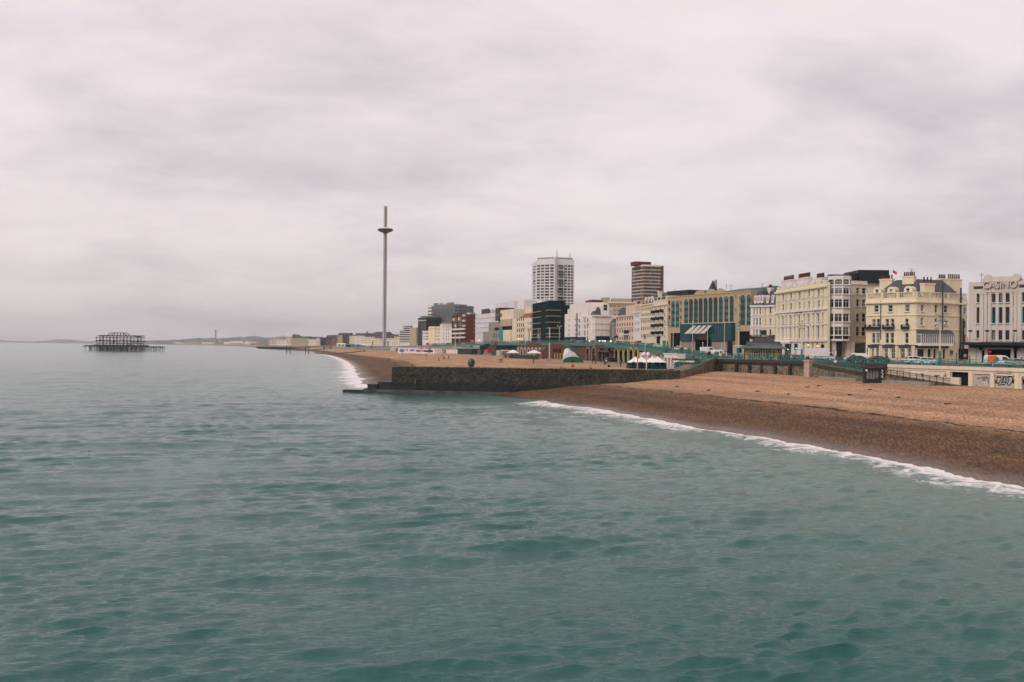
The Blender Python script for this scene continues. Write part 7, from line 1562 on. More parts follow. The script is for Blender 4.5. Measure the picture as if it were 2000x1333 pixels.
# turquoise pier/pylon by the rail
for px, d, h0, h1, lab in ((1297, 262, 700, 667, 'thick turquoise pylon where the esplanade railing steps down'), (1389, 238, 712, 692, 'turquoise gate post at the head of the groyne stairs'), (1372, 236.5, 708, 688, 'turquoise newel post half way up the groyne stairs')):
    z0_ = Zp(px, h0, d); p = G(px, d, z0_); t = thing('pylon', lab, 'pylon', p, 0, 'turquoise pylons'); hh = Zp(px, h1, d)-z0_; w = .38 if px == 1297 else .2; m_ = MB(); m_.box(-w, -w, 0, w, w, hh); m_.build('shaft', ['turq'], t); m_ = MB(); m_.box(-w-.12, -w-.12, hh, w+.12, w+.12, hh+.2); m_.box(-w-.1, -w-.1, hh*.5, w+.1, w+.1, hh*.5+.15); m_.build('cap', ['turq'], t)
def pole(px, yt, d, lab, m='poleW', r_=.09, head=None, name='pole', cat='pole', grp='promenade poles', z0_=None):
    p = road_at(px, d); t = thing(name, lab, cat, p, 0, grp); hh = Zp(px, yt, d)-p.z; s_ = MB(); s_.cyl((0, 0, 0), (0, 0, hh), r_, r_*.75, 8); s_.build('shaft', [m], t); c = MB(); c.ball((0, 0, hh), r_*1.8, r_*1.8, r_*2, 6, 5); c.build('finial', [m], t); return t, hh
for px, yt, d, lab in ((1352.5, 628, 268, 'tall cream flagpole left of the entrance awnings'), (1381.5, 637, 280, 'thin pale pole in front of the entrance awnings'), (1414.5, 629, 262, 'cream lamp column right of the entrance awnings'), (1314.5, 640, 288, 'grey green pole before the left teal bays'), (1372.5, 670, 246, 'short cream post above the groyne stairs'), (1409, 671, 246, 'short cream post left of the dark totem panel'), (1051, 642.5, 470, 'pale pole with a small sign before the green netting'), (1054.5, 645, 470, 'thin grey pole beside the signed pole before the green netting'), (957.2, 649, 590, 'pale pole before dark windows of the concrete centre'), (973.8, 648, 575, 'pale pole left of the teal banner'), (1260, 660, 285, 'slim white post on the esplanade edge'), (1218, 660, 330, 'thin pale post on the esplanade left of the red signal')):
    t, hh = pole(px, yt, d, lab)
    if px == 1051: m_ = MB(); m_.box(-.5, -.15, hh*.4, .5, -.05, hh*.4+1.2); m_.build('sign_plate', ['tan'], t)
def signal(px, yl, d, lab, lamp, yaw=0):
    p = road_at(px, d); t = thing('traffic_light', lab, 'traffic light', p, yaw, 'traffic lights'); z_ = Zp(px, yl, d)-p.z; i = {'redlamp': 2, 'greenlamp': 0}[lamp]; zb_ = z_-.2-.36*i
    m_ = MB(); m_.cyl((0, .1, 0), (0, .1, zb_), .07, .07, 8); m_.build('post', ['darkframe'], t); m_ = MB(); m_.box(-.36, -.02, zb_-.15, .36, .14, zb_+1.3); m_.build('backing_board', ['black'], t)
    m_ = MB(); m_.box(-.17, -.22, zb_, .17, -.021, zb_+1.15); o = m_.build('head', ['black'], t)
    for k in range(3): m_ = MB(); m_.cyl((0, -.222, zb_+.2+.36*k), (0, -.26, zb_+.2+.36*k), .14, .14, 10); m_.build('lens', [lamp if k == i else 'darkframe'], o)
signal(1554.5, 681, 225, 'traffic light showing green right of the yellow kiosk', 'greenlamp'); signal(1606.5, 683, 222, 'traffic light on the pavement above the white box van', 'greenlamp'); signal(1538, 683, 234, 'smaller green traffic light close beside the yellow kiosk', 'greenlamp')
signal(1201.5, 655, 385, 'left of two red traffic lights before the pinkish bow hotel', 'redlamp'); signal(1205.5, 655.3, 380, 'right of two red traffic lights before the pinkish bow hotel', 'redlamp'); signal(1260, 656, 330, 'red traffic light before the cream five storey block', 'redlamp')
def panel(px0, px1, y0, y1, d, m, lab, name='sign_panel', frame='darkframe', pic=None, cat='sign'):
    p = road_at((px0+px1)/2, d); z1_ = Zp((px0+px1)/2, y0, d)-p.z; z0_ = max(.05, Zp((px0+px1)/2, y1, d)-p.z); w = (px1-px0)*d/FPX/2; t = thing(name, lab, cat, p, .05); m_ = MB(); m_.box(-w, -.12, z0_, w, .12, z1_); m_.build('panel', [m], t)
    m_ = MB(); m_.box(-w-.05, -.08, z1_, w+.05, .08, z1_+.08); m_.box(-w-.07, -.08, 0, -w, .08, z1_); m_.box(w, -.08, 0, w+.07, .08, z1_); m_.build('frame', [frame], t)
    if pic: m_ = MB(); m_.box(-w*.45, -.14, z0_+(z1_-z0_)*.25, w*.55, -.121, z1_-(z1_-z0_)*.25); m_.build('poster', [pic], t)
panel(1420.5, 1429.5, 666, 694, 243, 'black', 'tall black totem panel on the pavement left of the yellow kiosk'); panel(1433, 1452.5, 675.5, 694, 240, 'shutter', 'pale bus shelter end with dark poster next to the black totem panel', 'bus_shelter', 'trim', 'dark', 'shelter')
panel(1348, 1353, 668.5, 678, 264, 'pinkpaint', 'small pinkish notice on the pavement by the tall cream flagpole'); panel(1628, 1633.5, 704, 710, 192, 'trim', 'small white notice hung on the green ramp railing'); panel(1629, 1633, 685, 694, 215, 'trim', 'white information board in front of the hotel bow entrance')
p = road_at(1884.5, 208); t = thing('road_sign', 'round white road sign with red rim beside the casino passage', 'road sign', p); z_ = Zp(1884.5, 695, 208)-p.z; m_ = MB(); m_.cyl((0, 0, 0), (0, 0, z_), .05); m_.build('post', ['darkframe'], t); m_ = MB(); m_.cyl((0, -.06, z_), (0, -.1, z_), .36, .36, 16); m_.build('rim', ['red'], t); m_ = MB(); m_.cyl((0, -.1, z_), (0, -.12, z_), .26, .26, 16); m_.build('face', ['trim'], t); m_ = MB(); m_.box(-.1, -.13, z_-.14, .1, -.122, z_+.14); m_.build('symbol', ['darkframe'], t); m_ = MB(); m_.box(-.3, -.1, z_-.95, .3, -.06, z_-.6); m_.build('plate', ['grey'], t)
p = road_at(1933, 196); t = thing('warning_sign', 'small pink red round sign on a pole behind the orange van', 'road sign', p); z_ = Zp(1933, 687.5, 196)-p.z; m_ = MB(); m_.cyl((0, 0, 0), (0, 0, z_), .05); m_.build('post', ['darkframe'], t); m_ = MB(); m_.cyl((0, -.06, z_), (0, -.1, z_), .26, .26, 14); m_.build('face', ['red'], t)
for px, yt, d, lab in ((1893, 696, 199, 'black bollard at the casino corner'), (1995.5, 697, 190, 'pale capped bollard at the right edge before the casino'), (1868, 690, 207, 'dark post beside the corner building side passage')):
    p = road_at(px, d); t = thing('bollard', lab, 'bollard', p, 0, 'bollards'); hh = Zp(px, yt, d)-p.z; m_ = MB(); m_.cyl((0, 0, 0), (0, 0, hh), .1, .08, 8); m_.build('shaft', ['black'], t); m_ = MB(); m_.ball((0, 0, hh), .13, .13, .1, 8, 5); m_.build('cap', ['trim' if px > 1990 else 'black'], t)
# hedges / planters on the pavement
for px, d, w, lab in ((1110, 415, 1.6, 'clipped dark bush on the esplanade before the white hotels'), (1480, 233, 1.2, 'dark shrub left of the yellow kiosk'), (1532, 226, 1.4, 'dark hedge right of the yellow kiosk')):
    p = road_at(px, d); t = thing('shrub', lab, 'shrub', p, 0, 'pavement shrubs'); rr = random.Random(int(px)); m_ = MB()
    for i in range(260): v = Vector((rr.gauss(0, 1)*w*.8, rr.gauss(0, 1)*.5, abs(rr.gauss(0, .6))+.15)); a_ = Vector((rr.uniform(-1, 1), rr.uniform(-1, 1), rr.uniform(-1, 1))).normalized(); q_ = a_.orthogonal().normalized()*.16; r_ = a_.cross(q_); m_.add([v-q_, v+r_, v+q_, v-r_], [(0, 1, 2, 3)])
    m_.build('foliage', ['hedge'], t); m_ = MB(); m_.box(-w, -.4, 0, w, .4, .35); m_.build('planter', ['concrete'], t)
# wall lamps at the hotel entrance and headlights are on in the picture
for px, y, d, lab in ((1578.5, 674.5, 255, 'lit warm wall lantern beside the hotel arch'), (1596.8, 676.3, 249, 'second lit wall lantern nearer the hotel bow')):
    p = Wp(px, y, d); t = thing('wall_lantern', lab, 'lantern', p, 0, 'lit hotel lanterns'); m_ = MB(); m_.ball((0, 0, 0), .2, .2, .24, 8, 6); m_.build('globe', ['warmlamp'], t); m_ = MB(); m_.bar((0, 0, .2), (.6, 1.2, .3), .04); m_.build('bracket', ['darkframe'], t)
# ------------------------------------------------------------------ vehicles
def vehicle(prof, win, Lx, wd, name, label, cat, wheels, glassf=True, wr=.32):
    """prof: side outline (x,z) front to the right; win: list of side window polygons"""
    t = thing(name, label, cat); mb = MB(); n = len(prof); zm = max(p[1] for p in prof); vs = []
    def yy(z, s): return s*(wd/2)*(1-.16*max(0, (z-.95)/(zm-.95))**1.2)
    for s in (-1, 1):
        for sc, ins in ((1.0, .06), (1.0, 0)) if s == -1 else ((1.0, 0), (1.0, .06)):
            for x, z in prof: cz = .7; k = 1-(.035 if ins else 0); vs.append((x*k, yy(z, s)-s*(0 if ins else .05)+s*(.0 if not ins else 0), cz+(z-cz)*k))
    fs = [tuple(range(n))]+[(k*n+i, k*n+(i+1) % n, (k+1)*n+(i+1) % n, (k+1)*n+i) for k in range(3) for i in range(n)]+[tuple(range(4*n-1, 3*n-1, -1))]
    mb.add(vs, fs); b = mb.build('body', ['car'], t)
    for s in (-1, 1):
        for w in win:
            m_ = MB(); pts = [(x, yy(z, s)+s*.012, z) for x, z in w]; m_.poly(pts if s < 0 else pts[::-1]); m_.build('side_window', ['carglass'], t)
    return t, yy
def add_front_rear(t, yy, ws, rear, wd, hl, tl):
    (x0, z0), (x1, z1) = ws; m_ = MB(); m_.poly([(x0+.02, yy(z0, -1)*.9, z0+.02), (x0+.02, yy(z0, 1)*.9, z0+.02), (x1+.02, yy(z1, 1)*.9, z1+.02), (x1+.02, yy(z1, -1)*.9, z1+.02)]); m_.build('windscreen', ['carglass'], t)
    if rear: (x0, z0), (x1, z1) = rear; m_ = MB(); m_.poly([(x0-.02, yy(z0, -1)*.9, z0+.02), (x1-.02, yy(z1, -1)*.9, z1+.02), (x1-.02, yy(z1, 1)*.9, z1+.02), (x0-.02, yy(z0, 1)*.9, z0+.02)]); m_.build('rear_window', ['carglass'], t)
    for s in (-1, 1):
        m_ = MB(); m_.box(hl[0]-.12, s*wd*.36-.16, hl[1]-.08, hl[0]+.02, s*wd*.36+.16, hl[1]+.08); m_.build('headlight', ['lampglass'], t); m_ = MB(); m_.box(tl[0]-.02, s*wd*.4-.1, tl[1]-.1, tl[0]+.1, s*wd*.4+.1, tl[1]+.1); m_.build('taillight', ['red'], t)
def add_wheels(t, xs, wd, r_):
    for x in xs:
        for s in (-1, 1):
            m_ = MB(); m_.cyl((x, s*(wd/2-.2), r_), (x, s*(wd/2+.015), r_), r_, r_, 14); w = m_.build('wheel', ['tyre'], t); m_ = MB(); m_.cyl((x, s*(wd/2+.016), r_), (x, s*(wd/2+.03), r_), r_*.6, r_*.6, 10); m_.build('rim', ['steel'], w)
carp = [(-2.1, .35), (-2.15, .75), (-2.1, 1.0), (-1.75, 1.05), (-1.45, 1.4), (-.9, 1.47), (.1, 1.45), (.55, 1.3), (1.05, .98), (1.9, .85), (2.12, .65), (2.12, .35)]
car0, yy = vehicle(carp, [[(-1.6, 1.05), (-.35, 1.03), (-.35, 1.38), (-1.3, 1.37)], [(-.25, 1.03), (.85, 1.0), (.4, 1.28), (.05, 1.37), (-.25, 1.38)]], 4.2, 1.75, 'parked_car', 'x', 'car', None); add_front_rear(car0, yy, ((1.0, 1.0), (.55, 1.31)), ((-1.74, 1.06), (-1.45, 1.39)), 1.75, (2.1, .68), (-2.12, .85)); add_wheels(car0, (-1.3, 1.3), 1.75, .32)
estp = [(-2.3, .35), (-2.35, .8), (-2.25, 1.1), (-2.0, 1.5), (-1.2, 1.56), (.1, 1.52), (.6, 1.35), (1.1, 1.02), (2.0, .9), (2.25, .68), (2.25, .35)]
est0, yy = vehicle(estp, [[(-2.05, 1.1), (-1.3, 1.08), (-1.25, 1.44), (-1.9, 1.42)], [(-1.2, 1.08), (-.25, 1.06), (-.25, 1.45), (-1.15, 1.46)], [(-.15, 1.06), (.9, 1.04), (.42, 1.34), (.05, 1.43), (-.15, 1.44)]], 4.6, 1.8, 'estate_car', 'x', 'car', None); add_front_rear(est0, yy, ((1.05, 1.04), (.6, 1.36)), ((-2.24, 1.12), (-2.02, 1.47)), 1.8, (2.22, .72), (-2.3, .9)); add_wheels(est0, (-1.4, 1.4), 1.8, .33)
vanp = [(-2.4, .4), (-2.45, 1.0), (-2.4, 1.75), (-2.25, 1.95), (.3, 1.98), (.9, 1.85), (1.6, 1.25), (2.25, 1.05), (2.4, .75), (2.4, .4)]
van0, yy = vehicle(vanp, [[(.15, 1.2), (1.35, 1.18), (.85, 1.68), (.15, 1.72)]], 4.9, 1.9, 'panel_van', 'x', 'van', None); add_front_rear(van0, yy, ((1.55, 1.28), (.93, 1.83)), None, 1.9, (2.36, .85), (-2.42, .95)); add_wheels(van0, (-1.5, 1.5), 1.9, .34)
# box lorry
bx0 = thing('box_van', 'white box van with dark red lettering marks, parked before the long hotel', 'van'); m_ = MB(); m_.box(-2.9, -1.05, .75, 1.7, 1.05, 3.0); m_.build('box_body', ['trim'], bx0)
m_ = MB(); m_.add([(x, s*.95, z) for s in (-1, 1) for x, z in ((1.72, .5), (3.1, .5), (3.1, 1.2), (2.7, 1.35), (2.3, 2.1), (1.72, 2.15))], [(0, 1, 2, 3, 4, 5), (11, 10, 9, 8, 7, 6)]+[(i, i+6, (i+1) % 6+6, (i+1) % 6) for i in range(6)]); m_.build('cab', ['trim'], bx0)
m_ = MB(); m_.poly([(2.72, -.85, 1.38), (2.72, .85, 1.38), (2.34, .85, 2.05), (2.34, -.85, 2.05)]); m_.build('windscreen', ['carglass'], bx0); m_ = MB(); m_.poly([(1.85, -.965, 1.35), (2.6, -.965, 1.35), (2.25, -.965, 2.0), (1.85, -.965, 2.0)]); m_.build('side_window', ['carglass'], bx0); add_wheels(bx0, (-1.7, 2.4), 1.95, .38)
m_ = MB(); m_.box(-2.8, -.7, .45, 2.9, .7, .74); m_.build('chassis', ['darkframe'], bx0)
for x, z, w, h in ((-.6, 1.05, .5, .22), (.0, 1.05, .35, .2), (.45, 1.08, .7, .18), (-.3, 1.9, .18, .12), (-1.6, 1.0, .9, .1)): m_ = MB(); m_.box(x, -1.06, z, x+w, -1.052, z+h); m_.build('lettering_mark', ['brick'], bx0)
bx0.location = road_at(1601, 212); bx0.rotation_euler = (0, 0, math.radians(5))
GRP = {car0: 'cars along the seafront road', est0: 'estate cars along the seafront road', van0: 'vans along the seafront road'}
used = set()
def put(proto, px, d, ang, col, label, cat=None):
    p = road_at(px, d); p.z -= .0
    if proto not in used:
        used.add(proto); o = proto; o.location = p; o.rotation_euler = (0, 0, ang); o['label'] = label
        for c in o.children:
            if c.data.materials[0] == M['car']: c.color = col
    else: o = copy_tree(proto, p, ang, label, col)
    o['group'] = GRP[proto]; return o
WH = (.72, .70, .69, 1); BK = (.012, .014, .018, 1); SV = (.35, .35, .36, 1); RD = (.35, .02, .02, 1); BL = (.02, .05, .16, 1); GY = (.12, .12, .13, 1)
dirR = math.atan2(-30, 8)  # driving towards the camera along the road
def ang(px, d): # local road direction
    p = road_at(px, d); best = min(range(len(RS)), key=lambda i: (Vector(RS[i][2])-Vector((p.x, p.y))).length); i = min(max(best, 1), len(RS)-2); v = Vector(RS[i-1][2])-Vector(RS[i+1][2]); return math.atan2(v.y, v.x)
o = put(van0, 1671, 217, math.pi-.25, WH, 'small white panel van parked left of the corner building'); 
put(car0, 1677, 193, .25, BK, 'dark blue black car in front of the small white panel van')
put(car0, 1718, 208, .1, BK, 'sleek black car in front of the corner building shopfronts')
put(est0, 1792, 199, -.05, WH, 'white estate car with long roof before the corner building'); put(car0, 1812, 186, -.1, WH, 'white hatchback overlapping the white estate car')
o = put(van0, 1952, 178, -.08, WH, 'orange and white van passing the casino entrance')
m_ = MB(); m_.add([(-2.47, -.98, .55), (-.9, -.98, .55), (-.55, -.97, 1.2), (-.85, -.92, 1.93), (-2.2, -.92, 1.9), (-2.43, -.94, 1.7)], [(0, 1, 2, 3, 4, 5)]); m_.build('orange_wrap', ['orange'], o)
m_ = MB(); m_.add([(-.85+.42*math.cos(a_)*1.0, -.985, 1.25+.42*math.sin(a_)) for a_ in np.linspace(0, 2*math.pi, 14)[:-1]], [tuple(range(13))]); m_.build('white_roundel', ['grey'], o)
for c in o.children:
    if c.name.startswith('headlight'): c.data = c.data.copy(); c.data.materials[0] = M['lampon']
put(car0, 1990, 172, .05, SV, 'silver car at the right edge behind the railing')
put(car0, 1560, 222, .9, GY, 'grey car half hidden behind the lamp base near the kiosk'); put(est0, 1548, 228, 1.0, WH, 'pale estate car between the kiosk and the long hotel'); put(car0, 1580, 232, .3, BK, 'black car before the hotel arches')
put(car0, 1329.5, 296, -1.1, WH, 'white car climbing the road left of the entrance awnings'); o = put(van0, 1384, 282, -.1, WH, 'white van parked under the entrance awnings')
put(van0, 1407, 256, -.6, WH, 'white van with its cab toward the totem panel'); put(car0, 1396, 268, -.8, GY, 'grey car behind the white van near the awnings')
# queue on the upper road, seen over the railing
cols = [WH, BK, SV, RD, WH, GY, BL, WH, SV, BK, WH, RD]; names = {0: 'white', 1: 'black', 2: 'silver', 3: 'red', 4: 'white', 5: 'grey', 6: 'blue', 7: 'white', 8: 'silver', 9: 'black', 10: 'white', 11: 'red'}
Q = [(1282, 305, 'beside the left teal bays'), (1272, 312, 'before the OLD SHIP HOTEL entrance'), (1256, 322, 'before the cream five storey block'), (1247, 333, 'near the slim white post'), (1233, 345, 'before the pinkish bow hotel'), (1222, 352, 'under the pinkish bow hotel canopy'), (1210, 362, 'just right of the red signals'), (1196, 372, 'behind the red signals'), (1184, 385, 'right of the navy awning'), (1176, 392, 'under the navy awning, middle'), (1168, 398, 'under the navy awning, left part'), (1160, 402, 'at the white corner hotel corner'), (1150, 408, 'before the white hotel bays'), (1140, 414, 'near the lamp before the white hotel'), (1131, 422, 'left of the white corner hotel'), (1120, 432, 'before the bare flank wall'), (1106, 445, 'right of the green netting'), (1032, 520, 'before the red brown roof building'), (1018, 530, 'left of the red brown roof building'), (1003, 545, 'right of the teal banner'), (985, 560, 'below the teal banner'), (968, 585, 'before the dark windows of concrete centre'), (945, 612, 'at the left end of concrete centre'), (922, 650, 'before the red brick flank'), (905, 675, 'before the red brick balconies'), (875, 720, 'before the paired bay white house'), (850, 750, 'before the yellow cream house'), (835, 765, 'near the slim dark tower')]
for i, (px, d, w) in enumerate(Q):
    pr = (car0, est0, car0, van0 if i % 3 == 0 else car0)[i % 4]; k = i % 12
    nm = {car0: 'car', est0: 'estate car', van0: 'van'}[pr]; o = put(pr, px, d, ang(px, d)+random.uniform(-.05, .05)+(math.pi if i % 3 == 1 else 0), cols[k], f'{names[k]} {nm} on the upper road {w}')
    if i % 3 == 0:
        for c in o.children:
            if c.name.startswith('headlight'): c.data = bpy.data.meshes.get('headlight_lit') or c.data.copy(); 
# oncoming headlamps burning in the queue
for i, (px, y, d) in enumerate(((935.5-.0, 665, 640), (1012.8, 662.2, 540), (1017.8, 662.2, 538), (962, 663.8, 600), (968.5, 663, 600), (942, 665.3, 640), (1181.8, 666.5, 372), (1177, 666.4, 380), (1171, 666.6, 384), (1192.8, 666.6, 366), (1151, 666.3, 396))):
    p = Wp(px, y, d); t = thing('headlamp', ('lit warm headlamp glowing in traffic %s' % ('before the red brick block', 'left of the netted building, left one of a pair', 'left of the netted building, right one of a pair', 'before the concrete centre, left one', 'before the concrete centre, right one', 'at the concrete centre left corner', 'under navy awning, rightmost', 'under navy awning, second from right', 'under navy awning, third from right', 'below the lilac grey house', 'before the rounded white bays')[i]), 'headlamp', p, 0, 'lit headlamps in the queue'); r_ = .32*d/500+.06; m_ = MB(); m_.ball((0, 0, 0), r_, r_*.4, r_, 8, 6); m_.build('lens', ['lampon' if d < 500 else 'warmlamp'], t); m_ = MB(); m_.box(-r_, .02, -r_, r_, r_, r_*1.1); m_.build('housing', ['black'], t)
p = road_at(926, 660); t = thing('bus', 'red single deck bus on the upper road in front of white sheeted building', 'bus', p, ang(926, 660)); m_ = MB(); m_.box(-5.5, -1.25, .4, 5.5, 1.25, 3.0); m_.build('body', ['red'], t); m_ = MB(); m_.box(-5.3, -1.27, 1.5, 5.3, -1.252, 2.5); m_.build('side_window', ['carglass'], t); m_ = MB(); m_.box(5.5, -1.1, 1.2, 5.52, 1.1, 2.6); m_.build('windscreen', ['carglass'], t); add_wheels(t, (-3.5, 3.4), 2.5, .48)
# jeep and cars on the lower promenade
for px, py, lab, col in ((1197, 706.5, 'dark off-road car on the lower promenade left of yellow arches', BK), (966, 694.5, 'dark blue car on the lower promenade by the white arches', BL), (953, 695.3, 'pale car nose on the lower promenade left of dark blue car', SV)):
    q = beach_pt(px, py); o = put(est0, 1000, 500, .1, col, lab); o.location = q; o['group'] = 'cars on the lower promenade'

# ------------------------------------------------------------------ people
def skin(name, verts, edges, radii, mats, cls, sub=1):
    me = bpy.data.meshes.new(name); me.from_pydata(verts, edges, []); o = bpy.data.objects.new(name, me); COL.objects.link(o); md = o.modifiers.new('s', 'SKIN'); md.use_smooth_shade = True
    sv = me.skin_vertices[0].data
    for i, r_ in enumerate(radii): sv[i].radius = (r_, r_) if not isinstance(r_, tuple) else r_
    sv[0].use_root = True
    if sub: o.modifiers.new('u', 'SUBSURF').levels = sub
    dg = bpy.context.evaluated_depsgraph_get(); dg.update(); r = bpy.data.meshes.new_from_object(o.evaluated_get(dg)); bpy.data.objects.remove(o); r.name = name
    r.materials.clear()
    for m in mats: r.materials.append(M[m])
    return r
def joints(pose):
    J = {'pel': (0, 0, .95), 'chest': (0, 0, 1.3), 'neck': (0, 0, 1.47), 'head': (0, -.03, 1.62), 'top': (0, -.01, 1.72)}
    for s, n in ((-1, 'l'), (1, 'r')):
        J['hip'+n] = (s*.1, 0, .9); J['knee'+n] = (s*.11, -.03, .5); J['ank'+n] = (s*.11, .02, .09); J['toe'+n] = (s*.13, -.15, .05)
        J['sh'+n] = (s*.19, 0, 1.40); J['el'+n] = (s*.25, .03, 1.13); J['wr'+n] = (s*.25, -.05, .88)
    if pose == 'walk':
        J.update({'kneel': (-.1, -.17, .53), 'ankl': (-.1, -.22, .1), 'toel': (-.1, -.38, .06), 'kneer': (.1, .06, .5), 'ankr': (.1, .3, .16), 'toer': (.1, .22, .03), 'ell': (-.25, .16, 1.15), 'wrl': (-.24, .1, .9), 'elr': (.25, -.08, 1.14), 'wrr': (.23, -.25, .95)})
    if pose == 'sit':
        dz = -.78
        for k in ('pel', 'chest', 'neck', 'head', 'top', 'hipl', 'hipr', 'shl', 'shr', 'ell', 'elr', 'wrl', 'wrr'): x, y, z = J[k]; J[k] = (x, y-(.12 if z > 1.2 else 0), z+dz)
        for s, n in ((-1, 'l'), (1, 'r')): J['knee'+n] = (s*.13, -.42, .46); J['ank'+n] = (s*.12, -.62, .08); J['toe'+n] = (s*.13, -.78, .06); J['el'+n] = (s*.26, -.22, .45); J['wr'+n] = (s*.13, -.40, .50)
    return J
def person_proto(pose):
    J = joints(pose); names = list(J); idx = {k: i for i, k in enumerate(names)}; V_ = [J[k] for k in names]; R_ = []
    rad = {'pel': (.15, .11), 'chest': (.17, .115), 'neck': .055, 'head': (.085, .10), 'top': (.06, .07), 'hip': .095, 'knee': .058, 'ank': .042, 'toe': .035, 'sh': .065, 'el': .045, 'wr': .03}
    for k in names: R_.append(rad.get(k) or rad.get(k[:-1]))
    E = [('pel', 'chest'), ('chest', 'neck'), ('neck', 'head'), ('head', 'top')]
    for n in 'lr': E += [('pel', 'hip'+n), ('hip'+n, 'knee'+n), ('knee'+n, 'ank'+n), ('ank'+n, 'toe'+n), ('chest', 'sh'+n), ('sh'+n, 'el'+n), ('el'+n, 'wr'+n)]
    E = [(idx[a_], idx[b_]) for a_, b_ in E]
    for s, n in ((-1, 'l'), (1, 'r')):       # palm, four curled fingers and a thumb
        w = Vector(J['wr'+n]); e_ = Vector(J['el'+n]); d = (w-e_).normalized(); sd = Vector((0, 1, 0)) if abs(d.y) < .8 else Vector((1, 0, 0)); pi = len(V_); V_.append(tuple(w+d*.07)); R_.append((.032, .018)); E.append((idx['wr'+n], pi))
        for q in range(4):
            o_ = sd*(-.03+.02*q); ln = (.07, .08, .075, .06)[q]; V_.append(tuple(w+d*.10+o_)); R_.append(.009); E.append((pi, len(V_)-1)); V_.append(tuple(w+d*(.10+ln)+o_+Vector((-s*.02, 0, 0)))); R_.append(.008); E.append((len(V_)-2, len(V_)-1))
        V_.append(tuple(w+d*.06-sd*.05)); R_.append(.010); E.append((idx['wr'+n], len(V_)-1)); V_.append(tuple(w+d*.10-sd*.06+Vector((-s*.015, 0, 0)))); R_.append(.009); E.append((len(V_)-2, len(V_)-1))
    order = [idx['pel']]+[i for i in range(len(V_)) if i != idx['pel']]; mp_ = {o: i for i, o in enumerate(order)}
    body = skin('body', [V_[i] for i in order], [(mp_[a_], mp_[b_]) for a_, b_ in E], [R_[i] for i in order], ['skin'], None)
    def sub(keys, ed, infl, nm):
        ks = list(keys); return skin(nm, [J[k] for k in ks], [(ks.index(a_), ks.index(b_)) for a_, b_ in ed], [infl[k] if k in infl else infl[k[:-1]] for k in ks], ['cloth'], None)
    coat = sub(['pel', 'chest', 'neck', 'shl', 'ell', 'wrl', 'shr', 'elr', 'wrr'], [('pel', 'chest'), ('chest', 'neck'), ('chest', 'shl'), ('shl', 'ell'), ('ell', 'wrl'), ('chest', 'shr'), ('shr', 'elr'), ('elr', 'wrr')], {'pel': (.20, .155), 'chest': (.21, .16), 'neck': .085, 'sh': .09, 'el': .068, 'wr': .052}, 'coat')
    trs = sub(['pel', 'hipl', 'kneel', 'ankl', 'hipr', 'kneer', 'ankr'], [('pel', 'hipl'), ('hipl', 'kneel'), ('kneel', 'ankl'), ('pel', 'hipr'), ('hipr', 'kneer'), ('kneer', 'ankr')], {'pel': (.17, .13), 'hip': .11, 'knee': .08, 'ank': .065}, 'trousers')
    hb_ = MB(); h = J['head']; hb_.ball((h[0], h[1]+.025, h[2]+.05), .098, .11, .10, 10, 7); hair = hb_.mesh('hair', ['hair'], True)
    fm_ = MB(); fm_.prism([(h[0]-.014, h[2]-.015), (h[0]+.014, h[2]-.015), (h[0], h[2]+.03)], h[1]-.125, h[1]-.08); nose = fm_.mesh('nose', ['skin'])
    ey = MB()
    for s in (-1, 1): ey.ball((h[0]+s*.034, h[1]-.088, h[2]+.025), .012, .01, .009, 6, 4)
    ey.box(h[0]-.025, h[1]-.096, h[2]-.048, h[0]+.025, h[1]-.08, h[2]-.038); eye = ey.mesh('eyes_and_mouth', ['darkframe'])
    sh_ = MB()
    for n in 'lr': a_, b_ = Vector(J['ank'+n]), Vector(J['toe'+n]); sh_.cyl(a_+Vector((0, .05, -.03)), b_+Vector((0, -.02, -.0)), .062, .048, 8)
    sh = sh_.mesh('shoes', ['tyre'])
    return body, coat, trs, hair, nose, eye, sh
PP = {k: person_proto(k) for k in ('stand', 'walk', 'sit')}
def person(pos, pose, yaw, coat, trs, label, grp='people on the beach and promenade', s=1.0):
    t = thing('person', label, 'person', pos, yaw, grp); bd = None
    for nm, me_ in zip(('body', 'coat', 'trousers', 'hair', 'nose', 'face_features', 'shoes'), PP[pose]):
        o = link(nm, me_, t)
        if nm == 'coat': o.color = (*coat, 1)
        if nm == 'trousers': o.color = (*trs, 1)
    t.scale = (s, s, s); return t
DK, NV, GN, RDc, TN, GR = (.012, .013, .016), (.015, .02, .05), (.02, .06, .04), (.3, .02, .03), (.25, .18, .1), (.08, .08, .085)
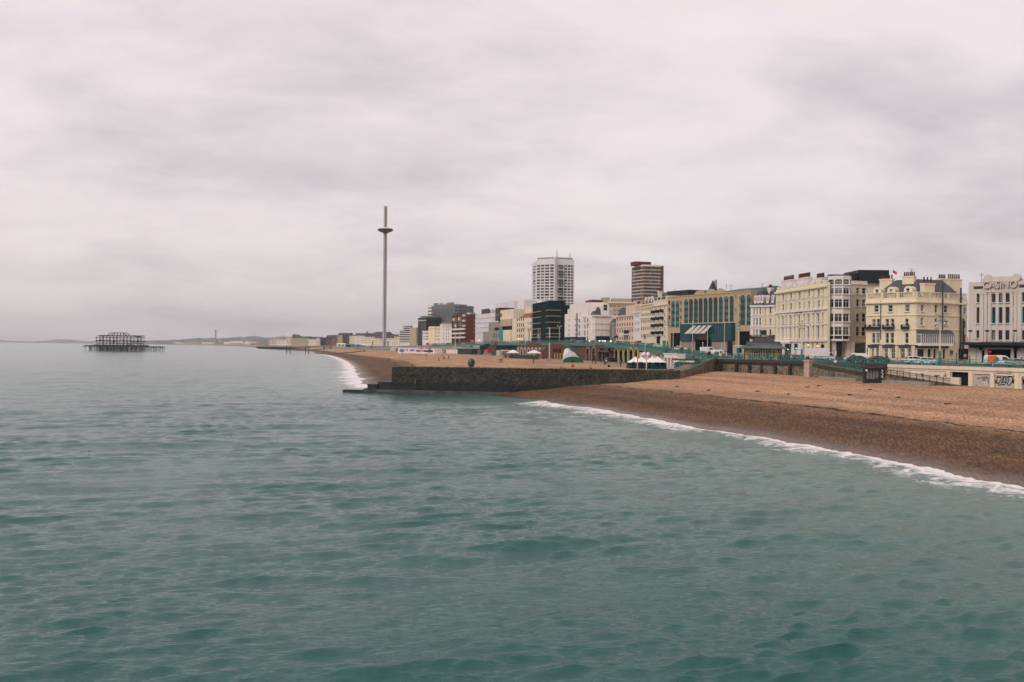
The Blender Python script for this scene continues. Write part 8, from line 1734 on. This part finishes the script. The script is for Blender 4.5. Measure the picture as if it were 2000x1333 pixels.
for px, py, pose, yaw, c, tr, lab in (
 (771.5, 714.5, 'walk', 2.6, DK, DK, 'person in black walking on wet shingle just beyond the groyne end'), (758.5, 705.3, 'walk', 1.2, NV, DK, 'dark clad person higher up the beach left of the groyne end'),
 (857, 706, 'walk', -1.2, DK, DK, 'person in black standing left of two people sitting on the shingle'), (876.5, 701.5, 'stand', .6, DK, DK, 'person in black standing right of two people sitting on the shingle'), (865.5, 700.5, 'sit', 1.2, DK, NV, 'person in dark clothes sitting on open shingle between two standing people'), (868.5, 700.5, 'sit', -.8, NV, DK, 'second person sitting on open shingle, feet stretched to the right'),
 (976.5, 709, 'walk', 1.4, DK, NV, 'left person of a dark clad pair strolling mid beach'), (980.3, 709, 'walk', 1.4, DK, DK, 'right person of a dark clad pair strolling mid beach'), (1042, 711.5, 'walk', -.9, (.06, .06, .035), DK, 'person in olive coat walking alone below the pyramid topped gazebo'),
 (1180.5, 712.5, 'stand', .4, GN, DK, 'left person in green coat of a group near the off-road car'), (1184, 713.5, 'walk', -.6, (.5, .5, .5), DK, 'person in pale top in the middle of a group near the off-road car'), (1173.8, 709.5, 'stand', 1.2, DK, DK, 'person in dark coat at the left of a group near the off-road car'), (1188.5, 717.5, 'sit', .5, RDc, DK, 'person in a red jacket sitting on the shingle edge'), (1203, 712.5, 'walk', 1.4, DK, TN, 'person with tan trousers walking right of the off-road car'),
 (712, 689.5, 'walk', 1.4, DK, DK, 'far small figure on the shingle near the tower base'), (655, 689, 'stand', .4, DK, DK, 'far figure by the small timber groyne'), (786, 693, 'sit', .4, DK, TN, 'figure sitting below the blue mural blobs'), (832, 696.5, 'sit', .9, DK, DK, 'figure sitting alone on shingle below the red mural strip'), (694.5, 683, 'walk', .9, RDc, DK, 'far figure in red near the open fronted hut'),
 (1163.5, 704.5, 'stand', .4, DK, DK, 'person by the blue hoarding, left one'), (1157.5, 703.5, 'walk', .8, NV, DK, 'person by the blue hoarding, right under the stair ramp')):
    q = on_beach(px, py)
    if q is None: q = Wp(px, py, 300)
    q.z = zbeach(q.x, q.y); person(q, pose, yaw, c, tr, lab)
for px, d, z, pose, yaw, c, lab in ((1095.5, 233, 5.55, 'sit', .3, NV, 'person in dark coat sitting just behind the groyne wall left of the lifebuoy'), (1154, 232, 5.55, 'sit', -.4, DK, 'hunched person sitting behind the groyne wall right of the lifebuoy'), (931.5, 239, 5.2, 'sit', .1, DK, 'head and shoulders of a person behind the groyne right of the ring sculpture')):
    person(G(px, d, z), pose, yaw, c, DK, lab)
for px, d, pose, yaw, c, lab in ((1386.5, 240, 'walk', 1.0, DK, 'person in black climbing to the top of the groyne stairs'), (1383.5, 239, 'walk', -.5, DK, 'second person in black at the top of the groyne stairs'), (1398, 243, 'stand', .2, (.25, .3, .25), 'person in pale green top by the railing left of the totem panel'), (1402, 243, 'stand', .6, DK, 'person in dark coat by the railing left of the totem panel'), (1411.5, 243, 'stand', .3, (.5, .6, .05), 'person in a yellow hi-vis jacket by the totem panel'), (1416, 241, 'walk', .9, (.5, .45, .42), 'person in white jacket right of the hi-vis person'), (1329, 262, 'walk', .4, DK, 'person in dark coat behind the climbing railing, left one'), (1333.5, 259, 'walk', .4, NV, 'person in dark coat behind the climbing railing, right one'), (1733.5, 197, 'walk', .9, DK, 'person in black walking past the corner building shopfronts'), (1551, 220, 'stand', .4, DK, 'person in dark coat waiting right of the kiosk'), (1499, 222, 'walk', .9, GR, 'person in grey passing in front of the kiosk'), (1477, 228, 'stand', .9, RDc, 'person in red left of the kiosk'), (1272.5, 300, 'walk', .9, (.5, .45, .05), 'person in yellow vest on the esplanade by the red signal'), (1028, 480, 'walk', .4, (.5, .3, .3), 'person in pink jacket on the esplanade left of the netted building'), (1148, 392, 'walk', .4, RDc, 'person in red leaning on the esplanade rail before the white hotel'), (1505, 221, 'sit', .4, DK, 'person sitting at the kiosk tables')):
    p = road_at(px, d)
    if p.y < 236 and 1395 > px > 1370: p.z = 8.6
    person(p, pose, yaw, c, DK, lab)
p = person(G(1212, 262, 5.95), 'stand', .3, DK, NV, 'person in dark coat under the left yellow arches'); person(G(1226, 250, 5.95), 'walk', .3, DK, NV, 'person in black walking past the yellow arches')
# gulls on the water
for i, (px, py, lab) in enumerate(((28.5, 685.5, 'dark bird floating far out at the left edge'), (147.5, 683, 'dark bird floating left of the pier ruin'), (174, 884, 'dark bird floating in the left foreground water'), (846.5, 770, 'white gull floating beside the groyne toe'))):
    r_ = ray(px, py); k = -H/r_.z; p = Vector((0, 0, H))+r_*k; t = thing('seabird', lab, 'bird', (p.x, p.y, .05), .4+i, 'birds on the water'); s = .55 if p.y < 300 else 1.8; m_ = MB(); m_.ball((0, 0, .08*s), .24*s, .11*s, .11*s, 10, 7); m_.ball((.2*s, 0, .24*s), .07*s, .06*s, .07*s, 8, 6); m_.cyl((.15*s, 0, .1*s), (.2*s, 0, .22*s), .05*s, .045*s, 6); m_.cyl((-.2*s, 0, .1*s), (-.38*s, 0, .14*s), .06*s, .015*s, 6); m_.build('body', ['trim' if i == 3 else 'black'], t, smooth=True); m_ = MB(); m_.cyl((.26*s, 0, .24*s), (.34*s, 0, .22*s), .018*s, .005*s, 5); m_.build('beak', ['yellow'], t)
# cafe tables, bins
for px, d, lab in ((1484, 222, 'small dark cafe table left of the kiosk front'), (1508, 218.5, 'small dark cafe table right of the kiosk front')):
    p = road_at(px, d); t = thing('cafe_table', lab, 'table', p, 0, 'kiosk tables'); m_ = MB(); m_.cyl((0, 0, .7), (0, 0, .74), .4, .4, 12); m_.build('top', ['darkframe'], t); m_ = MB(); m_.cyl((0, 0, 0), (0, 0, .7), .04); m_.cyl((0, 0, 0), (0, 0, .04), .25, .25, 10); m_.build('pedestal', ['darkframe'], t)
for px, d, lab in ((1577, 205, 'yellow topped bin by the pink pillar'), (1331.5, 256, 'green bin behind the climbing railing'), (1540, 216, 'dark green bin cluster right of the kiosk')):
    p = road_at(px, d); t = thing('litter_bin', lab, 'bin', p, 0, 'litter bins'); m_ = MB(); m_.lathe([(.32, 0), (.36, 1.0), (.36, 1.05)], 10); m_.build('bin_body', ['tentgreen' if px != 1577 else 'shopblue'], t); m_ = MB(); m_.lathe([(.4, 1.05), (.36, 1.3), (.1, 1.45)], 10); m_.build('hood', ['yellow' if px == 1577 else 'tentgreen'], t)

for px, d, c, nm, w in ((1118, 428, DK, 'black', 'by the clipped bush'), (1075, 448, GR, 'grey', 'before the netted building'), (1046, 472, NV, 'navy', 'left of the signed pole'), (1010, 525, DK, 'dark', 'left of the red brown tiled roof'), (992, 545, TN, 'tan', 'right of the teal banner'), (972, 570, DK, 'black', 'left of the teal banner'), (1166, 388, GR, 'grey', 'under the navy awning'), (1207, 352, DK, 'dark', 'beside the two red signals'), (1229, 335, NV, 'navy', 'before the pinkish bow hotel'), (1265, 306, DK, 'black', 'right of the slim white post'), (1345, 258, DK, 'dark', 'by the small pinkish notice'), (1442, 236, NV, 'navy', 'before the pale shelter end'), (1520, 219, GR, 'grey', 'right of the kiosk column'), (1535, 215, DK, 'black', 'by the dark green bin cluster')):
    person(road_at(px, d), random.choice(('walk', 'stand')), random.uniform(-1.5, 1.5), c, DK, f'person in {nm} coat on the esplanade {w}')
for px, py, c, nm, w in ((1072, 703, DK, 'dark', 'right of the tall rusty pole block'), (1061, 702, RDc, 'red', 'between gazebo and tall rusty pole'), (940, 694, DK, 'black', 'left of the lower promenade cars'), (905, 693, GR, 'grey', 'before the beach bars'), (1215, 711, DK, 'dark', 'before the yellow arches'), (1228, 713.5, TN, 'tan', 'left of the leftmost marquee'), (1010, 701.5, GN, 'green', 'beside the slatted fence')):
    q = beach_pt(px, py); person(q, random.choice(('walk', 'stand')), random.uniform(-1.5, 1.5), c, DK, f'person in {nm} coat on the lower level {w}')
rr = random.Random(77)
for px, py in ((1575, 757), (1601, 754.5), (1321, 756), (1384, 763), (1660, 772), (1480, 765), (1755, 777), (1850, 790), (1540, 771), (1700, 762)):
    q = beach_pt(px, py); t = thing('seaweed_clump', 'small dark clump of seaweed lying on dry shingle below the sea walls', 'seaweed', q, rr.uniform(0, 6), 'seaweed clumps on the shingle'); m_ = MB()
    for i in range(7): m_.ball((rr.uniform(-.35, .35), rr.uniform(-.3, .3), .06), rr.uniform(.1, .25), rr.uniform(.1, .2), rr.uniform(.05, .13), 7, 5)
    m_.build('fronds', ['algae'], t)
# ------------------------------------------------------------------ air
hz = MB(); hz.box(-17500, -600, -6, 9000, 18500, 420); o = hz.build('haze', []); o['kind'] = 'stuff'
m = bpy.data.materials.new('haze_air'); m.use_nodes = True; n = m.node_tree.nodes; n.clear(); out = n.new('ShaderNodeOutputMaterial'); v = n.new('ShaderNodeVolumePrincipled'); v.inputs['Density'].default_value = 7e-5; v.inputs['Color'].default_value = (.98, .985, 1.0, 1); v.inputs['Anisotropy'].default_value = .2
m.node_tree.links.new(v.outputs[0], out.inputs['Volume']); o.data.materials.append(m)
